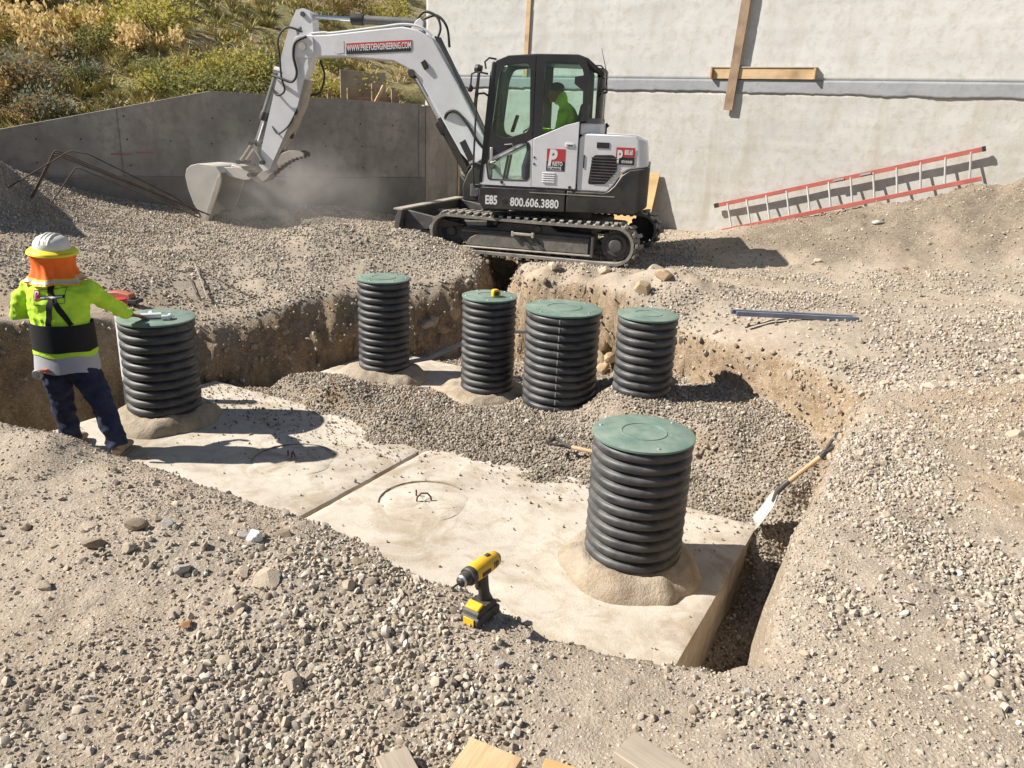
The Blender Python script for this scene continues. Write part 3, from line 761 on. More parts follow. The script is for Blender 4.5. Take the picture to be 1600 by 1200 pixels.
# ------------------------------------------------------------------ hillside
def wall_top(s):
    return np.interp(s, [-14, -6.35, -3.5, 0.1], [0.2, 1.22, 1.87, 1.83])
def hill_h(s, d):
    rs_ = np.where(np.asarray(s) > -0.05, sstep(1.5, 2.6, d), 1.0)
    return hill_h0(s, d) * rs_ - 0.4 * (1 - rs_)
def hill_h0(s, d):
    b = np.interp(s, [-30, -6.35, -3.5, 0.5], [0.7, 1.02, 1.55, 1.35])
    return b - 0.12 + 0.33 * d + 0.0045 * d * d + 0.5 * fbm(s * 0.12, d * 0.12, 3) * np.clip(d / 6, 0, 1) + 0.16 * fbm(s * 0.7, d * 0.7, 3) * np.clip(d / 2, 0.1, 1) + 0.03 * fbm(s * 4, d * 4, 2)
ss = np.concatenate([np.arange(-45, -12, 0.45), np.arange(-12, -0.1, 0.13), np.arange(-0.1, 9.0, 0.3)]); dd = np.concatenate([np.arange(0.12, 8, 0.12), np.arange(8, 62, 0.45)])
S_, D_ = np.meshgrid(ss, dd); HZ = hill_h(S_, D_)
hx = RW0[0] + RWV[0] * S_ + RWM[0] * D_; hy = RW0[1] + RWV[1] * S_ + RWM[1] * D_
nyy, nxx = S_.shape; idx = np.arange(nxx * nyy).reshape(nyy, nxx)
quads = np.stack([idx[:-1, :-1], idx[:-1, 1:], idx[1:, 1:], idx[1:, :-1]], -1)
quads = quads[(S_[:-1, 1:] < 0.0) | (D_[:-1, :-1] > 1.4)].reshape(-1, 4)
me = grid_mesh('hillside', np.stack([hx, hy, HZ], -1).reshape(-1, 3), quads)
m, nt, bs = base_mat('hill_soil')
tc = nt.n('ShaderNodeTexCoord').outputs['Object']
n1 = noise(nt, tc, 0.35, 6, 0.65, 0.6); n2 = noise(nt, tc, 3.0, 6, 0.7); n3 = noise(nt, tc, 20, 5, 0.7)
c = ramp(nt, n1, [(0.30, (0.24, 0.22, 0.09)), (0.45, (0.38, 0.33, 0.14)), (0.58, (0.48, 0.39, 0.20)), (0.72, (0.46, 0.35, 0.22))])
c = mixc(nt, stretch(nt, n2, 0.45, 0.75), c, (0.10, 0.11, 0.035))
c = mixc(nt, stretch(nt, n3, 0.3, 0.75), mixc(nt, 1.0, c, (0.6, 0.58, 0.55), 'MULTIPLY'), c)
nt.l(c, bs.inputs['Base Color']); bs.inputs['Roughness'].default_value = 1.0
bp = nt.n('ShaderNodeBump', i_Strength=0.8, i_Distance=0.08); nt.l(n3, bp.inputs['Height']); nt.l(bp.outputs[0], bs.inputs['Normal'])
tag(obj('hillside', me, m), kind='structure')
def hill_pt(s, d, dz=0.0):
    return Vector((RW0[0] + RWV[0] * s + RWM[0] * d, RW0[1] + RWV[1] * s + RWM[1] * d, float(hill_h(np.array(s), np.array(d))) + dz))

def leaf_mat(name, a, b, trans=0.4):
    a = tuple(min(0.9, q * 1.3) for q in a); b = tuple(min(0.9, q * 1.3) for q in b)
    m, nt, bs = base_mat(name)
    oi = nt.n('ShaderNodeObjectInfo').outputs['Random']
    geo = nt.n('ShaderNodeNewGeometry').outputs['Random Per Island']
    mm = nt.n('ShaderNodeMath', operation='MULTIPLY_ADD'); nt.l(oi, mm.inputs[0]); mm.inputs[1].default_value = 0.45
    m3 = nt.n('ShaderNodeMath', operation='MULTIPLY'); nt.l(geo, m3.inputs[0]); m3.inputs[1].default_value = 0.55; nt.l(m3.outputs[0], mm.inputs[2])
    c = ramp(nt, mm.outputs[0], [(0.1, a), (0.9, b)])
    nt.l(c, bs.inputs['Base Color']); bs.inputs['Roughness'].default_value = 0.7; bs.inputs['Specular IOR Level'].default_value = 0.2
    tl = nt.n('ShaderNodeBsdfTranslucent'); nt.l(c, tl.inputs[0])
    mx = nt.n('ShaderNodeMixShader'); mx.inputs[0].default_value = trans
    out = m.node_tree.nodes['Material Output']; nt.l(bs.outputs[0], mx.inputs[1]); nt.l(tl.outputs[0], mx.inputs[2]); nt.l(mx.outputs[0], out.inputs['Surface'])
    return m
LEAF = {'dark': leaf_mat('leaf_dark', (0.05, 0.062, 0.024), (0.12, 0.135, 0.05)), 'green': leaf_mat('leaf_green', (0.13, 0.14, 0.05), (0.26, 0.255, 0.10)),
        'yellow': leaf_mat('leaf_yellow', (0.26, 0.235, 0.055), (0.44, 0.385, 0.11)), 'grey': leaf_mat('leaf_grey', (0.13, 0.135, 0.09), (0.27, 0.26, 0.19)),
        'brown': leaf_mat('leaf_brown', (0.15, 0.105, 0.045), (0.30, 0.21, 0.10)), 'straw': leaf_mat('leaf_straw', (0.40, 0.30, 0.13), (0.64, 0.50, 0.26))}
def shrub_crown(seed, n=750, leaf=0.055, flat=0.75, up=0.35):
    rr = np.random.default_rng(seed); vs = []; fs = []
    k = 11
    cc = rr.normal(0, 0.30, (k, 3)); cc[:, 2] = np.abs(cc[:, 2]) * flat + 0.22; cr = rr.uniform(0.16, 0.34, k)
    for i in range(n):
        j = rr.integers(k); d = rr.normal(0, 1, 3); d /= np.linalg.norm(d)
        p = cc[j] + d * cr[j] * rr.uniform(0.55, 1.08); p[2] = max(p[2], 0.02)
        a = d * (1 - up) + np.array([0, 0, up]) + rr.normal(0, 0.5, 3); a /= np.linalg.norm(a)
        b = np.cross(a, rr.normal(0, 1, 3)); b /= np.linalg.norm(b) + 1e-9
        L = leaf * rr.uniform(0.7, 1.6); W = L * 0.42
        q = len(vs); vs += [tuple(p - b * W * .5), tuple(p + a * L * .5 - b * W), tuple(p + a * L * 1.3), tuple(p + a * L * .5 + b * W)]
        fs.append((q, q + 1, q + 2, q + 3))
    me_ = bpy.data.meshes.new('crown'); me_.from_pydata(vs, [], fs); me_.shade_smooth(); return me_
def stem_mesh(seed):
    rr = random.Random(seed); mb = MB()
    for i in range(6):
        a = rr.uniform(0, 6.28); q = rr.uniform(0.15, 0.4)
        mb.tube([(0, 0, -0.15), (math.cos(a) * q * .4, math.sin(a) * q * .4, 0.15), (math.cos(a) * q, math.sin(a) * q, 0.42)], [0.022, 0.016, 0.007], 5)
    return mb.mesh('stems')
crowns = [shrub_crown(i, 950, 0.042) for i in range(4)] + [shrub_crown(20 + i, 700, 0.075, 0.5, 0.9) for i in range(2)]
stems = [stem_mesh(i) for i in range(3)]
SHRUB = {'dark': ('dark green rounded chaparral shrub on the sunlit hillside', 'dark hillside shrubs'), 'green': ('mid green leafy shrub on the sunlit hillside', 'green hillside shrubs'),
         'yellow': ('yellow-green flowering shrub on the sunlit hillside', 'yellow hillside shrubs'), 'grey': ('pale grey-green sage bush on the sunlit hillside', 'grey hillside bushes'),
         'brown': ('dry brown bush on the sunlit hillside', 'brown hillside bushes'), 'straw': ('straw-coloured dry grass clump on the sunlit hillside', 'dry hillside clumps')}
crown_data = {}
def shrub(kind, s, d, size, rz, zs=1.0):
    nm = {'straw': 'grass_clump'}.get(kind, 'hillside_shrub')
    lab, grp = SHRUB[kind]
    t = thing(nm, lab, 'shrub' if kind != 'straw' else 'grass', hill_pt(s, d, -0.04), rz, grp)
    t.scale = (size, size, size * zs)
    ci = random.randrange(4) if kind not in ('straw',) else 4 + random.randrange(2)
    key = (kind, ci)
    if key not in crown_data:
        c_ = crowns[ci].copy(); c_.materials.append(LEAF[kind]); crown_data[key] = c_
    o = bpy.data.objects.new('crown', crown_data[key]); COL.objects.link(o); o.parent = t
    st = bpy.data.objects.new('stem', stems[random.randrange(3)]); COL.objects.link(st); st.parent = t
    if len(st.data.materials) == 0: st.data.materials.append(M['bush_wood'])
    return t
rs = random.Random(5)
def place_shrubs():
    # big dark mass at the left edge, loose mixture elsewhere
    for (s, d, k, z) in [(-9.6, 5.0, 'dark', 1.5), (-10.6, 6.2, 'dark', 1.7), (-9.0, 6.8, 'dark', 1.3), (-11.0, 8.0, 'dark', 1.9), (-8.6, 4.2, 'dark', 1.0), (-10.2, 9.5, 'green', 1.6), (-12.5, 9.5, 'dark', 2.0),
                         (-7.6, 2.6, 'dark', 0.7), (-5.2, 2.2, 'dark', 0.55), (-2.3, 1.9, 'green', 0.95), (-1.7, 2.2, 'dark', 0.6), (-5.9, 6.5, 'grey', 1.0), (-4.6, 9, 'grey', 1.1), (-7.0, 7.2, 'straw', 1.3), (-6.4, 6.4, 'straw', 1.2), (-6.8, 5.4, 'straw', 0.9), (-5.0, 4.6, 'straw', 0.8), (-6.0, 4.6, 'straw', 1.0), (-5.6, 3.6, 'straw', 0.8), (-7.4, 4.4, 'straw', 0.9), (-6.2, 7.6, 'straw', 1.3), (-4.2, 3.2, 'straw', 0.7), (-7.6, 6.0, 'grey', 0.9), (-8.2, 11, 'brown', 1.5), (-3.8, 10.5, 'brown', 1.3)]:
        shrub(k, s, d, z, rs.uniform(0, 6.28))
    n = 0
    while n < 270:
        d = 0.7 + 34 * rs.random() ** 1.35; s = rs.uniform(-13 - d * 0.45, -0.6 + d * 0.42)
        h = float(fbm(np.array(s * 0.22), np.array(d * 0.22), 2)); h2 = float(noise2(np.array(s * 0.3 + 40), np.array(d * 0.3)))
        far = d > 11
        if h > 0.20: k = rs.choice(['dark', 'green', 'green', 'dark'])
        elif h < -0.12: k = rs.choice(['straw', 'straw', 'brown', 'grey'])
        else: k = rs.choice(['green', 'yellow', 'yellow', 'grey', 'green'] if h2 > 0 else ['green', 'brown', 'dark', 'yellow'])
        if not far and s > -5 and k == 'dark': k = 'yellow'
        z = rs.uniform(0.45, 1.15) if not far else rs.uniform(0.9, 2.4)
        if k == 'straw': z *= 0.8
        shrub(k, s, d, z, rs.uniform(0, 6.28), rs.uniform(0.7, 1.0)); n += 1
place_shrubs()
# grass between the shrubs: uncountable, one object
gcol = bpy.data.collections.new('grass_tufts')
for i in range(4):
    rr = np.random.default_rng(80 + i); vs = []; fs = []
    for j in range(26):
        a = rr.uniform(0, 6.28); r0 = rr.uniform(0, 0.09); L = rr.uniform(0.12, 0.34); le = rr.uniform(0.05, 0.20)
        b = np.array([math.cos(a) * r0, math.sin(a) * r0, -0.02]); tip = b + [math.cos(a) * le, math.sin(a) * le, L]; wv = np.array([-math.sin(a), math.cos(a), 0]) * 0.009
        q = len(vs); vs += [tuple(b - wv), tuple(b + wv), tuple((b + tip) / 2 + wv * .8 + [0, 0, .03]), tuple(tip), tuple((b + tip) / 2 - wv * .8 + [0, 0, .03])]; fs.append((q, q + 1, q + 2, q + 3, q + 4))
    gm = bpy.data.meshes.new('tuft'); gm.from_pydata(vs, [], fs); gm.shade_smooth()
    if i == 0:
        m, nt, bs = base_mat('grass_blades')
        a_ = nt.n('ShaderNodeAttribute', attribute_name='tint', attribute_type='INSTANCER').outputs['Fac']
        c = ramp(nt, a_, [(0.0, (0.24, 0.225, 0.08)), (0.35, (0.40, 0.35, 0.13)), (0.6, (0.52, 0.44, 0.19)), (0.85, (0.62, 0.51, 0.28)), (1.0, (0.70, 0.58, 0.35))])
        nt.l(c, bs.inputs['Base Color']); bs.inputs['Roughness'].default_value = 0.8; M['grass'] = m
    gm.materials.append(M['grass']); gcol.objects.link(bpy.data.objects.new('tuft_%d' % i, gm))
n = 5200
d = 0.25 + 30 * rng.random(n) ** 1.5; s = rng.uniform(0, 1, n) * (12.8 + d * 0.85) - 13 - d * 0.45
hz = hill_h(s, d)
pts = np.stack([RW0[0] + RWV[0] * s + RWM[0] * d, RW0[1] + RWV[1] * s + RWM[1] * d, hz], 1)
tn = np.clip(0.52 + 0.75 * fbm(s * 0.25, d * 0.25, 2) + rng.normal(0, 0.14, n), 0, 1)
ro = np.stack([rng.normal(0, .15, n), rng.normal(0, .15, n), rng.uniform(0, 6.28, n)], 1)
sc = rng.uniform(0.45, 1.05, n)[:, None] * np.array([[1.3, 1.3, 0.75]])
o = scatter('hillside_grass', 'yellow-green wild grass covering the hillside', gcol, pts, None, tn, ro, 4, sc); o['category'] = 'grass'
# ================================================================== WALLS
def bp3(s, d, z):
    """building frame: s along the wall, d out from the wall towards the camera"""
    return Vector((BW0[0] + BWU[0] * s - BWN[0] * d, BW0[1] + BWU[1] * s - BWN[1] * d, z))
def rp3(s, d, z):
    """retaining-wall frame: s along, d behind (+) or in front (-)"""
    return Vector((RW0[0] + RWV[0] * s + RWM[0] * d, RW0[1] + RWV[1] * s + RWM[1] * d, z))
BROT = math.atan2(BWU[1], BWU[0]); RROT = math.atan2(RWV[1], RWV[0])
bld = thing('building_wall', 'tall pale plastered building wall with a grey coated band, behind the ladder', 'wall', bp3(0, 0, 0), BROT)
# local frame: x along the wall, y into the building, z up
def plaster(name, s0, s1, z0, z1, y0, thick, material, courses, sp=0.06, amp=1.0):
    us = np.arange(s0, s1 + 1e-6, sp); zs_ = np.arange(z0, z1 + 1e-6, sp); zs_[-1] = z1
    U, V = np.meshgrid(us, zs_)
    dd_ = 0.010 * fbm(U * 0.6, V * 0.6, 3) + 0.003 * fbm(U * 3.2, V * 3.2, 3) + 0.0015 * noise2(U * 9, V * 2.5)
    for zc in courses:
        br = 0.5 + 0.9 * noise2(U * 1.3 + zc * 7, V * 0 + zc)
        dd_ = dd_ + 0.010 * np.clip(br, 0, 1) * np.exp(-((V - zc - 0.012 * noise2(U * 2, zc + 0 * U)) / 0.03) ** 2)
    n_ = U.size; k1, k2 = U.shape
    co_ = np.concatenate([np.stack([U, y0 - dd_ * amp, V], -1).reshape(-1, 3), np.stack([U, 0 * U + y0 + thick, V], -1).reshape(-1, 3)])
    ii = np.arange(n_).reshape(k1, k2)
    q = [np.stack([ii[:-1, :-1], ii[:-1, 1:], ii[1:, 1:], ii[1:, :-1]], -1).reshape(-1, 4)]
    for e in (ii[0, :], ii[-1, ::-1], ii[::-1, 0], ii[:, -1]):
        q.append(np.stack([e[:-1], e[:-1] + n_, e[1:] + n_, e[1:]], -1))
    return obj(name, grid_mesh(name, co_, np.concatenate(q)), material, bld)
plaster('lower_wall', -5.5, 11, -0.6, 2.24, 0.0, 1.0, 'pale_plaster_low', [0.18, 0.58, 0.98, 1.38, 1.78, 2.18])
plaster('upper_wall', -5.5, 11, 2.41, 7.4, 0.02, 0.9, 'pale_plaster', [2.8, 3.2, 3.6, 4.0, 4.4, 4.8])
# grey band with a ragged lower edge and a bevelled top
us = np.arange(-5.5, 11.01, 0.05)
low = 2.22 - 0.035 * sstep(0.2, 4.5, us) - 0.03 * fbm(us * 1.2, us * 0 + 2, 3) - 0.03 * np.abs(noise2(us * 4.5, us * 0)) - 0.015 * noise2(us * 17, us * 0 + 5)
rows = []
for k_ in range(7):
    f = k_ / 6; zz = low * (1 - f) + 2.412 * f
    rows.append(np.stack([us, -0.016 - 0.004 * fbm(us * 2, zz * 2, 3) + 0.0 * us, zz], -1))
rows.append(np.stack([us, 0 * us + 0.2, 0 * us + 2.414], -1)); rows.insert(0, np.stack([us, 0 * us + 0.02, low], -1))
co_ = np.stack(rows); k1, k2 = co_.shape[:2]; ii = np.arange(k1 * k2).reshape(k1, k2)
gm = grid_mesh('coated_band', co_.reshape(-1, 3), np.stack([ii[:-1, :-1], ii[:-1, 1:], ii[1:, 1:], ii[1:, :-1]], -1).reshape(-1, 4))
obj('coated_band', gm, 'grey_coat', bld)
MB().box((2.75, 0.6, 2.32), (16.5, 1.0, 0.17)).build('ledge', 'pale_plaster', bld)

# retaining wall: board-marked, stepped top, its end return towards the building
rw = thing('retaining_wall', 'dark shaded concrete retaining wall with a sloping top, behind the excavator bucket', 'wall', rp3(0, 0, 0), RROT)
prof = [(-16, -0.6), (0.1, -0.6), (0.1, 1.83), (-3.5, 1.87), (-6.35, 1.22), (-16, -0.1)]
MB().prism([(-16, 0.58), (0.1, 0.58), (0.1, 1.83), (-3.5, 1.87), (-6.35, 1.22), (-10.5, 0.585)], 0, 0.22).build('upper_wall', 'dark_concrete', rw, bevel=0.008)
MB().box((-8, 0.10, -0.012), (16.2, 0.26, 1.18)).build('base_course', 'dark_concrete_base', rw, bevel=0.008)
mb = MB().lathe([(0, 0.004), (0.010, 0.004), (0.013, 0.0)], 10, mat4=Matrix.Rotation(R(90), 4, 'X'))
hole = mb.mesh('tie_hole', 0)
for s_ in np.arange(-7.8, 0, 0.61):
    for z_ in (0.75, 1.1, 1.45):
        if z_ < float(wall_top(s_)) - 0.12 and random.random() < 0.7:
            o = obj('tie_hole', hole, 'black_plastic', rw, loc=(s_ + random.uniform(-.03, .03), -0.001, z_ + random.uniform(-.02, .02)))
# vertical board joints
for s_ in (-0.02, -2.42, -4.85, -7.3):
    MB().box((s_, -0.002, (0.58 + float(wall_top(s_))) / 2), (0.014, 0.01, float(wall_top(s_)) - 0.6)).build('joint', 'dark_concrete_base', rw)
# pink marking paint dashes
M['pink_mark'] = mat('pink_marking', (0.36, 0.17, 0.19), 0.9, var=0.2, scale=9)
for (a, b, z_) in ((-6.2, -5.85, 0.62), (-5.0, -4.7, 0.90), (-4.65, -4.4, 0.93)):
    n_ = 7; v = []; f = []
    for i in range(n_ + 1):
        q = a + (b - a) * i / n_; h = 0.012 + 0.012 * abs(noise2(np.array(q * 9), np.array(z_)))
        zz = z_ + 0.012 * float(noise2(np.array(q * 5), np.array(1.0)))
        v += [(q, -0.034 if z_ < 0.6 else -0.004, zz - h), (q, -0.034 if z_ < 0.6 else -0.004, zz + h)]
    for i in range(n_): f.append((2 * i, 2 * i + 2, 2 * i + 3, 2 * i + 1))
    MB().add(v, f).build('paint_mark', 'pink_mark', rw)
a = rp3(0.12, 0.0, 0); ret = thing('return_wall', 'short concrete return wall with a timber edge board, right of the dark wall', 'wall', a, math.atan2(BWN[1], BWN[0]))
MB().box((0.5, 0.1, 0.6), (1.0, 0.2, 2.4)).build('wall', 'dark_concrete', ret, bevel=0.008)
MB().box((1.035, 0.1, 0.7), (0.06, 0.24, 2.2)).build('edge_board', 'wood_pale', ret, bevel=0.004)
MB().box((0.46, 0.1, 1.812), (1.08, 0.22, 0.02)).build('top_strip', 'pale_plaster', ret)

# timber formwork behind the retaining wall
def board(name, a, b, w, h, material, label, cat, group=None, up=(0, 0, 1)):
    a, b = Vector(a), Vector(b); c = (a + b) / 2; d = b - a
    o_rot = Matrix.Identity(4)
    x = d.normalized(); y = Vector(up).cross(x)
    if y.length < 1e-4: y = Vector((0, 1, 0)).cross(x)
    y.normalize(); z = x.cross(y)
    mt = Matrix((x, y, z)).transposed()
    o = MB().box((0, 0, 0), (d.length, w, h)).build(name, material, None, bevel=0.003, loc=c, rot=mt.to_euler())
    return tag(o, label, cat, group)
fm = thing('timber_formwork', 'weathered plank formwork standing on the slope above the dark wall', 'formwork', rp3(-0.9, 0.6, 1.6), RROT)
for i, (x_, h_) in enumerate(((-0.95, 0.62), (-0.55, 0.42), (-0.2, 0.5), (0.25, 0.6), (0.62, 0.55))):
    MB().box((x_, 0.0, h_ / 2 - 0.3), (0.06, 0.05, h_ + 0.5)).build('stake', 'wood_brown', fm, bevel=0.003)
for z_ in (0.10, 0.24):
    MB().bar((-0.8, 0.05, z_ - 0.05), (0.75, 0.05, z_ + 0.06), 0.03, 0.11).build('plank', 'wood_brown', fm, bevel=0.003)
MB().box((0.2, 0.4, 0.45), (0.85, 0.04, 0.62)).build('panel', 'wood_grey', fm, bevel=0.003)
MB().bar((0.02, -0.08, -0.2), (0.42, -0.08, 0.52), 0.05, 0.05).build('brace', 'wood_pale', fm, bevel=0.003)
board('timber_stake', hill_pt(-3.0, 0.5, -0.3), hill_pt(-3.0, 0.5, 0.42), 0.08, 0.05, 'wood_grey', 'single grey stake behind the crest of the dark wall, left of the arm', 'stake')
board('timber_stake', hill_pt(-1.9, 0.45, -0.3), hill_pt(-1.9, 0.45, 0.62), 0.07, 0.05, 'wood_grey', 'tall grey stake on the slope just left of the plank formwork', 'stake')

# timber on the building
board('leaning_brace', bp3(0.84, 0.066, 1.93), bp3(1.02, 0.062, 5.4), 0.15, 0.03, 'wood_brown', 'long brown board standing against the pale wall above the ladder', 'board', up=(-BWN[0], -BWN[1], 0))
board('wall_batten', bp3(-3.15, 0.002, 2.42), bp3(-3.1, 0.002, 5.4), 0.09, 0.025, 'wood_pale', 'pale upright batten on the wall above the cab roof', 'board', up=(-BWN[0], -BWN[1], 0))
tray = thing('timber_tray', 'shallow pale timber box lying on the ledge of the building', 'box', bp3(1.32, 0.012, 2.42), BROT)
MB().box((0, -0.018, 0.085), (1.62, 0.03, 0.16)).build('front_board', 'wood_pale', tray, bevel=0.003)
MB().box((0, 0.13, 0.085), (1.62, 0.03, 0.16)).build('back_board', 'wood_pale', tray, bevel=0.003)
for x_ in (-0.83, 0.83):
    MB().box((x_, 0.03, 0.085), (0.03, 0.24, 0.16)).build('end_board', 'wood_pale', tray, bevel=0.003)
MB().box((0, 0.075, 0.18), (1.70, 0.24, 0.02)).build('cover_board', 'wood_grey', tray, bevel=0.003)
# plywood sheet leaning behind the excavator
pz = float(ground_h(np.array(bp3(-0.6, 0.35, 0).x), np.array(bp3(-0.6, 0.35, 0).y)))
pl = thing('plywood_sheet', 'orange-tan plywood sheet leaning on the pale wall behind the excavator', 'plywood', bp3(-0.75, 0.42, pz - 0.03), BROT)
ang = math.atan2(0.38, 1.0)
MB().box((0, 0, 0.52), (1.0, 0.018, 1.04)).build('sheet', 'plywood', pl, bevel=0.002, rot=(-ang, 0, R(0)))

# ladder lying on its edge against the wall
ld = thing('extension_ladder', 'red fibreglass ladder with silver rungs propped sideways along the pale wall', 'ladder', (0, 0, 0))
T0, T1 = bp3(0.86, 0.10, 0.37), bp3(4.68, 0.10, 1.50); B0, B1 = bp3(1.03, 0.22, -0.04), bp3(4.74, 0.22, 1.09)
nrm = Vector((-BWN[0], -BWN[1], 0.0))
def channel(a, b):
    mb = MB(); mb.bar(a, b, 0.068, 0.032, up=nrm)
    return mb
channel(T0, T1).build('rail', 'ladder_red', ld, bevel=0.004); channel(B0, B1).build('rail', 'ladder_red', ld, bevel=0.004)
for i in range(12):
    f = 0.045 + i * 0.915 / 11
    MB().tube([T0.lerp(T1, f), B0.lerp(B1, f)], 0.017, 8).build('rung', 'aluminium', ld)
MB().bar(T0 - (T1 - T0).normalized() * 0.05, T0 + (T1 - T0).normalized() * 0.03, 0.078, 0.04, up=nrm).build('end_cap', 'black_plastic', ld, bevel=0.004)
MB().bar(T1 - (T1 - T0).normalized() * 0.02, T1 + (T1 - T0).normalized() * 0.03, 0.078, 0.04, up=nrm).build('end_cap', 'black_plastic', ld, bevel=0.004)
for f in (0.50, 0.60):
    MB().box(T0.lerp(T1, f) + nrm * 0.035, (0.16, 0.02, 0.03), (0, -0.29, BROT)).build('bracket', 'aluminium', ld)

# ================================================================== TANKS AND RISERS
def tank(label, t0, t1, w0, w1, hatch=None, loop_rot=0.0):
    c = tpt((t0 + t1) / 2, (w0 + w1) / 2, TZ)
    t = thing('concrete_tank', label, 'tank', (c.x, c.y, TZ - 1.0), TROT)
    L, W = t1 - t0, w1 - w0
    # slab top: gently uneven, chipped along its rim
    nx_, ny_ = int(L / 0.03), int(W / 0.03)
    u = np.linspace(-L / 2, L / 2, nx_); v = np.linspace(-W / 2, W / 2, ny_); U, V = np.meshgrid(u, v)
    ed = np.minimum.reduce([U + L / 2, L / 2 - U, V + W / 2, W / 2 - V])
    zz = 1.0 + 0.004 * fbm(U * 2 + t0 * 9, V * 2, 3) + 0.0022 * fbm(U * 11, V * 11, 3) - 0.010 * np.exp(-ed / 0.014) * (0.8 + 1.0 * np.abs(noise2(U * 6 + 3, V * 6)))
    top = np.stack([U, V, zz], -1).reshape(-1, 3)
    ii = np.arange(nx_ * ny_).reshape(ny_, nx_); n_ = len(top)
    bot = np.stack([U, V, 0 * U + 0.80], -1).reshape(-1, 3)
    q = [np.stack([ii[:-1, :-1], ii[:-1, 1:], ii[1:, 1:], ii[1:, :-1]], -1).reshape(-1, 4)]
    for e in (ii[0, :], ii[-1, ::-1], ii[::-1, 0], ii[:, -1]):
        q.append(np.stack([e[:-1], e[:-1] + n_, e[1:] + n_, e[1:]], -1))
    sm_ = grid_mesh('top_slab', np.concatenate([top, bot]), np.concatenate(q)); sm_.set_sharp_from_angle(angle=R(45)); obj('top_slab', sm_, 'tank_concrete', t)
    MB().box((0, 0, 0.06), (L - 0.03, W - 0.03, 1.46)).build('tank_body', 'tank_concrete', t, bevel=0.012)
    if hatch:
        hx_, hy_, r_ = hatch
        mb = MB(); n = 40; v_ = []; 
        for k_, (rr_, z_) in enumerate(((0.0, 0.0065), (0.6, 0.006), (0.93, 0.0055), (0.99, 0.001), (1.0, -0.02))):
            for j in range(n):
                a = 2 * math.pi * j / n; q_ = r_ * rr_ * (1 + 0.09 * float(noise2(np.array(math.cos(a) * 2 + t0), np.array(math.sin(a) * 2))) + 0.02 * math.cos(3 * a))
                v_.append((hx_ + q_ * math.cos(a), hy_ + q_ * math.sin(a), 1.0 + z_ + 0.003 * math.sin(a * 5 + k_)))
        f_ = [(k_ * n + j, k_ * n + (j + 1) % n, (k_ + 1) * n + (j + 1) % n, (k_ + 1) * n + j) for k_ in range(4) for j in range(n)]
        hc = mb.add(v_, f_).build('hatch_cover', 'tank_concrete', t, smooth=60)
        # broken mortar rim on the far side
        mb = MB(); path = []; rad = []
        for j in range(22):
            a = R(70 + j * 7); q_ = r_ * 1.07
            path.append((hx_ + q_ * math.cos(a), hy_ + q_ * math.sin(a), 1.006)); rad.append(0.004 + 0.010 * abs(float(noise2(np.array(j * 0.9 + t0), np.array(0.3)))))
        mb.tube(path, rad, 6).build('mortar_rim', 'mortar', t)
        mb = MB(); c_, s__ = math.cos(loop_rot), math.sin(loop_rot)
        pp = [(-0.055, 0.0), (-0.05, 0.045), (-0.02, 0.075), (0.025, 0.07), (0.05, 0.04), (0.055, 0.0)]
        mb.tube([(hx_ + p * c_, hy_ + p * s__, 0.995 + z_) for p, z_ in pp], 0.0065, 7).build('lifting_loop', 'rust_loop', t)
        mb = MB().tube([(hx_ - 0.09, hy_ + 0.03, 0.99), (hx_ - 0.095, hy_ + 0.035, 1.055)], 0.006, 6).build('rebar_stub', 'rust_loop', t)
    return t
tank('pale precast tank at the right, near the drill, with a chipped vertical end', 0.0, 2.70, 0.0, 2.05, hatch=(-0.81, 0.0, 0.31), loop_rot=0.8)
tank('pale precast tank the worker stands on', 2.752, 5.55, 0.0, 2.05, hatch=(0.71, 0.0, 0.31), loop_rot=-0.5)
tank('concrete tank in the back row, mostly buried under gravel', 1.7, 4.9, -1.95, -0.18)

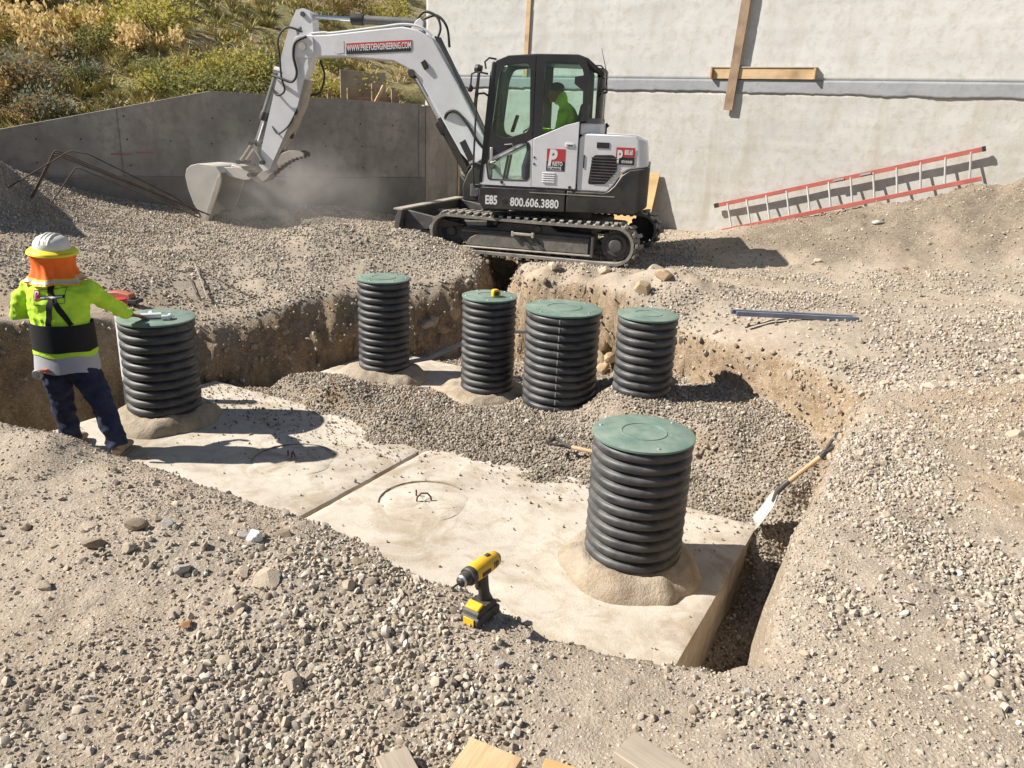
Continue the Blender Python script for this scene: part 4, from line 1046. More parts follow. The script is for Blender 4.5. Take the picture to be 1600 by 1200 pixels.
def riser(label, x, y, zb, zt, rad, ribs, collar, lean=(0, 0), seam=False, bolts=4, seed=0):
    t = thing('corrugated_riser', label, 'riser', (x, y, zb), seed * 1.3)
    t.rotation_euler = (lean[1], lean[0], seed * 1.3 if not seam else 0)
    h = zt - zb; pitch = h / ribs
    prof = []
    for i in range(ribs):
        z0 = i * pitch
        for f, dr in ((0.0, -0.034), (0.05, -0.030), (0.13, -0.013), (0.28, -0.003), (0.5, 0.0), (0.72, -0.003), (0.87, -0.013), (0.95, -0.030)):
            prof.append((rad + dr, z0 + f * pitch))
    prof.append((rad - 0.036, h)); prof.append((0.0, h))
    me_ = MB().lathe(prof, 56).mesh('pipe', 60)
    a = mverts(me_).copy(); an = np.arctan2(a[:, 1], a[:, 0]); rr_ = np.hypot(a[:, 0], a[:, 1])
    k = 1 + 0.006 * np.sin(2 * an + seed) + 0.004 * noise2(an * 1.0 + seed * 5, a[:, 2] * 4)
    a[:, 0] *= k; a[:, 1] *= k; set_mverts(me_, a)
    obj('pipe', me_, 'corrugated', t)
    if seam:
        mb = MB()
        for i in range(ribs):
            z0 = (i + 0.5) * pitch
            mb.tube([((rad + dr + 0.003) * math.cos(R(-98)), (rad + dr + 0.003) * math.sin(R(-98)), z0 + f * pitch) for f, dr in ((-0.30, -0.010), (-0.15, -0.003), (0, 0.0), (0.15, -0.003), (0.30, -0.010))], 0.007, 6)
        mb.build('mould_seam', 'seam_grey', t)
    lr = rad + 0.004
    lid = MB().lathe([(0, 0.012), (lr * 0.42, 0.012), (lr * 0.425, 0.016), (lr * 0.455, 0.016), (lr * 0.46, 0.012), (lr * 0.96, 0.011), (lr, 0.006), (lr, -0.006), (lr * 0.97, -0.012), (0, -0.012)], 56, c=(0, 0, h + 0.012)).build('lid', 'lid_green', t, smooth=40)
    for i in range(bolts):
        a_ = i * 2 * math.pi / bolts + 0.5 + seed
        MB().lathe([(0, 0.008), (0.009, 0.007), (0.012, 0.0)], 8, c=(lr * 0.86 * math.cos(a_), lr * 0.86 * math.sin(a_), h + 0.0225)).build('bolt', 'bolt', lid)
    if collar:
        cr, ch, ox = collar
        n, kk = 72, 15; v_ = []; f_ = []
        for i in range(kk):
            f = i / (kk - 1)
            for j in range(n):
                a_ = 2 * math.pi * j / n
                rim = cr * (1 + 0.05 * float(noise2(np.array(math.cos(a_) * 6 + seed), np.array(math.sin(a_) * 6))) + 0.13 * float(noise2(np.array(math.cos(a_) * 1.5 + seed * 3), np.array(math.sin(a_) * 1.5 + seed))))
                q = (rad - 0.03) * (1 - f) + rim * f
                zz = (0.008 - (ch + 0.005) * (f ** 2.6)) + (0.036 * float(noise2(np.array(q * math.cos(a_) * 5 + seed * 9), np.array(q * math.sin(a_) * 5))) + 0.020 * float(noise2(np.array(q * math.cos(a_) * 16 + seed), np.array(q * math.sin(a_) * 16)))) * (1 if 0 < i < kk - 1 else 0)
                v_.append((q * math.cos(a_) + ox * f, q * math.sin(a_), zz if i < kk - 1 else -ch - 0.03))
        for i in range(kk - 1):
            for j in range(n): f_.append((i * n + j, i * n + (j + 1) % n, (i + 1) * n + (j + 1) % n, (i + 1) * n + j))
        co_ = MB().add(v_, f_).build('mortar_collar', 'mortar', t, smooth=70)
    return t
riser('dark corrugated riser in the foreground, green lid, on a mortar collar by the tank end', 0.80, 4.39, -0.93, -0.15, 0.303, 11, (0.452, 0.125, 0.02), bolts=3, seed=1)
riser('dark corrugated riser beside the worker, with white fittings on its green lid', -3.08, 6.56, -0.93, -0.13, 0.312, 10, (0.475, 0.125, 0.02), bolts=0, seed=2)
riser('slim dark corrugated riser standing leftmost of the back row, on a mortar mound', -1.37, 8.03, -0.93, 0.005, 0.268, 13, (0.50, 0.125, 0.05), bolts=6, seed=3)
riser('slim dark corrugated riser with a yellow tape measure on its green lid', -0.25, 7.47, -0.93, -0.015, 0.264, 13, (0.50, 0.125, -0.08), bolts=5, seed=4)
riser('widest dark corrugated riser of the back row, a pale seam down its ribs', 0.45, 7.14, -0.94, -0.03, 0.352, 12, None, seam=True, bolts=4, seed=5)
riser('short dark corrugated riser rightmost of the back row, sunk in gravel', 1.16, 6.70, -0.72, 0.045, 0.262, 10, None, bolts=0, seed=6)

# ================================================================== PIPES, BARS, TOOLS
pp = thing('standpipe', 'white plastic standpipe with a red cap behind the worker\'s riser', 'pipe', (-3.62, 7.02, -1.65))
MB().lathe([(0.0, 0), (0.055, 0), (0.055, 1.50), (0.0, 1.50)], 20).build('pipe', 'pvc_white', pp)
MB().lathe([(0.0, 0), (0.066, 0), (0.07, 0.02), (0.07, 0.07), (0.062, 0.078), (0, 0.08)], 20, c=(0, 0, 1.50)).build('cap', 'cap_red', pp)
tag(MB().tube([(-1.15, 8.10, -0.90), (-0.9, 8.16, -0.86), (-0.6, 8.32, -0.74), (-0.35, 8.5, -0.62), (0.25, 8.7, -0.66), (0.75, 7.7, -0.93)], 0.024, 8).build('conduit', 'grey_pipe'), 'grey plastic conduit running behind the risers between the two slim ones', 'conduit')
for (dx, dy, lab) in ((0, 0, 'front one of two bluish steel struts lying on the gravel right of the risers'), (-0.03, 0.075, 'rear one of two bluish steel struts lying on the gravel right of the risers')):
    a, b = np.array([2.06 + dx, 7.19 + dy]), np.array([3.22 + dx, 7.24 + dy])
    za, zb_ = float(ground_h(a[0:1], a[1:2])[0]) + 0.035, float(ground_h(b[0:1], b[1:2])[0]) + 0.035
    zm = max(za, zb_)
    o = MB().bar((a[0], a[1], zm), (b[0], b[1], zm - 0.02), 0.042, 0.042)
    o = o.build('steel_strut', 'galv', bevel=0.004); tag(o, lab, 'strut', 'steel struts')
gz = lambda x, y: float(ground_h(np.array([float(x)]), np.array([float(y)]))[0])

def shovel(label, tip, grip, blade=True, bw=0.19):
    tip, grip = Vector(tip), Vector(grip); ax = (grip - tip).normalized()
    side = ax.cross(Vector((0, 0, 1))).normalized(); up_ = side.cross(ax)
    t = thing('shovel', label, 'shovel', tip)
    mt = Matrix((ax, side, up_)).transposed().to_4x4()
    t.matrix_world = Matrix.Translation(tip) @ mt
    L = (grip - tip).length
    # blade: dished plate, square nosed
    nx_, ny_ = 9, 9; v = []; f = []
    for i in range(nx_):
        u = i / (nx_ - 1)
        for j in range(ny_):
            w_ = (j / (ny_ - 1) - 0.5) * 2
            hw = bw / 2 * (1.0 if u < 0.75 else 1.0 - (u - 0.75) * 2.2)
            v.append((u * 0.29, w_ * hw, 0.018 * w_ * w_ + 0.012 + 0.03 * u * u))
    for i in range(nx_ - 1):
        for j in range(ny_ - 1): f.append((i * ny_ + j, i * ny_ + j + 1, (i + 1) * ny_ + j + 1, (i + 1) * ny_ + j))
    bl = MB().add(v, f).build('blade', 'shovel_steel', t, smooth=60)
    so_ = bl.modifiers.new('thick', 'SOLIDIFY'); so_.thickness = 0.004
    MB().tube([(0.22, 0, 0.035), (0.30, 0, 0.06), (0.37, 0, 0.056), (0.41, 0, 0.05)], [0.014, 0.021, 0.02, 0.019], 10).build('socket', 'muffler', t)
    MB().tube([(0.40, 0, 0.051), (L - 0.17, 0, 0.0)], 0.0165, 10).build('shaft', 'wood_handle', t)
    mb = MB().tube([(L - 0.19, 0, 0.002), (L - 0.14, 0, 0)], 0.021, 10)
    for s_ in (-1, 1): mb.tube([(L - 0.15, 0, 0), (L - 0.11, s_ * 0.03, 0), (L - 0.07, s_ * 0.052, 0), (L - 0.01, s_ * 0.052, 0)], 0.012, 8)
    mb.build('handle_yoke', 'tool_black', t)
    MB().tube([(L - 0.012, -0.062, 0), (L - 0.012, 0.062, 0)], 0.0165, 10).build('grip', 'tool_black', t)
    return t
shovel('shovel with a bright steel blade propped at the tank corner in the trench', (1.77, 4.98, -1.04), (2.20, 4.90, -0.30), bw=0.2)
shovel('shovel half hidden behind the foreground riser, only its grip showing', (1.22, 5.55, -0.97), (0.33, 5.98, -0.86))

def drill():
    t = thing('cordless_drill', 'yellow and black cordless drill standing on its battery at the pit edge', 'drill', (-0.075, 2.285, gz(-0.075, 2.285) + 0.004), R(236)); t.scale = (0.95, 0.95, 0.95)
    # local: x forward (chuck), z up
    MB().prism(rpoly([(-0.065, 0.0), (0.062, 0.0), (0.066, 0.012), (0.066, 0.030), (0.05, 0.040), (-0.06, 0.040), (-0.068, 0.03)], 0.008), -0.040, 0.040).build('battery', 'tool_black', t, bevel=0.006)
    MB().prism(rpoly([(0.0, 0.041), (0.064, 0.036), (0.058, 0.056), (0.02, 0.068), (-0.045, 0.066), (-0.056, 0.05), (-0.05, 0.041)], 0.01), -0.034, 0.034).build('foot', 'tool_black', t, bevel=0.006)
    MB().box((0.068, 0, 0.018), (0.004, 0.046, 0.030)).build('battery_panel', 'tool_yellow', t, bevel=0.0015)
    MB().box((0.036, 0, 0.064), (0.036, 0.058, 0.016), (0, 0.35, 0)).build('foot_panel', 'tool_yellow', t, bevel=0.004)
    mb = MB().tube([(-0.028, 0, 0.052), (-0.022, 0, 0.08), (-0.014, 0, 0.12), (-0.004, 0, 0.165), (0.004, 0, 0.19)], [0.034, 0.024, 0.022, 0.026, 0.032], 14, ry=[0.024, 0.0185, 0.018, 0.020, 0.022], side=(1, 0, 0))
    mb.build('grip', 'tool_black', t, smooth=50)
    mb = MB().tube([(0.018, 0, 0.128), (0.026, 0, 0.142), (0.022, 0, 0.158)], 0.008, 8); mb.build('trigger', 'tool_black', t)
    MB().tube([(-0.088, 0, 0.203), (-0.080, 0, 0.203), (-0.06, 0, 0.203), (-0.01, 0, 0.203), (0.045, 0, 0.203), (0.058, 0, 0.203)], [0.018, 0.028, 0.034, 0.036, 0.034, 0.030], 20, ry=[0.018, 0.026, 0.031, 0.032, 0.031, 0.028], side=(0, 0, 1)).build('motor_housing', 'tool_yellow', t, smooth=50)
    MB().tube([(-0.094, 0, 0.203), (-0.078, 0, 0.203), (-0.076, 0, 0.203)], [0.016, 0.0275, 0.0285], 20).build('end_cap', 'tool_black', t)
    MB().box((-0.03, 0, 0.238), (0.022, 0.014, 0.006)).build('speed_switch', 'tool_black', t, bevel=0.002)
    for s_ in (-1, 1):
        for k in range(3): MB().box((-0.055 + k * 0.010, s_ * 0.0305, 0.207), (0.004, 0.004, 0.022)).build('vent_slot', 'tool_black', t)
        MB().box((0.012, s_ * 0.0325, 0.200), (0.045, 0.003, 0.014)).build('name_plate', 'tool_black', t)
    MB().tube([(0.056, 0, 0.203), (0.06, 0, 0.203), (0.078, 0, 0.203), (0.082, 0, 0.203)], [0.030, 0.033, 0.033, 0.029], 20).build('clutch_ring', 'tool_black', t)
    MB().tube([(0.080, 0, 0.203), (0.10, 0, 0.203), (0.112, 0, 0.203), (0.124, 0, 0.203), (0.127, 0, 0.203)], [0.025, 0.0245, 0.022, 0.013, 0.009], 18).build('chuck', 'tool_black', t)
    MB().tube([(0.112, 0, 0.203), (0.119, 0, 0.203)], [0.0226, 0.0182], 18, caps=False).build('chuck_ring', 'bolt', t)
    MB().tube([(0.125, 0, 0.203), (0.165, 0, 0.203), (0.172, 0, 0.203)], [0.0035, 0.0035, 0.001], 8).build('drill_bit', 'muffler', t)
drill()

# tape measure on the second riser's lid
tm = thing('tape_measure', 'small yellow and black tape measure lying on a green riser lid', 'tape measure', (-0.19, 7.40, 0.012), 0.5)
MB().prism(rpoly([(-0.04, 0), (0.04, 0), (0.04, 0.045), (0.02, 0.07), (-0.03, 0.07), (-0.04, 0.05)], 0.01), -0.026, 0.026).build('case', 'tool_yellow', tm, bevel=0.004)
MB().prism(rpoly([(-0.025, 0.012), (0.02, 0.012), (0.02, 0.05), (-0.022, 0.05)], 0.01), -0.029, 0.029).build('side_panel', 'tool_black', tm, bevel=0.002)
MB().box((0.043, 0, 0.008), (0.008, 0.02, 0.012)).build('hook', 'bolt', tm)
# fittings on the worker's lid
ft = thing('pipe_fittings', 'white plastic pipe tee and elbow lying on the green lid by the worker\'s hand', 'fitting', (-3.06, 6.47, -0.104), 0.3)
MB().tube([(-0.10, 0, 0.025), (0.06, 0.02, 0.025)], 0.024, 10).build('tee_body', 'pvc_white', ft)
MB().tube([(-0.02, 0.01, 0.025), (-0.03, 0.09, 0.03)], 0.022, 10).build('branch', 'pvc_white', ft)
MB().tube([(0.07, -0.05, 0.022), (0.11, -0.05, 0.022), (0.13, -0.03, 0.022), (0.13, 0.02, 0.022)], 0.02, 10).build('elbow', 'pvc_white', ft)
# reddish tool and cable left on the gravel
rtz = gz(-4.12, 8.05)
rt_ = thing('red_hand_tool', 'dusty red and dark hand tool with a coiled cord on the dirt behind the worker', 'tool', (-4.14, 8.05, rtz), R(-10))
MB().prism(rpoly([(-0.16, 0.03), (0.02, 0.02), (0.16, 0.05), (0.15, 0.10), (0.0, 0.12), (-0.12, 0.11)], 0.03), -0.05, 0.05).build('housing', 'hose_red', rt_, bevel=0.01)
MB().box((0.12, 0.0, 0.03), (0.22, 0.13, 0.04)).build('base_plate', 'tarnish', rt_, bevel=0.006)
MB().tube([(-0.15, 0, 0.07), (-0.26, 0.05, 0.04), (-0.38, 0.02, 0.02), (-0.45, 0.12, 0.02), (-0.34, 0.18, 0.02), (-0.25, 0.10, 0.02)], 0.012, 7).build('cord', 'hose', rt_)
def on_ground(pts, dz=0.02): return [(x, y, gz(x, y) + dz) for x, y in pts]
tag(MB().tube(on_ground([(-3.9, 8.9), (-3.6, 9.0), (-3.2, 8.8), (-2.9, 8.6), (-3.1, 8.45), (-3.5, 8.5), (-3.7, 8.8)], 0.02), 0.006, 6).build('tie_wire', 'rebar'), 'thin brown wire looped on the gravel behind the pit', 'wire')
tag(MB().tube(on_ground([(-3.75, 9.1), (-3.55, 8.75), (-3.4, 8.5)], 0.05), 0.008, 6).build('timber_lath', 'wood_grey'), 'thin pale stick lying on the gravel behind the pit', 'stick')

# bent reinforcing bars heaped against the dark wall
def bar_frame(label, pts, r=0.014):
    pts = [Vector(p) for p in pts]
    fine = [pts[0]]
    for i in range(1, len(pts) - 1):
        a, b, c_ = pts[i - 1], pts[i], pts[i + 1]; q = 0.05
        p0 = b + (a - b).normalized() * q; p1 = b + (c_ - b).normalized() * q
        for k in range(5):
            t_ = k / 4; fine.append(p0 * (1 - t_) ** 2 + b * 2 * t_ * (1 - t_) + p1 * t_ * t_)
    fine.append(pts[-1])
    return tag(MB().tube(fine, r, 7).build('bent_rebar', 'rebar'), label, 'rebar', 'bent bars on the gravel heap')
for k, (dy, lab) in enumerate(((0.0, 'bent rusty bar of the tall angled bundle against the dark wall'), (0.05, 'bent rusty bar of the tall angled bundle against the dark wall'), (0.11, 'bent rusty bar of the tall angled bundle against the dark wall'))):
    o = bar_frame(lab, [(-6.42 - dy * 0.3, 10.5 + dy, 0.40), (-6.08 - 0.04 * k, 10.62 + dy, 1.02 - 0.03 * k), (-4.25 - 0.1 * k, 10.95 + dy, 0.22 + 0.02 * k)], 0.010)
bar_frame('rusty bar bent near its foot, lying in front of the tall angled bundle', [(-6.05, 10.3, 0.36), (-5.72, 10.42, 0.83), (-4.3, 10.75, 0.20)], 0.009)
bar_frame('long rusty bar crossing over the angled bundle with a hooked right end', [(-6.95, 10.35, 0.34), (-5.82, 10.5, 1.02), (-5.62, 10.55, 0.99), (-4.75, 11.0, 0.45), (-4.45, 11.1, 0.2)], 0.008)
# planks at the photographer's feet
def plank(label, a, b, w, mat_, z=0.05, th=0.026, roll=0.0):
    a, b = Vector((a[0], a[1], z)), Vector((b[0], b[1], z - 0.01)); d = b - a
    o = MB().box((0, 0, 0), (d.length, w, th)).build('plank', mat_, None, bevel=0.002, loc=(a + b) / 2, rot=(roll, math.atan2(-(b.z - a.z), math.hypot(d.x, d.y)), math.atan2(d.y, d.x)))
    return tag(o, label, 'plank', 'planks at the lower edge')
plank('thin greenish plank end at the lower edge, leftmost of the four', (-0.275, 1.645), (-0.02, 1.2), 0.085, 'wood_grey', 0.016)
plank('wide pale plank end at the lower edge, left of the middle', (0.0, 1.655), (-0.24, 1.15), 0.15, 'wood_pale', 0.034)
plank('orange-edged plank end at the lower edge, third from the left', (0.11, 1.585), (0.45, 1.47), 0.12, 'plywood', 0.02)
plank('pale grey plank end at the lower edge, rightmost of the four', (0.34, 1.70), (0.72, 1.36), 0.10, 'wood_grey', 0.028)

# single rocks one can point at
def rock(label, x, y, size, seed, col, flat=0.65, group=None, rot=0.0, sink=0.25, zoff=None):
    me_ = stone_mesh('rock', 300 + seed, 3, flat, 0.12)
    o = obj('rock', me_, col, None, loc=(x, y, (gz(x, y) if zoff is None else zoff) + size * flat * (1 - sink * 2) * 0.6), rot=(random.uniform(-.2, .2), random.uniform(-.2, .2), rot))
    o.scale = (size, size, size); return tag(o, label, 'rock', group)
def rock_mat(name, a, b):
    return concrete_mat(name, a, b, 0.15, 0.5, fine=30)
M['rock_tan'] = rock_mat('rock_tan', (0.50, 0.42, 0.32), (0.38, 0.30, 0.21)); M['rock_white'] = rock_mat('rock_white', (0.72, 0.73, 0.71), (0.6, 0.6, 0.57))
M['rock_brown'] = rock_mat('rock_brown', (0.30, 0.24, 0.17), (0.21, 0.16, 0.11)); M['rock_grey'] = rock_mat('rock_grey', (0.44, 0.41, 0.37), (0.34, 0.31, 0.27)); M['rock_clay'] = rock_mat('rock_clay', (0.46, 0.35, 0.225), (0.30, 0.205, 0.12)); M['rock_rust'] = rock_mat('rock_rust', (0.40, 0.22, 0.12), (0.28, 0.17, 0.10))
rock('smooth white stone on the gravel near the tank joint', -0.96, 2.66, 0.040, 1, 'rock_white', 0.8, sink=0.1)
rock('large pale tan boulder half buried in the foreground gravel', -0.83, 2.40, 0.075, 2, 'rock_tan', 0.6)
rock('flat brown stone right beside the white stone', -0.86, 2.72, 0.040, 3, 'rock_brown', 0.6)
rock('biggest dark brown rock in the row at the left foreground', -1.50, 2.54, 0.050, 4, 'rock_brown', 0.75)
rock('dark squarish rock behind the brown row, left foreground', -1.41, 2.66, 0.042, 5, 'rock_brown', 0.7)
rock('grey angular rock right of the brown row, left foreground', -1.30, 2.68, 0.040, 6, 'rock_grey', 0.7)
rock('rust-stained stone in the gravel below the pale boulder', -1.02, 2.16, 0.026, 7, 'rock_rust', 0.6)
rock('tan block standing in the gravel at the lower left centre', -0.61, 1.93, 0.045, 8, 'rock_tan', 0.8)
rock('small round grey stone in the dirt below the drill', 0.0, 2.04, 0.024, 9, 'rock_grey', 0.8)
rock('pale angular boulder left of the pair behind the short riser', 1.34, 8.29, 0.115, 10, 'rock_clay', 0.75, sink=0.35)
rock('rounded boulder right of the pair behind the short riser', 1.60, 8.42, 0.105, 11, 'rock_clay', 0.8, sink=0.35)
rock('grey stone lying on the mound below the ladder foot', 5.2, 11.6, 0.10, 12, 'rock_grey', 0.6)
rng2 = random.Random(21); k_ = 0
while k_ < 46:
    x_, y_ = rng2.uniform(-2.4, -0.3), rng2.uniform(1.6, 3.2)
    if k_ > 30: x_, y_ = rng2.uniform(0.4, 2.6), rng2.uniform(1.7, 4.2)
    if pit_sd(np.array([x_]), np.array([y_]))[0] > -0.08 or (k_ < 20 and abs(y_ - 2.58 + 0.12 * (x_ + 1.2)) > 0.16): continue
    rock('loose angular stone among the gravel of the near ground', x_, y_, rng2.choice([0.014, 0.018, 0.022, 0.030, 0.036]), 40 + k_, rng2.choice(['rock_tan', 'rock_tan', 'rock_grey', 'rock_brown']), rng2.uniform(0.5, 0.75), 'near loose stones', rng2.uniform(0, 6), 0.2); k_ += 1
k_ = 0
while k_ < 60:                         # lumps of dug clay by the machine and along the cut faces
    r_ = rng2.random()
    if r_ < 0.45: x_, y_ = rng2.uniform(0.2, 2.2), rng2.uniform(8.5, 9.5)
    elif r_ < 0.7: x_, y_ = rng2.uniform(2.6, 4.6), rng2.uniform(3.6, 5.6)
    else: x_, y_ = rng2.uniform(4, 7), rng2.uniform(9, 11.6)
    if pit_sd(np.array([x_]), np.array([y_]))[0] > -0.08: continue
    nm_ = ('clay lump dug up beside the excavator track', 'clay lumps by the track') if r_ < 0.45 else ('clod of clay on the ground right of the pit', 'clods right of the pit') if r_ < 0.7 else ('clod on the dirt mound under the ladder', 'clods on the mound')
    rock(nm_[0], x_, y_, rng2.choice([0.03, 0.04, 0.05, 0.08]) * (1.3 if r_ < 0.45 else 0.8), 100 + k_, rng2.choice(['rock_tan', 'rock_tan', 'rock_brown' if r_ > 0.7 else 'rock_tan']), rng2.uniform(0.55, 0.8), nm_[1], rng2.uniform(0, 6), 0.2); k_ += 1
k_ = 0
while k_ < 16:                         # bedrock blocks standing out of the cut faces
    a_, b_ = rng2.choice([((-1.1, 9.2), (-0.6, 9.45)), ((0.85, 8.5), (1.35, 7.85)), ((1.75, 7.2), (2.2, 6.6))])
    f = rng2.random(); x_, y_ = a_[0] + (b_[0] - a_[0]) * f, a_[1] + (b_[1] - a_[1]) * f
    zz = rng2.uniform(-1.05, -0.60)
    o = rock('rough block of bedrock in the cut face of the pit', x_, y_, rng2.uniform(0.08, 0.20), 200 + k_, rng2.choice(['rock_clay', 'rock_clay', 'rock_tan']), rng2.uniform(0.8, 1.2), 'bedrock blocks in the pit wall', rng2.uniform(0, 6), 0.3, zz); k_ += 1
# ================================================================== EXCAVATOR
EO = Vector((0.54, 11.55, -0.12)); UY = R(180 - 9); TY = R(-9)      # the undercarriage is slewed against the upper body
ex = thing('excavator', 'white and black compact excavator on rubber tracks, digging with its bucket', 'excavator', EO, UY)
# ---- undercarriage
def stadium(x0, x1, zc, r, step):
    pts = []; L = x1 - x0; per = 2 * L + 2 * math.pi * r; n = int(round(per / step))
    for i in range(n):
        d = i * per / n
        if d < L: p, q = (x0 + d, zc - r), (0, -1)
        elif d < L + math.pi * r:
            a = (d - L) / r - math.pi / 2; p, q = (x1 + r * math.cos(a), zc + r * math.sin(a)), (math.cos(a), math.sin(a))
        elif d < 2 * L + math.pi * r: p, q = (x1 - (d - L - math.pi * r), zc + r), (0, 1)
        else:
            a = (d - 2 * L - math.pi * r) / r + math.pi / 2; p, q = (x0 + r * math.cos(a), zc + r * math.sin(a)), (math.cos(a), math.sin(a))
        pts.append((p, q))
    return pts
def make_track(side):
    yc = side * 0.925; w = 0.45
    x0, x1, zc, r = -1.10, 1.22, 0.258, 0.228
    st = stadium(x0, x1, zc, r, 0.05); n = len(st); mb = MB(); v = []; f = []
    for (p, q) in st:
        sag = -0.012 * math.sin(math.pi * min(1, max(0, (p[0] - x0) / (x1 - x0)))) if q[1] > 0.9 else 0
        for (yy, rr) in ((-w/2, -0.012), (-w/2, 0.024), (w/2, 0.024), (w/2, -0.012)):
            v.append((p[0] + q[0] * rr, yc + yy, p[1] + q[1] * rr + sag))
    for i in range(n):
        j = (i + 1) % n
        for k in range(4):
            k2 = (k + 1) % 4; f.append((i * 4 + k, j * 4 + k, j * 4 + k2, i * 4 + k2))
    mb.add(v, f)
    tr = mb.build('track', 'track_rubber', ex, smooth=50, rotz=TY)
    # lugs: alternating half-width bars, joined as the tread
    mb = MB(); lug = stadium(x0, x1, zc, r, 0.118)
    for i, (p, q) in enumerate(lug):
        c = Vector((p[0] + q[0] * 0.040, yc, p[1] + q[1] * 0.040)); a = math.atan2(q[0], q[1])
        sag = -0.012 * math.sin(math.pi * min(1, max(0, (p[0] - x0) / (x1 - x0)))) if q[1] > 0.9 else 0
        for s_ in (-1, 1):
            cc = c + Vector((q[1], 0, -q[0])) * (0.024 * s_) + Vector((0, s_ * 0.105, sag))
            mb.box(cc, (0.052, 0.235, 0.034), (0, a, s_ * 0.16))
    mb.build('tread_lugs', 'track_rubber', tr, bevel=0.006)
    # inner drive lugs along the lower run
    mb = MB()
    for i, (p, q) in enumerate(stadium(x0, x1, zc, r, 0.10)):
        mb.box((p[0] - q[0] * 0.03, yc, p[1] - q[1] * 0.03), (0.045, 0.07, 0.045), (0, math.atan2(q[0], q[1]), 0))
    mb.build('guide_lugs', 'track_rubber', tr, bevel=0.006)
    yo = yc + side * 0.10
    MB().prism([(-0.78, 0.15), (1.02, 0.13), (1.10, 0.20), (1.02, 0.34), (0.55, 0.36), (0.50, 0.44), (-0.2, 0.44), (-0.3, 0.37), (-0.82, 0.36)], yc - 0.10, yc + 0.10).build('track_frame', 'dark_steel', tr, bevel=0.012)
    MB().prism([(-0.74, 0.12), (0.98, 0.10), (0.92, 0.20), (0.78, 0.275), (-0.74, 0.285)], yo, yo + side * 0.035).build('side_plate', 'worn_dark' if 'worn_dark' in M else 'dark_steel', tr, bevel=0.006)
    MB().bar((-0.78, yo + side * 0.05, 0.102), (1.0, yo + side * 0.05, 0.082), 0.05, 0.018).build('side_rail', 'worn_steel', tr, bevel=0.004)
    MB().bar((-0.76, yo + side * 0.02, 0.30), (1.04, yo + side * 0.02, 0.30), 0.06, 0.045).build('upper_beam', 'dark_steel', tr, bevel=0.008)
    MB().box((-0.80, yo + side * 0.04, 0.215), (0.035, 0.07, 0.27)).build('bracket', 'dark_steel', tr, bevel=0.005)
    # step bracket
    mb = MB().bar((0.02, yo + side * 0.075, 0.31), (0.28, yo + side * 0.075, 0.31), 0.03, 0.035)
    mb.box((0.29, yo + side * 0.06, 0.305), (0.035, 0.06, 0.07)).box((0.01, yo + side * 0.06, 0.305), (0.035, 0.06, 0.07))
    mb.build('step', 'worn_steel', tr, bevel=0.006)
    for xa in (0.14, -0.02): MB().bar((xa + 0.06, yo + side * 0.045, 0.29), (xa - 0.12, yo + side * 0.045, 0.12), 0.015, 0.05).build('step_arm', 'dark_steel', tr)
    MB().tube([(0.55, yo, 0.43), (0.55, yo + side * 0.06, 0.43)], 0.03, 12).build('carrier_roller', 'dark_steel', tr)
    MB().tube([(-0.05, yo - side * 0.02, 0.395), (-0.05, yo + side * 0.05, 0.395)], 0.038, 14).build('top_roller', 'dark_steel', tr)
    for xa in (-0.55, -0.2, 0.15, 0.5, 0.82): MB().tube([(xa, yc - 0.1, 0.09), (xa, yc + side * 0.12, 0.09)], 0.05, 14).build('bottom_roller', 'dark_steel', tr)
    # sprocket with teeth and hub
    mb = MB(); pts = []
    for i in range(42):
        a = 2 * math.pi * i / 42; q = 0.215 if i % 3 else 0.185; pts.append((x0 + q * math.cos(a), zc + q * math.sin(a)))
    sp = MB().prism(pts, yc + side * 0.03, yc + side * 0.075).build('sprocket', 'dark_steel', tr, bevel=0.004)
    rx = Matrix.Translation((x0, yc + side * 0.06, zc)) @ Matrix.Rotation(R(-90 * side), 4, 'X')
    MB().lathe([(0.0, 0.115), (0.075, 0.11), (0.085, 0.10), (0.09, 0.05), (0.14, 0.045), (0.15, 0.03), (0.15, 0.0)], 30, mat4=rx).build('hub', 'dark_steel', tr)
    rx = Matrix.Translation((x1, yc, zc)) @ Matrix.Rotation(R(-90 * side), 4, 'X')
    MB().lathe([(0.0, 0.07), (0.06, 0.07), (0.07, 0.03), (0.16, 0.02), (0.20, 0.06), (0.205, 0.05), (0.205, -0.05), (0.2, -0.06), (0, -0.06)], 30, mat4=rx).build('idler', 'dark_steel', tr)
    return tr
M['worn_dark'] = mat('worn_dark_plate', (0.13, 0.125, 0.115), 0.6, metal=0.2, var=0.35, scale=14, dust=0.4, bump=0.3, bscale=50)
make_track(1); make_track(-1)
MB().box((0.05, 0, 0.38), (1.5, 1.5, 0.16)).build('car_body', 'dark_steel', ex, bevel=0.02, rotz=TY)
MB().lathe([(0.0, 0.46), (0.50, 0.46), (0.50, 0.56), (0.46, 0.56), (0.46, 0.63), (0.0, 0.63)], 40).build('slew_ring', 'dark_steel', ex)
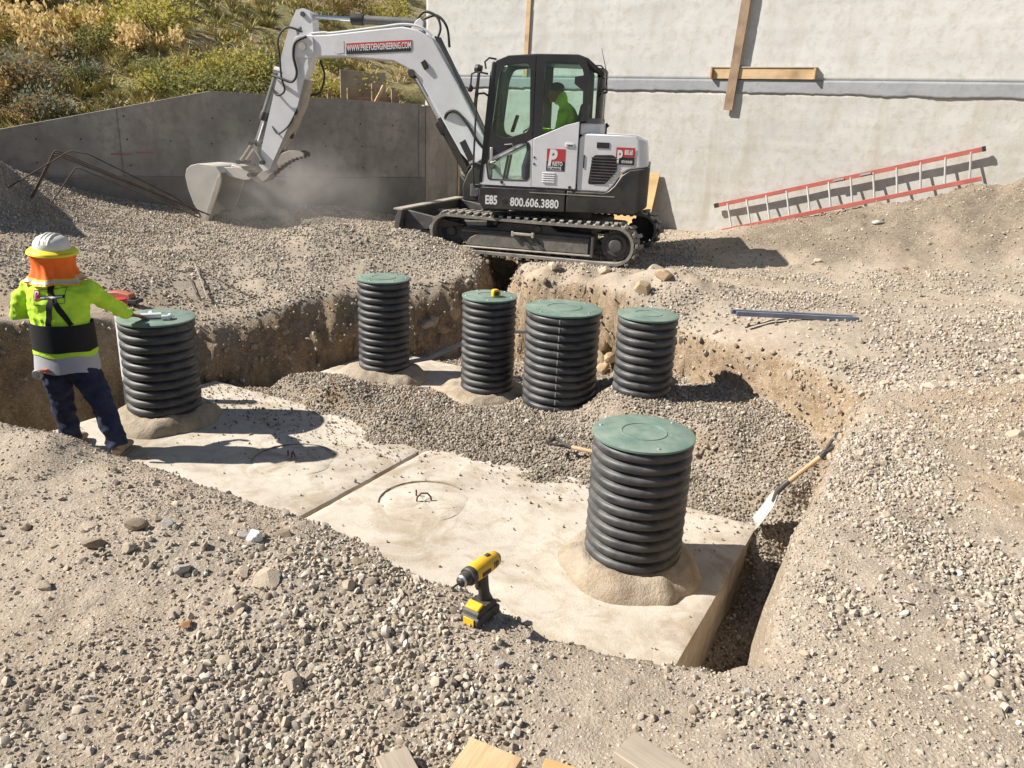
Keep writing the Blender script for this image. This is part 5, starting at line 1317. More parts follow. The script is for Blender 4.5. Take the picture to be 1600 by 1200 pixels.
# dozer blade
bl = MB().prism([(1.86, 0.06), (1.93, 0.04), (1.99, 0.10), (2.03, 0.24), (2.02, 0.38), (1.97, 0.50), (1.90, 0.52), (1.92, 0.42), (1.95, 0.30), (1.94, 0.16)], -1.12, 1.12).build('dozer_blade', 'dark_steel', ex, bevel=0.006, rotz=TY)
MB().box((1.97, 0, 0.515), (0.14, 2.24, 0.02)).build('top_edge', 'worn_steel', bl)
for s_ in (-1, 1):
    MB().bar((0.7, s_ * 0.42, 0.30), (1.9, s_ * 0.5, 0.24), 0.10, 0.15).build('push_arm', 'dark_steel', bl, bevel=0.012)
    MB().prism([(1.0, 0.36), (1.9, 0.50), (1.94, 0.44), (1.9, 0.2)], s_ * 0.98 - 0.03, s_ * 0.98 + 0.03).build('side_gusset', 'dark_steel', bl, bevel=0.006)
MB().tube([(0.75, 0, 0.42), (1.85, 0, 0.38)], 0.05, 12).build('blade_cylinder', 'cyl_grey', bl)

# ---- upper body
def corner_prism(name, prof, y0, y1, material, xmax, rad, seg=7, bevel=0.015, parent=ex):
    """side profile extruded across the machine with its tail corners rounded in plan"""
    mb = MB().prism(prof, y0, y1); me_ = bpy.data.meshes.new(name); me_.from_pydata(mb.v, [], mb.f)
    bm = bmesh.new(); bm.from_mesh(me_); bmesh.ops.recalc_face_normals(bm, faces=bm.faces)
    es = [e for e in bm.edges if all(v.co.x < xmax for v in e.verts) and abs(e.verts[0].co.y - e.verts[1].co.y) < 1e-5 and abs(e.verts[0].co.z - e.verts[1].co.z) > 0.02]
    es = [e for e in es if (e.verts[0].co - e.verts[1].co).z ** 2 > 0.35 * (e.verts[0].co - e.verts[1].co).length ** 2]
    bmesh.ops.bevel(bm, geom=es, offset=rad, segments=seg, profile=0.5, affect='EDGES', clamp_overlap=True)
    bm.to_mesh(me_); bm.free(); me_.shade_smooth(); me_.set_sharp_from_angle(angle=R(32))
    return obj(name, me_, material, parent, bevel)
corner_prism('lower_skirt', [(0.92, 0.905), (0.93, 0.72), (0.86, 0.61), (-0.22, 0.63), (-0.22, 0.905)], -1.1, 1.1, 'black_paint', -99, 0.1)
corner_prism('counterweight', [(-0.235, 0.905), (-0.235, 0.63), (-1.12, 0.66), (-1.27, 0.74), (-1.27, 1.24), (-1.02, 1.20), (-0.92, 1.13), (-0.84, 1.0), (-0.77, 0.93), (-0.72, 0.905)], -1.1, 1.1, 'black_paint', -1.1, 0.34)
corner_prism('engine_hood', [(-0.36, 0.91), (-0.355, 1.56), (-0.42, 1.62), (-1.06, 1.61), (-1.20, 1.54), (-1.245, 1.245), (-1.01, 1.205), (-0.91, 1.14), (-0.83, 1.005), (-0.75, 0.91)], -1.085, 1.085, 'white_paint', -1.05, 0.32, bevel=0.02)
MB().box((-0.3, 1.101, 0.86), (1.1, 0.006, 0.010)).build('skirt_line', 'worn_steel', ex)
# grille, louvres
g_ = rpoly([(-0.497, 1.001), (-0.532, 1.33), (-0.56, 1.365), (-0.80, 1.375), (-0.86, 1.32), (-0.855, 1.18), (-0.72, 1.01)], 0.03)
gr = MB().prism(g_, 1.06, 1.088).build('grille', 'black_plastic', ex, bevel=0.004)
for k in range(9):
    zz = 1.04 + k * 0.036; xr = -0.72 if zz < 1.05 else -0.72 - 0.13 * min(1, (zz - 1.02) / 0.15)
    MB().box(((-0.515 + xr) / 2 - 0.01, 1.09, zz), (abs(xr + 0.515), 0.012, 0.012), (0.5, 0, 0)).build('slat', 'black_plastic', gr)
MB().box((-0.43, 1.088, 1.28), (0.014, 0.008, 0.16)).build('hood_latch_slot', 'black_plastic', ex)
MB().box((-0.66, 1.088, 1.485), (0.16, 0.006, 0.07)).build('maker_badge', 'black_print', ex, bevel=0.002)
mt_side = Matrix.Rotation(R(180), 4, 'Z') @ Matrix.Rotation(R(90), 4, 'X')     # text facing +y, reading towards -x
def side_text(name, body, x, z, size, y, material, parent=ex, align='LEFT', bold=0.0, shear=0.0, space=1.0, sx=1.0):
    me_ = text_mesh(body, size, align, bold, shear, space); me_.transform(Matrix.Translation((x, y, z)) @ mt_side @ Matrix.Scale(sx, 4, (1, 0, 0)))
    return obj(name, me_, material, parent)
side_text('lettering', 'E85', 0.835, 0.685, 0.155, 1.1025, 'white_print', bold=0.006, sx=0.72)
side_text('lettering', '800.606.3880', 0.50, 0.678, 0.150, 1.1025, 'white_print', bold=0.004, sx=0.785)
MB().lathe([(0, 0.004), (0.036, 0.003), (0.038, 0)], 16, mat4=Matrix.Translation((0.575, 1.10, 0.735)) @ Matrix.Rotation(R(-90), 4, 'X')).build('hole_cap', 'black_plastic', ex)
def logo(x0, x1, z0, z1, y, small=True):
    """red over black company panel with a white P"""
    h = z1 - z0
    p = MB().box(((x0 + x1) / 2, y, z0 + h * 0.72), (abs(x1 - x0), 0.004, h * 0.56)).build('company_panel', 'red_print', ex)
    MB().box(((x0 + x1) / 2, y, z0 + h * 0.22), (abs(x1 - x0), 0.004, h * 0.44)).build('lower_panel', 'black_print', p)
    return p
lp = logo(0.046, -0.192, 1.144, 1.417, 1.103)
side_text('letter', 'P', 0.032, 1.215, 0.27, 1.1062, 'white_print', lp, bold=0.012, shear=0.15, sx=0.75)
side_text('lettering', 'RIETO', -0.030, 1.212, 0.070, 1.1062, 'white_print', lp, bold=0.002, sx=0.68)
side_text('lettering', 'Engineering', 0.03, 1.178, 0.040, 1.1062, 'white_print', lp, bold=0.001, sx=0.95)
side_text('lettering', 'Construction', 0.03, 1.150, 0.032, 1.1062, 'white_print', lp, bold=0.0, sx=1.1)
# tail panel: wraps round the tail corner
def tail_pt(a, z, off):
    """a = distance along the hood's side from x=-0.83 towards the tail"""
    return (-0.83 - a, 1.087 + off, z)
def tail_patch(name, a0, a1, z0, z1, off, material, parent):
    n = 14; v = []; f = []
    for i in range(n + 1):
        a = a0 + (a1 - a0) * i / n; v += [tail_pt(a, z0, off), tail_pt(a, z1, off)]
    for i in range(n): f.append((2 * i, 2 * i + 2, 2 * i + 3, 2 * i + 1))
    o = MB().add(v, f).build(name, material, parent, smooth=60); return o
def tail_text(body, a, z, size, sx, bold):
    me_ = text_mesh(body, size, bold=bold)
    bm = bmesh.new(); bm.from_mesh(me_); bmesh.ops.subdivide_edges(bm, edges=[e for e in bm.edges if e.calc_length() > 0.03], cuts=2); bm.to_mesh(me_); bm.free()
    q = mverts(me_).copy(); set_mverts(me_, np.array([tail_pt(a + p[0] * sx, z + p[1], 0.009) for p in q])); obj('lettering', me_, 'white_print', tp)
tp = tail_patch('tail_panel', 0.0, 0.235, 1.355, 1.47, 0.005, 'red_print', ex)
tail_patch('lower_panel', 0.0, 0.235, 1.262, 1.353, 0.005, 'black_print', tp)
tail_text('P', 0.012, 1.285, 0.215, 0.62, 0.008); tail_text('800.60', 0.105, 1.385, 0.085, 0.45, 0.002); tail_text('RIETO ENGINEER', 0.075, 1.285, 0.042, 0.42, 0.001)
MB().tube([(-0.62, 0.3, 1.58), (-0.62, 0.3, 1.70), (-0.66, 0.3, 1.74)], 0.03, 10).build('exhaust', 'muffler', ex)

# ---- cab
CY0, CY1 = 0.22, 1.10
door_outer = [(0.905, 1.155), (0.865, 1.71), (0.815, 2.30), (0.745, 2.44), (0.59, 2.50), (0.24, 2.515), (0.24, 1.53)]
dw = rpoly([(0.714, 2.25), (0.655, 2.385), (0.345, 2.42), (0.308, 2.365), (0.285, 1.68), (0.325, 1.605), (0.59, 1.515), (0.75, 1.565), (0.775, 1.68)], 0.05)
rear_outer = [(0.235, 1.533), (0.235, 2.52), (-0.28, 2.525), (-0.375, 2.48), (-0.43, 2.35), (-0.435, 1.77), (-0.18, 1.715)]
rw_ = rpoly([(0.125, 2.45), (-0.285, 2.445), (-0.355, 2.35), (-0.375, 1.80), (-0.335, 1.745), (0.12, 1.60)], 0.05)
lw_outer = [(0.91, 0.93), (0.902, 1.152), (0.235, 1.527), (0.235, 0.93)]
lw = rpoly([(0.818, 1.20), (0.79, 1.26), (0.42, 1.455), (0.295, 1.47), (0.275, 1.42), (0.265, 1.06), (0.30, 1.015), (0.785, 1.005)], 0.035)
rp_outer = [(0.229, 0.93), (0.229, 1.529), (-0.18, 1.710), (-0.345, 1.755), (-0.345, 0.93)]
for y0, y1, sd_ in ((CY1 - 0.05, CY1, 1), (CY0, CY0 + 0.05, -1)):
    d_ = MB().prism(door_outer, y0, y1, holes=[dw]).build('door_frame' if sd_ > 0 else 'side_frame', 'black_frame', ex, bevel=0.006)
    yy = (y0 + y1) / 2
    MB().prism(dw, yy - 0.004, yy + 0.004).build('window_pane', 'glass', d_, smooth=None)
    r_ = MB().prism(rear_outer, y0, y1, holes=[rw_]).build('rear_side_frame', 'black_frame', ex, bevel=0.006)
    MB().prism(rw_, yy - 0.004, yy + 0.004).build('window_pane', 'glass', r_, smooth=None)
    l_ = MB().prism(lw_outer, y0, y1 + (0.003 if sd_ > 0 else 0), holes=[lw]).build('door_panel', 'white_paint', ex, bevel=0.006)
    MB().prism(lw, yy - 0.004, yy + 0.004).build('window_pane', 'glass', l_, smooth=None)
    if sd_ > 0:
        fr_ = MB().prism(rpoly([(p[0] * 1.0 + (0.02 if p[0] > 0.5 else -0.012), p[1] + (0.018 if p[1] > 1.2 else -0.015)) for p in lw], 0.02, 1), y1 - 0.01, y1 + 0.006, holes=[lw]).build('window_seal', 'black_plastic', l_)
    MB().prism(rp_outer, y0, y1 + (0.003 if sd_ > 0 else 0)).build('side_panel', 'white_paint', ex, bevel=0.006)
# roof, rear glass and shelf
MB().prism([(0.76, 2.43), (0.60, 2.505), (0.24, 2.535), (-0.28, 2.54), (-0.40, 2.50), (-0.62, 2.33), (-0.60, 2.28), (-0.38, 2.42), (0.6, 2.43)], CY0 + 0.02, CY1 - 0.03).build('roof', 'black_frame', ex, bevel=0.035, seg=3)
def wrap(path, z0, z1, th):
    """upright band following a plan path"""
    n = len(path); v = []; f = []
    for i, p in enumerate(path):
        a = Vector(path[max(0, i - 1)]); b = Vector(path[min(n - 1, i + 1)]); t_ = (b - a).normalized(); nn = Vector((-t_.y, t_.x)) * th
        v += [(p[0], p[1], z0), (p[0], p[1], z1), (p[0] + nn.x, p[1] + nn.y, z1), (p[0] + nn.x, p[1] + nn.y, z0)]
    for i in range(n - 1):
        for k in range(4): f.append((i * 4 + k, (i + 1) * 4 + k, (i + 1) * 4 + (k + 1) % 4, i * 4 + (k + 1) % 4))
    f.append((0, 1, 2, 3)); f.append(tuple((n - 1) * 4 + k for k in (3, 2, 1, 0)))
    return MB().add(v, f)
rp_ = [(-0.425, 1.055), (-0.50, 1.02), (-0.57, 0.94), (-0.605, 0.84), (-0.61, 0.70), (-0.61, 0.24)]
wrap(rp_, 1.80, 2.34, 0.008).build('rear_window', 'glass', ex)
wrap(rp_, 2.335, 2.40, 0.03).build('rear_header', 'black_frame', ex, bevel=0.006)
wrap(rp_, 1.74, 1.805, 0.03).build('rear_sill', 'cyl_grey', ex, bevel=0.006)
MB().box((-0.605, 0.62, 2.07), (0.02, 0.02, 0.58)).build('rear_post', 'black_frame', ex)
sh = rpoly([(-0.35, 1.07), (-0.50, 1.03), (-0.60, 0.9), (-0.63, 0.7), (-0.63, 0.3), (-0.35, 0.3)], 0.05)
MB().prism(sh, 1.60, 1.745, 'xy').build('rear_shelf', 'white_paint', ex, bevel=0.02)
# front: windscreen between the pillars
fq = [(0.855, CY0 + 0.03, 1.0), (0.855, CY1 - 0.03, 1.0), (0.745, CY1 - 0.03, 2.43), (0.745, CY0 + 0.03, 2.43)]
ws = MB().add([(x + 0.045 * (1 - (z - 1.0) / 1.43) + 0.03, y, z) for x, y, z in fq] + [(x + 0.045 * (1 - (z - 1.0) / 1.43) + 0.022, y, z) for x, y, z in fq], [(0, 1, 2, 3), (7, 6, 5, 4), (0, 4, 5, 1), (1, 5, 6, 2), (2, 6, 7, 3), (3, 7, 4, 0)]).build('windscreen', 'glass', ex, smooth=None)
for yy in (CY0 + 0.02, CY1 - 0.02): MB().bar((0.90, yy, 0.95), (0.77, yy, 2.42), 0.05, 0.05, up=(1, 0, 0)).build('front_pillar', 'black_frame', ex, bevel=0.01)
MB().bar((0.885, CY0, 1.12), (0.885, CY1, 1.12), 0.03, 0.06).build('front_crossbar', 'black_frame', ex)
MB().box((0.1, 0.66, 0.93), (1.5, 0.84, 0.05)).build('cab_floor', 'interior', ex)
st_ = MB().prism(rpoly([(-0.28, 1.22), (0.22, 1.22), (0.24, 1.33), (-0.1, 1.34), (-0.22, 1.42), (-0.33, 1.98), (-0.42, 1.98), (-0.36, 1.3)], 0.04), 0.42, 0.90).build('seat', 'seat', ex, bevel=0.03)
MB().box((-0.05, 0.66, 1.08), (0.45, 0.4, 0.28)).build('seat_base', 'interior', ex, bevel=0.02)
for yy in (0.36, 0.97):
    MB().box((0.12, yy, 1.42), (0.42, 0.12, 0.12)).build('console', 'interior', ex, bevel=0.03)
    MB().tube([(0.28, yy, 1.45), (0.30, yy, 1.56), (0.31, yy, 1.66)], [0.012, 0.012, 0.026], 10).build('joystick', 'black_plastic', ex)
MB().box((0.50, 0.95, 1.70), (0.03, 0.14, 0.22), (0, -0.3, 0)).build('display', 'black_plastic', ex, bevel=0.01)
for yy in (0.55, 0.78): MB().bar((0.66, yy, 0.95), (0.60, yy, 1.3), 0.03, 0.03).build('travel_lever', 'black_plastic', ex)
# door furniture, rails, mirrors, lamps, antenna
MB().bar((0.765, CY1 + 0.012, 1.40), (0.765, CY1 + 0.012, 1.22), 0.04, 0.02).build('door_handle', 'aluminium', ex, bevel=0.008)
MB().bar((0.775, CY1 + 0.012, 1.205), (0.70, CY1 + 0.012, 1.235), 0.02, 0.02).build('door_handle', 'aluminium', ex, bevel=0.006)
MB().tube([(0.60, CY1 + 0.01, 1.44), (0.50, CY1 + 0.012, 1.452), (0.47, CY1 + 0.01, 1.41)], 0.006, 6).build('door_catch', 'aluminium', ex)
MB().tube([(0.83, CY1, 2.02), (0.88, CY1 + 0.02, 2.05), (0.955, CY1 + 0.03, 2.04), (0.975, CY1 + 0.03, 1.98), (1.0, CY1 + 0.02, 1.1), (0.99, CY1, 0.92), (0.92, CY1 - 0.02, 0.88)], 0.013, 8).build('grab_rail', 'black_plastic', ex)
MB().tube([(0.70, CY1 - 0.06, 2.05), (0.672, CY1 - 0.05, 2.04), (0.672, CY1 - 0.05, 1.78), (0.70, CY1 - 0.06, 1.77)], 0.010, 7).build('inner_handle', 'black_plastic', ex)
MB().tube([(0.76, 1.0, 2.46), (0.84, 1.05, 2.47), (0.89, 1.08, 2.42), (0.87, 1.1, 2.34)], 0.012, 7).build('lamp_arm', 'black_plastic', ex)
mb = MB().lathe([(0, 0.0), (0.045, 0.0), (0.055, 0.05), (0.04, 0.09), (0, 0.10)], 16, mat4=Matrix.Translation((0.93, 1.06, 2.33)) @ Matrix.Rotation(R(80), 4, 'Y')); mb.build('work_lamp', 'black_plastic', ex)
MB().tube([(0.84, 1.1, 2.28), (0.98, 1.14, 2.30), (1.04, 1.15, 2.27), (1.05, 1.15, 2.14)], 0.012, 7).build('mirror_arm', 'black_plastic', ex)
MB().ball((1.055, 1.15, 2.10), (0.04, 0.035, 0.045)).build('round_mirror', 'black_plastic', ex)
mm_ = MB().prism(rpoly([(0.93, 2.30), (0.965, 2.29), (1.01, 1.90), (0.965, 1.88)], 0.02), 1.13, 1.16).build('mirror', 'black_plastic', ex, bevel=0.006)
MB().tube([(-0.60, 1.0, 2.10), (-0.66, 1.0, 2.12)], 0.014, 6).build('antenna_mount', 'black_plastic', ex)
MB().tube([(-0.655, 1.0, 2.12), (-0.63, 1.0, 2.35), (-0.55, 1.0, 2.62)], [0.008, 0.006, 0.003], 6).build('antenna', 'black_plastic', ex)
MB().tube([(-0.48, 1.03, 2.42), (-0.56, 1.0, 2.42), (-0.59, 0.98, 2.39)], 0.009, 6).build('roof_rail', 'black_plastic', ex)
for (x_, z_) in ((0.205, 1.30), (0.205, 1.22), (0.275, 1.27), (0.275, 1.22)): MB().lathe([(0, 0.006), (0.012, 0.005), (0.014, 0)], 10, mat4=Matrix.Translation((x_, CY1 + 0.003, z_)) @ Matrix.Rotation(R(-90), 4, 'X')).build('bolt', 'black_plastic', ex)
for (x_, z_) in ((0.62, 0.97), (-0.27, 0.95)): MB().lathe([(0, 0.01), (0.018, 0.008), (0.02, 0)], 10, mat4=Matrix.Translation((x_, CY1 + 0.003, z_)) @ Matrix.Rotation(R(-90), 4, 'X')).build('bolt', 'black_plastic', ex)
for k in range(5):
    MB().box((0.01, CY1 + 0.006, 1.115 - k * 0.028), (0.16, 0.012, 0.012), (0.5, 0, 0)).build('louvre', 'white_paint', ex, bevel=0.002)
MB().box((-0.24, CY1 + 0.006, 1.47), (0.11, 0.01, 0.05)).build('lock_recess', 'white_paint', ex, bevel=0.004)
MB().box((-0.245, CY1 + 0.012, 1.465), (0.07, 0.004, 0.014)).build('lock_slot', 'black_plastic', ex)
MB().tube([(0.18, CY1 - 0.06, 2.30), (0.18, CY1 - 0.02, 2.33)], 0.02, 8).build('hinge', 'black_plastic', ex)
MB().prism([(-0.36, 2.3), (-0.25, 2.28), (-0.25, 2.20), (-0.36, 2.12)], CY1 - 0.045, CY1 - 0.02).build('corner_plate', 'black_frame', ex)

# ---- boom, arm, bucket
bp_ = [(3.76, 2.60), (3.74, 2.72), (3.64, 2.76), (3.316, 2.775), (2.655, 2.855), (2.26, 2.90), (2.05, 2.87), (1.825, 2.757), (1.45, 2.18), (1.07, 1.50), (0.98, 1.16), (1.06, 1.04), (1.18, 1.06), (1.40, 1.27), (1.72, 1.78), (2.02, 2.24), (2.16, 2.36), (2.38, 2.455), (3.134, 2.495), (3.50, 2.48), (3.66, 2.48)]
bo = MB().prism(bp_, -0.145, 0.145).build('boom', 'white_paint', ex, bevel=0.018, seg=3)
# raised edge plates (the lighter and darker planes of the welded box)
for s_ in (1, -1):
    MB().prism([(3.10, 2.545), (3.10, 2.70), (3.20, 2.72), (3.26, 2.67), (3.26, 2.56), (3.2, 2.53)], s_ * 0.146, s_ * 0.149).build('fish_plate', 'white_paint', bo)
d0 = MB().prism([(3.065, 2.665), (2.115, 2.735), (2.115, 2.66), (3.065, 2.60)], 0.146, 0.150).build('web_label', 'red_print', bo)
MB().prism([(3.065, 2.60), (2.115, 2.66), (2.13, 2.59), (3.065, 2.525)], 0.146, 0.150).build('label_base', 'black_print', bo)
me_ = text_mesh('www.PrietoEngineering.com'.replace('rieto', 'RIETO').replace('ngineering', 'NGINEERING').replace('.com', '.COM').replace('www', 'WWW'), 0.115, bold=0.002)
me_.transform(Matrix.Translation((3.05, 0.1525, 2.565)) @ Matrix.Rotation(R(4.1), 4, 'Y') @ mt_side @ Matrix.Scale(0.52, 4, (1, 0, 0))); obj('lettering', me_, 'white_print', bo)
# arm cylinder on top of the boom
def cyl(path_a, path_b, frac, rb_, rr_, y=0.0, mat_b='cyl_grey', parent=ex, name='cylinder'):
    a, b = Vector((path_a[0], y, path_a[1])), Vector((path_b[0], y, path_b[1])); m_ = a.lerp(b, frac)
    c = MB().tube([a, m_], rb_, 16).build(name, mat_b, parent)
    MB().tube([m_.lerp(b, -0.02), b], rr_, 14).build('rod', 'chrome', c)
    MB().tube([m_.lerp(a, 0.16), m_.lerp(a, 0.14), m_.lerp(b, 0.03)], [rb_ * 1.2, rb_ * 1.28, rb_ * 1.28], 16).build('gland', 'black_plastic', c)
    for q in (a, b): MB().tube([q + Vector((0, -0.06, 0)), q + Vector((0, 0.06, 0))], rb_ * 1.0, 12).build('eye', mat_b, c)
    return c
cyl((2.03, 2.965), (3.66, 3.01), 0.60, 0.058, 0.033, name='arm_cylinder')
MB().prism([(1.98, 2.84), (1.97, 2.98), (2.02, 3.02), (2.08, 2.98), (2.16, 2.86)], -0.09, -0.065).build('cylinder_bracket', 'white_paint', bo, bevel=0.006)
MB().prism([(1.98, 2.84), (1.97, 2.98), (2.02, 3.02), (2.08, 2.98), (2.16, 2.86)], 0.065, 0.09).build('cylinder_bracket', 'white_paint', bo, bevel=0.006)
cyl((1.22, 0.86), (2.12, 2.31), 0.56, 0.072, 0.042, y=0.0, mat_b='black_paint', name='boom_cylinder')
MB().prism([(1.36, 0.98), (1.76, 1.72), (1.70, 1.76), (1.28, 1.03)], 0.078, 0.10).build('cylinder_guard', 'black_paint', ex, bevel=0.006)
MB().tube([(2.12, -0.17, 2.31), (2.12, 0.17, 2.31)], 0.05, 14).build('boom_pin', 'dark_steel', bo)
MB().box((1.93, 0.15, 2.42), (0.07, 0.05, 0.12), (0, 0.5, 0)).build('boom_lamp', 'black_plastic', bo, bevel=0.01)
MB().box((1.31, 0.12, 1.31), (0.10, 0.06, 0.30), (0, 0.5, 0)).build('valve_block', 'black_plastic', ex, bevel=0.01)
# swing post
MB().prism(rpoly([(0.84, 0.62), (1.34, 0.62), (1.36, 0.82), (1.28, 1.02), (1.14, 1.20), (0.94, 1.22), (0.86, 1.0)], 0.05), -0.19, 0.19).build('swing_post', 'black_paint', ex, bevel=0.015)
MB().tube([(1.16, 0.24, 0.70), (1.16, 0.24, 0.86)], 0.07, 16).build('swing_pin', 'dark_steel', ex)
MB().tube([(1.02, 0.6, 0.80), (1.02, 0.9, 0.80)], 0.05, 12).build('swing_cylinder', 'cyl_grey', ex)
# arm
ap = [(3.80, 3.085), (3.70, 3.11), (3.60, 3.06), (3.565, 2.93), (3.56, 2.52), (3.63, 2.40), (3.725, 2.17), (3.84, 1.82), (4.06, 1.41), (4.33, 0.90), (4.42, 0.875), (4.49, 0.95), (4.45, 1.16), (4.235, 1.85), (4.13, 2.20), (4.02, 2.58), (3.90, 2.90)]
ar = MB().prism(ap, -0.11, 0.11, holes=[rpoly([(3.80, 2.62 + 0.12), (3.72, 2.72 + 0.12), (3.74, 2.80 + 0.08), (3.82, 2.82)], 0.03)]).build('arm', 'white_paint', ex, bevel=0.012)
MB().prism([(3.72, 2.18), (3.84, 1.82), (4.06, 1.41), (4.33, 0.905), (4.27, 0.97), (3.98, 1.42), (3.77, 1.83), (3.67, 2.16)], -0.10, 0.10).build('wear_edge', 'worn_steel', ar, bevel=0.006)
MB().tube([(3.70, -0.19, 2.61), (3.70, 0.19, 2.61)], 0.055, 14).build('arm_pin', 'worn_steel', ar)
for s_ in (1, -1): MB().prism(rpoly([(3.54, 2.46), (3.84, 2.47), (3.83, 2.74), (3.54, 2.76)], 0.08), s_ * 0.147, s_ * 0.168).build('pin_plate', 'white_paint', bo, bevel=0.004)
for s_ in (-1, 1): MB().tube([(3.70, s_ * 0.115, 3.03), (3.70, s_ * 0.13, 3.03)], 0.035, 12).build('pin_cap', 'dark_steel', ar)
cyl((4.17, 2.27), (4.575, 1.27), 0.66, 0.050, 0.028, mat_b='cyl_grey', name='bucket_cylinder')
for s_ in (-1, 1):
    MB().tube([(4.08, s_ * 0.075, 2.28), (4.18, s_ * 0.075, 2.30)], 0.045, 10).build('cylinder_lug', 'white_paint', ar)
    MB().bar((4.575, s_ * 0.13, 1.27), (4.42, s_ * 0.13, 1.02), 0.03, 0.07, up=(0, 1, 0)).build('guide_link', 'worn_steel', ex, bevel=0.006)
    MB().bar((4.575, s_ * 0.09, 1.27), (4.80, s_ * 0.09, 0.99), 0.03, 0.075, up=(0, 1, 0)).build('bucket_link', 'worn_steel', ex, bevel=0.006)
# thumb with serrated tines, and its cylinder
tprof = [(4.62, 0.735), (4.54, 0.70), (4.42, 0.735)]
for i in range(9):
    f = i / 8.0; x = 4.36 - f * 0.50; z = 0.79 + 0.30 * math.sin(f * 1.35); tprof += [(x, z), (x - 0.02, z + 0.035)]
tprof += [(3.80, 1.10), (3.79, 1.16), (3.86, 1.195), (4.02, 1.185), (4.18, 1.125), (4.32, 1.0), (4.42, 0.90)]
th = MB().prism(tprof, 0.06, 0.10).build('thumb', 'worn_steel', ex, bevel=0.004)
MB().prism([(p[0] - 0.03, p[1] + 0.0) for p in tprof], -0.10, -0.06).build('inner_tine', 'dark_steel', th, bevel=0.004)
MB().box((4.25, 0, 0.99), (0.20, 0.14, 0.03), (0, 0.7, 0)).build('cross_plate', 'worn_steel', th)
cyl((3.90, 1.74), (4.15, 1.15), 0.6, 0.055, 0.028, y=0.0, mat_b='black_paint', name='thumb_cylinder')
MB().tube([(3.90, -0.10, 1.74), (3.90, 0.10, 1.74)], 0.06, 12).build('thumb_pivot', 'dark_steel', ar)
# bucket: two cheeks, wrapped shell, lip, teeth, ears
bside = [(5.25, 0.10), (5.33, 0.17), (5.46, 0.36), (5.53, 0.58), (5.555, 0.76), (5.53, 0.86), (5.45, 0.92), (5.33, 0.95), (5.15, 0.94), (5.05, 0.92), (4.985, 0.84), (4.975, 0.73), (5.02, 0.60), (5.12, 0.38)]
BW = 0.36; bk = None
for s_ in (1, -1):
    c_ = MB().prism(bside, s_ * (BW - 0.02), s_ * BW).build('bucket_cheek', 'bucket_side', ex, bevel=0.005)
    MB().prism([(5.25, 0.10), (5.30, 0.14), (5.10, 0.60), (5.04, 0.76), (4.985, 0.80), (4.975, 0.73), (5.02, 0.60), (5.12, 0.38)], s_ * BW, s_ * (BW + 0.012)).build('side_cutter', 'worn_steel', c_, bevel=0.004)
shell = bside[:11]; v = []; f = []
for (x, z) in shell:
    cx, cz = 5.25, 0.62; k = 0.96
    v += [(x, -BW + 0.02, z), (x, BW - 0.02, z), (cx + (x - cx) * k, BW - 0.02, cz + (z - cz) * k), (cx + (x - cx) * k, -BW + 0.02, cz + (z - cz) * k)]
for i in range(len(shell) - 1):
    for k in range(4): f.append((i * 4 + k, (i + 1) * 4 + k, (i + 1) * 4 + (k + 1) % 4, i * 4 + (k + 1) % 4))
f += [(0, 1, 2, 3), tuple(len(v) - 4 + k for k in (3, 2, 1, 0))]
bs_ = MB().add(v, f).build('bucket_shell', 'bucket_side', ex, smooth=40)
for k in range(5):
    yy = -BW + 0.05 + k * (2 * BW - 0.1) / 4
    MB().add([(5.27, yy - 0.03, 0.14), (5.27, yy + 0.03, 0.14), (5.22, yy + 0.03, 0.15), (5.22, yy - 0.03, 0.15), (5.20, yy - 0.015, 0.0), (5.20, yy + 0.015, 0.0)], [(0, 1, 5, 4), (3, 4, 5, 2), (0, 4, 3), (1, 2, 5), (0, 3, 2, 1)]).build('tooth', 'worn_steel', bs_)
for s_ in (-1, 1):
    MB().prism(rpoly([(5.10, 0.92), (5.02, 0.90), (4.80, 0.92), (4.62, 0.84), (4.60, 0.76), (4.70, 0.73), (4.98, 0.78)], 0.04), s_ * 0.13, s_ * 0.16).build('bucket_ear', 'bucket_side', bs_, bevel=0.005)
MB().box((4.80, 0, 0.88), (0.26, 0.30, 0.10), (0, -0.2, 0)).build('quick_coupler', 'worn_steel', ex, bevel=0.02)
for (x, z) in ((4.63, 0.81), (4.80, 0.99), (4.42, 1.0), (4.575, 1.27)): MB().tube([(x, -0.18, z), (x, 0.18, z)], 0.032, 12).build('pin', 'dark_steel', ex)
# hoses and hard lines
def hose(pts, r=0.014, mat_='hose', parent=ex, name='hose'):
    pts = [Vector(p) for p in pts]; out = []
    for i in range(len(pts) - 1):
        p0, p1, p2, p3 = pts[max(0, i - 1)], pts[i], pts[i + 1], pts[min(len(pts) - 1, i + 2)]
        for k in range(6):
            t = k / 6; out.append(0.5 * ((2 * p1) + (p2 - p0) * t + (2 * p0 - 5 * p1 + 4 * p2 - p3) * t * t + (3 * p1 - p0 - 3 * p2 + p3) * t ** 3))
    out.append(pts[-1]); return MB().tube(out, r, 8).build(name, mat_, parent)
hose([(3.70, 0.16, 2.80), (3.92, 0.17, 2.85), (4.06, 0.17, 2.70), (4.05, 0.17, 2.45), (4.04, 0.17, 2.2), (4.00, 0.17, 2.02), (4.12, 0.16, 1.95), (4.22, 0.13, 2.05)], 0.015)
hose([(3.64, 0.17, 2.74), (3.80, 0.18, 2.66), (3.84, 0.18, 2.48), (3.80, 0.18, 2.26), (3.88, 0.18, 2.14), (4.05, 0.17, 2.18), (4.20, 0.14, 2.22)], 0.019)
hose([(3.58, -0.15, 2.45), (3.52, -0.15, 2.25), (3.60, -0.15, 2.02), (3.74, -0.14, 1.98)], 0.016)
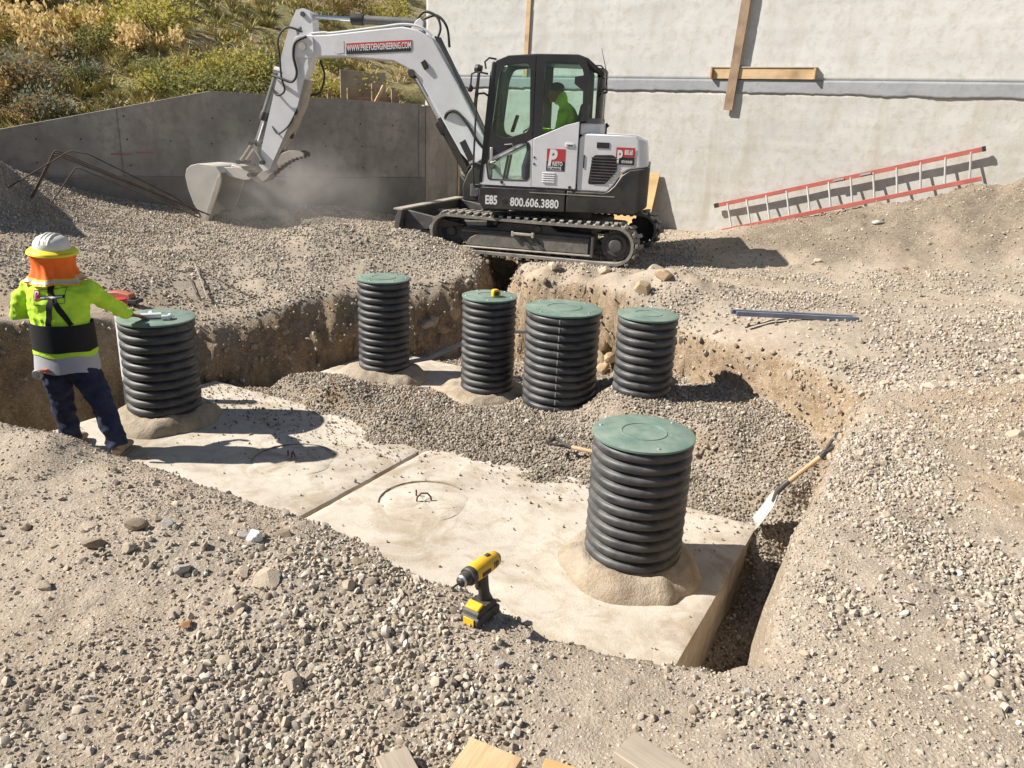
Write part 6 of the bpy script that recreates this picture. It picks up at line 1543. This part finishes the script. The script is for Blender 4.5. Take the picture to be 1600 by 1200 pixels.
hose([(4.25, 0.10, 1.52), (4.15, 0.14, 1.42), (4.00, 0.14, 1.52), (3.92, 0.10, 1.66)], 0.013)
hose([(3.58, 0.13, 2.78), (3.40, 0.12, 2.80), (3.25, 0.12, 2.80), (2.6, 0.12, 2.885), (2.25, 0.12, 2.93), (2.0, 0.12, 2.90), (1.84, 0.12, 2.80)], 0.017, 'white_paint', bo, 'hard_line')
hose([(2.06, 0.05, 3.02), (1.95, 0.08, 3.10), (1.78, 0.10, 3.04), (1.72, 0.12, 2.90), (1.75, 0.13, 2.78)], 0.018)
hose([(1.98, 0.0, 3.02), (1.80, 0.02, 3.06), (1.65, 0.05, 2.92), (1.60, 0.08, 2.66)], 0.018)
for k, yy in enumerate((0.10, 0.05, 0.0, -0.05)):
    hose([(1.80 - k * 0.01, yy, 2.79), (1.55, yy, 2.40), (1.18, yy, 1.76), (1.0, yy, 1.40), (0.92, yy, 1.20)], 0.015, 'cyl_grey', bo, 'hard_line')
hose([(1.66, 0.09, 1.64), (1.60, 0.16, 1.80), (1.46, 0.17, 1.82), (1.30, 0.17, 1.66), (1.16, 0.16, 1.45), (1.02, 0.12, 1.30)], 0.022)
hose([(1.30, 0.12, 1.05), (1.20, 0.2, 1.15), (1.05, 0.22, 1.10), (1.0, 0.2, 0.9)], 0.016)
# ================================================================== PEOPLE
from mathutils.bvhtree import BVHTree
def hand(mb, wrist, direction, palm_n, L=0.185, curl=0.35, thumb_side=1):
    """palm, four unequal bent fingers and a thumb leaving the side of the palm"""
    d = Vector(direction).normalized(); n = Vector(palm_n); n = (n - d * n.dot(d)).normalized(); s = d.cross(n)
    w = Vector(wrist); pl = L * 0.52
    mb.tube([w - d * 0.02, w + d * pl * 0.3, w + d * pl * 0.8, w + d * pl], [0.026, 0.034, 0.040, 0.036], 10, ry=[0.020, 0.016, 0.015, 0.012], side=s)
    for k, (o, fl) in enumerate(((-0.029, 0.066), (-0.010, 0.078), (0.010, 0.084), (0.028, 0.076))):
        b = w + d * (pl * 0.93) + s * (o * -thumb_side); p = [b - d * 0.012, b]; a = 0.0
        for q in (0.42, 0.33, 0.25):
            a += curl; b = b + (d * math.cos(a) + n * math.sin(a)) * fl * q; p.append(b)
        mb.tube(p, [0.0095, 0.0095, 0.009, 0.0082, 0.0065], 8)
    tb = w + d * pl * 0.25 + s * (0.028 * thumb_side); td = (d * 0.75 + s * (0.62 * thumb_side) + n * 0.22).normalized()
    mb.tube([tb - td * 0.02, tb + td * 0.03, tb + td * 0.055 + n * 0.006, tb + td * 0.078 + n * 0.014], [0.015, 0.0125, 0.0105, 0.0075], 8)
def head(mb, c, yaw, tilt, sc=1.0):
    """head with brow, nose, chin, ears; c = centre, faces local +y turned by yaw"""
    m4 = Matrix.Translation(c) @ Matrix.Rotation(yaw, 4, 'Z') @ Matrix.Rotation(-tilt, 4, 'X') @ Matrix.Scale(sc, 4)
    mb.ball((0, -0.012, 0.03), (0.075, 0.095, 0.092), 16, 12, m4)
    mb.ball((0, 0.022, -0.045), (0.058, 0.066, 0.072), 14, 10, m4)
    mb.ball((0, 0.075, -0.095), (0.024, 0.02, 0.02), 8, 6, m4)           # chin
    mb.ball((0, 0.098, -0.018), (0.014, 0.022, 0.024), 8, 6, m4)         # nose
    mb.ball((0, 0.083, 0.022), (0.048, 0.014, 0.012), 8, 6, m4)          # brow
    mb.ball((0, 0.088, -0.060), (0.024, 0.010, 0.008), 8, 6, m4)         # lips
    for s_ in (-1, 1): mb.ball((s_ * 0.078, -0.008, -0.012), (0.010, 0.022, 0.032), 8, 6, m4)
    return m4
def bvh(me_):
    return BVHTree.FromPolygons([v.co.copy() for v in me_.vertices], [tuple(p.vertices) for p in me_.polygons])
def wrinkle(me_, amp, sc, seed=0.0):
    a = mverts(me_).copy(); n = np.empty(len(a) * 3, np.float32); me_.vertex_normals.foreach_get('vector', n); n = n.reshape(-1, 3)
    q = noise2(a[:, 0] * sc + a[:, 1] * sc * 0.6 + seed, a[:, 2] * sc * 1.7 - a[:, 1] * sc * 0.5) + 0.5 * noise2(a[:, 0] * sc * 2.1 + seed + 9, a[:, 2] * sc * 3.4 + a[:, 1] * sc)
    r_ = -np.abs(noise2(a[:, 0] * sc * 1.3 + a[:, 2] * sc * 0.9 + seed, a[:, 2] * sc * 0.8 - a[:, 0] * sc * 0.5 + a[:, 1] * sc * .7)) * 1.6
    set_mverts(me_, a + n * ((q + r_ + 0.35) * amp)[:, None])

def worker():
    ox, oy, oz = -3.33, 5.78, TZ + 0.004
    t = thing('person', 'worker seen from behind in lime shirt, white hat and orange neck shade', 'person', (ox, oy, oz))
    cx = -0.11
    hr = Vector((-3.215 - ox + 0.02, 6.345 - oy, -0.045 - oz))           # right wrist above the lid rim
    elR = Vector((0.175, 0.27, 1.145)); elL = Vector((-0.475, 0.06, 1.10)); hl = Vector((-0.27, 0.27, 1.06))
    shR = Vector((0.105, 0.02, 1.325)); shL = Vector((-0.325, 0.02, 1.315))
    headc = Vector((-0.125, 0.055, 1.565))
    # body (skin) as one continuous surface
    mb = MB()
    head(mb, headc, R(-12), R(18))
    mb.tube([(cx, 0.0, 1.30), (cx, 0.01, 1.40), (headc.x, 0.035, 1.50)], [0.085, 0.062, 0.060], 12)
    mb.tube([(cx, 0, 0.80), (cx, 0, 1.0), (cx, 0, 1.2), (cx, 0, 1.33), (cx, 0, 1.38)], [0.17, 0.18, 0.19, 0.17, 0.09], 16, ry=[0.12, 0.13, 0.12, 0.10, 0.07], side=(1, 0, 0))
    for (a, b, c_) in ((shL, elL, hl), (shR, elR, hr)):
        mb.tube([a, a.lerp(b, .5), b, b.lerp(c_, .5), c_], [0.052, 0.048, 0.040, 0.036, 0.027], 10)
    hand(mb, hr, (0.55, 0.75, -0.28), (0.15, -0.1, -1), thumb_side=-1, curl=0.30)
    hand(mb, hl, (0.8, 0.5, 0.1), (0.2, -1, 0), thumb_side=1, curl=0.6)
    for (a, b, c_) in (((-0.20, 0, 0.82), (-0.20, 0.03, 0.46), (-0.19, 0.06, 0.09)), ((-0.02, 0, 0.82), (0.12, 0.0, 0.45), (0.225, -0.05, 0.09))):
        mb.tube([a, Vector(a).lerp(Vector(b), .5), b, Vector(b).lerp(Vector(c_), .5), c_], [0.085, 0.072, 0.055, 0.05, 0.036], 10)
    obj('body', remeshed(mb, 'body', 0.0065, 3), 'skin', t)
    # shirt
    mb = MB()
    secs = [(0.775, 0.205, 0.138), (0.86, 0.203, 0.143), (0.95, 0.200, 0.146), (1.06, 0.203, 0.150), (1.16, 0.218, 0.152), (1.26, 0.232, 0.146), (1.335, 0.208, 0.125), (1.385, 0.14, 0.10), (1.425, 0.085, 0.08)]
    mb.tube([(cx, 0.012 * math.sin(z * 5), z) for z, a, b in secs], [a for z, a, b in secs], 22, ry=[b for z, a, b in secs], side=(1, 0, 0))
    wl = elL.lerp(hl, 0.86); wr = elR.lerp(hr, 0.90)
    mb.tube([shL + Vector((0.09, 0, 0.0)), shL, shL.lerp(elL, .5) + Vector((-0.015, -0.01, 0)), elL, elL.lerp(hl, .45), wl], [0.080, 0.080, 0.069, 0.058, 0.051, 0.040], 14)
    mb.tube([shR + Vector((-0.09, 0, 0.0)), shR, shR.lerp(elR, .5) + Vector((0.01, 0, -0.012)), elR + Vector((0, 0, -0.008)), elR.lerp(hr, .5) + Vector((0, 0, -0.012)), wr], [0.080, 0.078, 0.066, 0.055, 0.050, 0.038], 14)
    sm = remeshed(mb, 'shirt', 0.011, 5); wrinkle(sm, 0.018, 8.5); obj('shirt', sm, 'hivis', t)
    tree = bvh(sm)
    def back_y(x, z, off=0.004):
        h = tree.ray_cast(Vector((x, -1.0, z)), Vector((0, 1, 0)))
        return (h[0].y - off) if h[0] is not None else -0.15
    # grey undershirt hem, lime hem, lumbar belt
    def ring(name, z0, z1, a0, b0, a1, b1, material, th=0.006, wav=0.006):
        n = 44; v = []; f = []
        for (z, a, b, e) in ((z0, a0, b0, 0), (z0, a0 + th, b0 + th, 0), ((z0 + z1) / 2, (a0 + a1) / 2 + th * 1.2, (b0 + b1) / 2 + th * 1.2, 1), (z1, a1 + th, b1 + th, 1), (z1, a1, b1, 1)):
            for j in range(n):
                an = 2 * math.pi * j / n; k = 1 + wav * math.sin(an * 7 + z * 20) * (1 - e * .6)
                v.append((cx + a * k * math.cos(an), b * k * math.sin(an) + 0.004, z + wav * 1.5 * math.sin(an * 5) * (1 - e)))
        for i in range(4):
            for j in range(n): f.append((i * n + j, i * n + (j + 1) % n, (i + 1) * n + (j + 1) % n, (i + 1) * n + j))
        return MB().add(v, f).build(name, material, t, smooth=60)
    ring('undershirt', 0.705, 0.85, 0.238, 0.170, 0.222, 0.158, 'undershirt')
    ring('shirt_hem', 0.832, 0.888, 0.230, 0.167, 0.226, 0.165, 'hivis')
    ring('back_support_belt', 0.868, 1.075, 0.226, 0.169, 0.219, 0.171, 'belt_black', 0.008, 0.003)
    def strap(pts, w):
        v = []; f = []
        pts = [(Vector((a[0], 0, a[1]))).lerp(Vector((b[0], 0, b[1])), k / 6) for a, b in zip(pts[:-1], pts[1:]) for k in range(7)]
        for i, p in enumerate(pts):
            d_ = (pts[min(i + 1, len(pts) - 1)] - pts[max(i - 1, 0)]).normalized(); s_ = Vector((-d_.z, 0, d_.x)) * w / 2
            for q in (p - s_, p + s_): v.append((q.x, back_y(q.x, q.z, 0.007), q.z))
            for q in (p + s_, p - s_): v.append((q.x, back_y(q.x, q.z, 0.001), q.z))
        for i in range(len(pts) - 1):
            for k in range(4): f.append((i * 4 + k, i * 4 + (k + 1) % 4, i * 4 + 4 + (k + 1) % 4, i * 4 + 4 + k))
        return MB().add(v, f).build('suspender', 'belt_black', t, smooth=50)
    strap([(cx + 0.02, 1.39), (cx + 0.025, 1.27), (cx - 0.005, 1.07)], 0.040)
    strap([(cx + 0.02, 1.35), (cx + 0.06, 1.25), (cx + 0.145, 1.08)], 0.036)
    # print on the back
    def back_panel(name, x0, x1, z0, z1, material, off, parent=t):
        v = []; f = []; nx_, nz_ = 9, 5
        for i in range(nz_):
            for j in range(nx_):
                x = x0 + (x1 - x0) * j / (nx_ - 1); z = z0 + (z1 - z0) * i / (nz_ - 1) + (x - cx) * 0.10
                v.append((x, back_y(x, z, off), z))
        for i in range(nz_ - 1):
            for j in range(nx_ - 1): f.append((i * nx_ + j, i * nx_ + j + 1, (i + 1) * nx_ + j + 1, (i + 1) * nx_ + j))
        return MB().add(v, f).build(name, material, parent, smooth=80)
    pr = back_panel('shirt_print', cx - 0.10, cx - 0.055, 1.275, 1.345, 'red_print', 0.005)
    back_panel('print_band', cx - 0.055, cx + 0.125, 1.275, 1.298, 'black_print', 0.005, pr)
    for (a, b, c_, d_) in ((-0.055, 0.125, 1.345, 1.348), (-0.10, 0.125, 1.235, 1.238), (-0.10, -0.096, 1.235, 1.345), (0.122, 0.125, 1.235, 1.345)):
        back_panel('print_line', cx + a, cx + b, c_, d_, 'black_print', 0.005, pr)
    def back_text(body, x, z, size, material, sx=1.0):
        me_ = text_mesh(body, size, bold=0.001); a = mverts(me_).copy()
        X_ = x + a[:, 0] * sx; Z_ = z + a[:, 1] + (X_ - cx) * 0.10
        set_mverts(me_, np.stack([X_, [back_y(float(p), float(q), 0.008) for p, q in zip(X_, Z_)], Z_], 1)); obj('print_lettering', me_, material, pr)
    back_text('P', cx - 0.094, 1.284, 0.075, 'white_print', 0.9)
    back_text('PRIETO ENGINEERING', cx - 0.05, 1.281, 0.016, 'white_print', 1.0)
    # trousers
    mb = MB()
    mb.tube([(cx, 0, 0.70), (cx, 0, 0.76), (cx, 0, 0.84)], [0.20, 0.222, 0.225], 20, ry=[0.14, 0.152, 0.15], side=(1, 0, 0))
    for (a, b, c_) in (((-0.205, 0, 0.76), (-0.215, 0.03, 0.46), (-0.20, 0.06, 0.075)), ((-0.015, 0, 0.76), (0.115, 0.0, 0.45), (0.222, -0.045, 0.085))):
        a, b, c_ = Vector(a), Vector(b), Vector(c_)
        mb.tube([a + Vector((0, 0, .03)), a.lerp(b, .4), b, b.lerp(c_, .5), b.lerp(c_, .85), c_], [0.125, 0.112, 0.090, 0.080, 0.076, 0.082], 14)
    tm_ = remeshed(mb, 'trousers', 0.011, 5); wrinkle(tm_, 0.015, 8.0, 4.0); obj('trousers', tm_, 'denim', t)
    # boots
    for (x, y, a) in ((-0.19, 0.065, 0.15), (0.228, -0.045, 0.08)):
        m4 = Matrix.Translation((x, y, 0)) @ Matrix.Rotation(a, 4, 'Z')
        mb = MB(); q = [(-0.055, 0.075, 0.043), (-0.05, 0.045, 0.047)]
        mb.tube([m4 @ Vector(p) for p in ((0, -0.005, 0.15), (0, -0.005, 0.10), (0, 0.0, 0.06), (0, 0.0, 0.035))], [0.050, 0.050, 0.048, 0.043], 14)
        mb.tube([m4 @ Vector(p) for p in ((0, -0.06, 0.05), (0, -0.02, 0.058), (0, 0.08, 0.055), (0, 0.15, 0.045), (0, 0.20, 0.035), (0, 0.22, 0.03))], [0.036, 0.046, 0.050, 0.052, 0.044, 0.02], 14, ry=[0.03, 0.04, 0.042, 0.034, 0.026, 0.012], side=(1, 0, 0))
        b_ = obj('boot', remeshed(mb, 'boot', 0.006, 4), 'boot', t)
        n = 24; v = []
        for zz in (0.0, 0.026):
            for j in range(n):
                an = 2 * math.pi * j / n; yy = 0.075 + 0.15 * math.sin(an); w_ = 0.047 + 0.006 * math.sin(an); v.append(m4 @ Vector((w_ * math.cos(an), yy, zz)))
        f = [tuple(reversed(range(n))), tuple(range(n, 2 * n))] + [(j, (j + 1) % n, n + (j + 1) % n, n + j) for j in range(n)]
        MB().add(v, f).build('sole', 'sole', b_)
    # hard hat with full brim
    hm = Matrix.Translation(headc + Vector((0.0, -0.015, 0.055))) @ Matrix.Rotation(R(4), 4, 'X') @ Matrix.Rotation(R(4), 4, 'Y')
    ht = MB().lathe([(0.128, 0.0), (0.126, 0.03), (0.118, 0.052), (0.098, 0.080), (0.065, 0.098), (0.03, 0.106), (0, 0.108)], 32, mat4=hm).build('hard_hat', 'hat_white', t)
    MB().lathe([(0.126, 0.010), (0.148, 0.002), (0.170, -0.016), (0.175, -0.030), (0.168, -0.030), (0.145, -0.010), (0.122, 0.0)], 36, mat4=hm).build('brim', 'brim_yellow', ht)
    mb = MB()
    for k in (-1, 0, 1): mb.tube([hm @ Vector((0.030 * k, -0.12 * math.cos(an_) , 0.016 + 0.093 * math.sin(an_))) for an_ in [R(q) for q in range(20, 165, 15)]], 0.008, 6)
    mb.build('ridge', 'hat_white', ht)
    # neck shade: cloth hanging from under the brim round the back, flared on the shoulders
    v = []; f = []; na, nr = 41, 10
    for i in range(nr):
        fz = i / (nr - 1)
        for j in range(na):
            an = R(-145 + 290 * j / (na - 1)); fold = 0.010 * math.sin(an * 6 + 1.0) * fz + 0.007 * math.sin(an * 11) * fz
            rr = 0.163 - 0.040 * math.sin(fz * math.pi * 0.7) + 0.028 * fz ** 3 + fold * 1.6
            z = headc.z + 0.030 - 0.215 * fz - 0.012 * math.cos(an) * fz + 0.008 * math.sin(an * 4) * fz ** 2
            x = headc.x + rr * math.sin(an) * (1 + 0.25 * fz ** 3); y = headc.y - 0.015 - rr * math.cos(an) * (1.0 + 0.10 * fz)
            v.append((x, y, z))
    for i in range(nr - 1):
        for j in range(na - 1): f.append((i * na + j, i * na + j + 1, (i + 1) * na + j + 1, (i + 1) * na + j))
    ns = MB().add(v, f).build('neck_shade', 'hivis_shade', t, smooth=80); s_ = ns.modifiers.new('t', 'SOLIDIFY'); s_.thickness = 0.004
    def shade_strip(name, f0, f1, off, material):
        v2 = []; f2 = []
        for fz in (f0, (f0 + f1) / 2, f1):
            k = fz * (nr - 1); i0 = min(nr - 2, int(k)); q = k - i0
            for j in range(na):
                p = Vector(v[i0 * na + j]) * (1 - q) + Vector(v[(i0 + 1) * na + j]) * q
                o_ = Vector((p.x - headc.x, p.y - headc.y, 0)).normalized() * off; v2.append(tuple(p + o_))
        for i in range(2):
            for j in range(na - 1): f2.append((i * na + j, i * na + j + 1, (i + 1) * na + j + 1, (i + 1) * na + j))
        return MB().add(v2, f2).build(name, material, ns, smooth=80)
    shade_strip('yellow_trim', 0.80, 1.0, 0.006, 'yellow_trim'); shade_strip('reflective_tape', 0.85, 0.94, 0.009, 'reflective')
    # tape measure clipped at the back of the belt
    px_, pz_ = cx - 0.135, 0.70
    k = MB().lathe([(0, 0.03), (0.034, 0.028), (0.038, 0.02), (0.038, 0.0), (0, 0.0)], 18, mat4=Matrix.Translation((px_, -0.165, pz_)) @ Matrix.Rotation(R(90), 4, 'X')).build('belt_tape_measure', 'aluminium', t)
    MB().tube([(px_ + 0.03, -0.178, pz_ + 0.03), (px_ + 0.08, -0.176, pz_ + 0.035), (px_ + 0.11, -0.168, pz_ + 0.02)], [0.016, 0.014, 0.008], 8).build('orange_clip', 'hose_red', k)
    return t
worker()

def operator():
    t = thing('person', 'operator in a bright green hooded shirt seated in the excavator cab', 'person', EO, UY)
    sx, sy = -0.12, 0.68
    mb = MB()
    hc = Vector((0.02, sy, 2.10))
    head(mb, hc, R(-90), R(10))
    mb.tube([(sx, sy, 1.90), (sx + 0.05, sy, 1.98), (hc.x - 0.01, sy, 2.05)], [0.08, 0.06, 0.058], 12)
    mb.tube([(sx - 0.02, sy, 1.38), (sx - 0.05, sy, 1.6), (sx - 0.03, sy, 1.82), (sx, sy, 1.92)], [0.13, 0.13, 0.12, 0.06], 14, ry=[0.17, 0.18, 0.19, 0.08], side=(1, 0, 0))
    for s_ in (-1, 1):
        mb.tube([(sx, sy + s_ * 0.2, 1.84), (sx + 0.06, sy + s_ * 0.27, 1.60), (0.27, sy + s_ * 0.28, 1.62)], [0.05, 0.042, 0.03], 10)
        hand(mb, (0.27, sy + s_ * 0.28, 1.62), (1, 0, 0.1), (0, 0, -1), 0.17, 0.7, -s_)
        mb.tube([(sx, sy + s_ * 0.1, 1.40), (0.28, sy + s_ * 0.13, 1.40), (0.34, sy + s_ * 0.12, 1.15), (0.34, sy + s_ * 0.12, 1.0)], [0.08, 0.07, 0.055, 0.045], 10)
    obj('body', remeshed(mb, 'body', 0.009, 3), 'skin', t)
    mb = MB()
    mb.tube([(sx, sy, 1.36), (sx - 0.05, sy, 1.6), (sx - 0.03, sy, 1.80), (sx, sy, 1.90), (sx + 0.02, sy, 1.96)], [0.155, 0.15, 0.14, 0.11, 0.07], 16, ry=[0.19, 0.20, 0.215, 0.14, 0.08], side=(1, 0, 0))
    for s_ in (-1, 1): mb.tube([(sx, sy + s_ * 0.14, 1.85), (sx + 0.01, sy + s_ * 0.21, 1.82), (sx + 0.07, sy + s_ * 0.28, 1.60), (0.22, sy + s_ * 0.28, 1.62)], [0.07, 0.075, 0.06, 0.045], 12)
    mb.tube([(hc.x - 0.07, sy, 1.95), (hc.x - 0.085, sy, 2.05), (hc.x - 0.075, sy, 2.11)], [0.09, 0.07, 0.045], 12, ry=[0.11, 0.09, 0.06], side=(1, 0, 0))
    s_m = remeshed(mb, 'shirt', 0.012, 4); wrinkle(s_m, 0.006, 9.0, 3.0); obj('hooded_shirt', s_m, 'op_green', t)
    MB().ball((hc.x - 0.008, sy, hc.z + 0.055), (0.102, 0.085, 0.075), 16, 10).build('cap', 'hair', t)
    mb = MB()
    for s_ in (-1, 1): mb.tube([(sx - 0.05, sy + s_ * 0.1, 1.40), (0.29, sy + s_ * 0.13, 1.41), (0.35, sy + s_ * 0.12, 1.15), (0.35, sy + s_ * 0.12, 1.0)], [0.10, 0.085, 0.068, 0.06], 12)
    obj('trousers', remeshed(mb, 'trousers', 0.012, 4), 'denim', t)
    MB().box((0.40, sy + 0.12, 0.985), (0.26, 0.09, 0.06)).build('boot', 'boot', t, bevel=0.02); MB().box((0.40, sy - 0.12, 0.985), (0.26, 0.09, 0.06)).build('boot', 'boot', t, bevel=0.02)
M['op_green'] = mat('green_cloth', (0.50, 0.85, 0.07), 0.85, var=0.12, scale=6, bump=0.2)
operator()

# ================================================================== DUST raised by the bucket
m = bpy.data.materials.new('dust'); m.use_nodes = True; nt = NT(m); tree_ = m.node_tree
tree_.nodes.remove(tree_.nodes['Principled BSDF'])
pv = nt.n('ShaderNodeVolumePrincipled'); pv.inputs['Color'].default_value = (0.95, 0.92, 0.87, 1); pv.inputs['Anisotropy'].default_value = 0.15
tc = nt.n('ShaderNodeTexCoord').outputs['Object']
ln = nt.n('ShaderNodeVectorMath', operation='LENGTH'); nt.l(tc, ln.inputs[0])
fall = nt.n('ShaderNodeMapRange', interpolation_type='SMOOTHSTEP'); fall.inputs['From Min'].default_value = 1.0; fall.inputs['From Max'].default_value = 0.1; nt.l(ln.outputs['Value'], fall.inputs['Value'])
nz = stretch(nt, noise(nt, tc, 2.3, 4, 0.6, 0.6), 0.36, 0.78)
mu = nt.n('ShaderNodeMath', operation='MULTIPLY'); nt.l(fall.outputs['Result'], mu.inputs[0]); nt.l(nz, mu.inputs[1])
mu2 = nt.n('ShaderNodeMath', operation='MULTIPLY'); nt.l(mu.outputs[0], mu2.inputs[0]); mu2.inputs[1].default_value = DUST if 'DUST' in globals() else 2.0
nt.l(mu2.outputs[0], pv.inputs['Density']); nt.l(pv.outputs[0], tree_.nodes['Material Output'].inputs['Volume'])
M['dust'] = m
d_ = MB().ball((0, 0, 0), 1.0, 24, 14).build('dust', 'dust', None, loc=(-3.5, 12.3, 0.35), rotz=R(12))
d_.scale = (1.8, 0.8, 1.1)
tag(d_, 'pale dust hanging around the digging bucket before the dark wall', 'dust', kind='stuff')
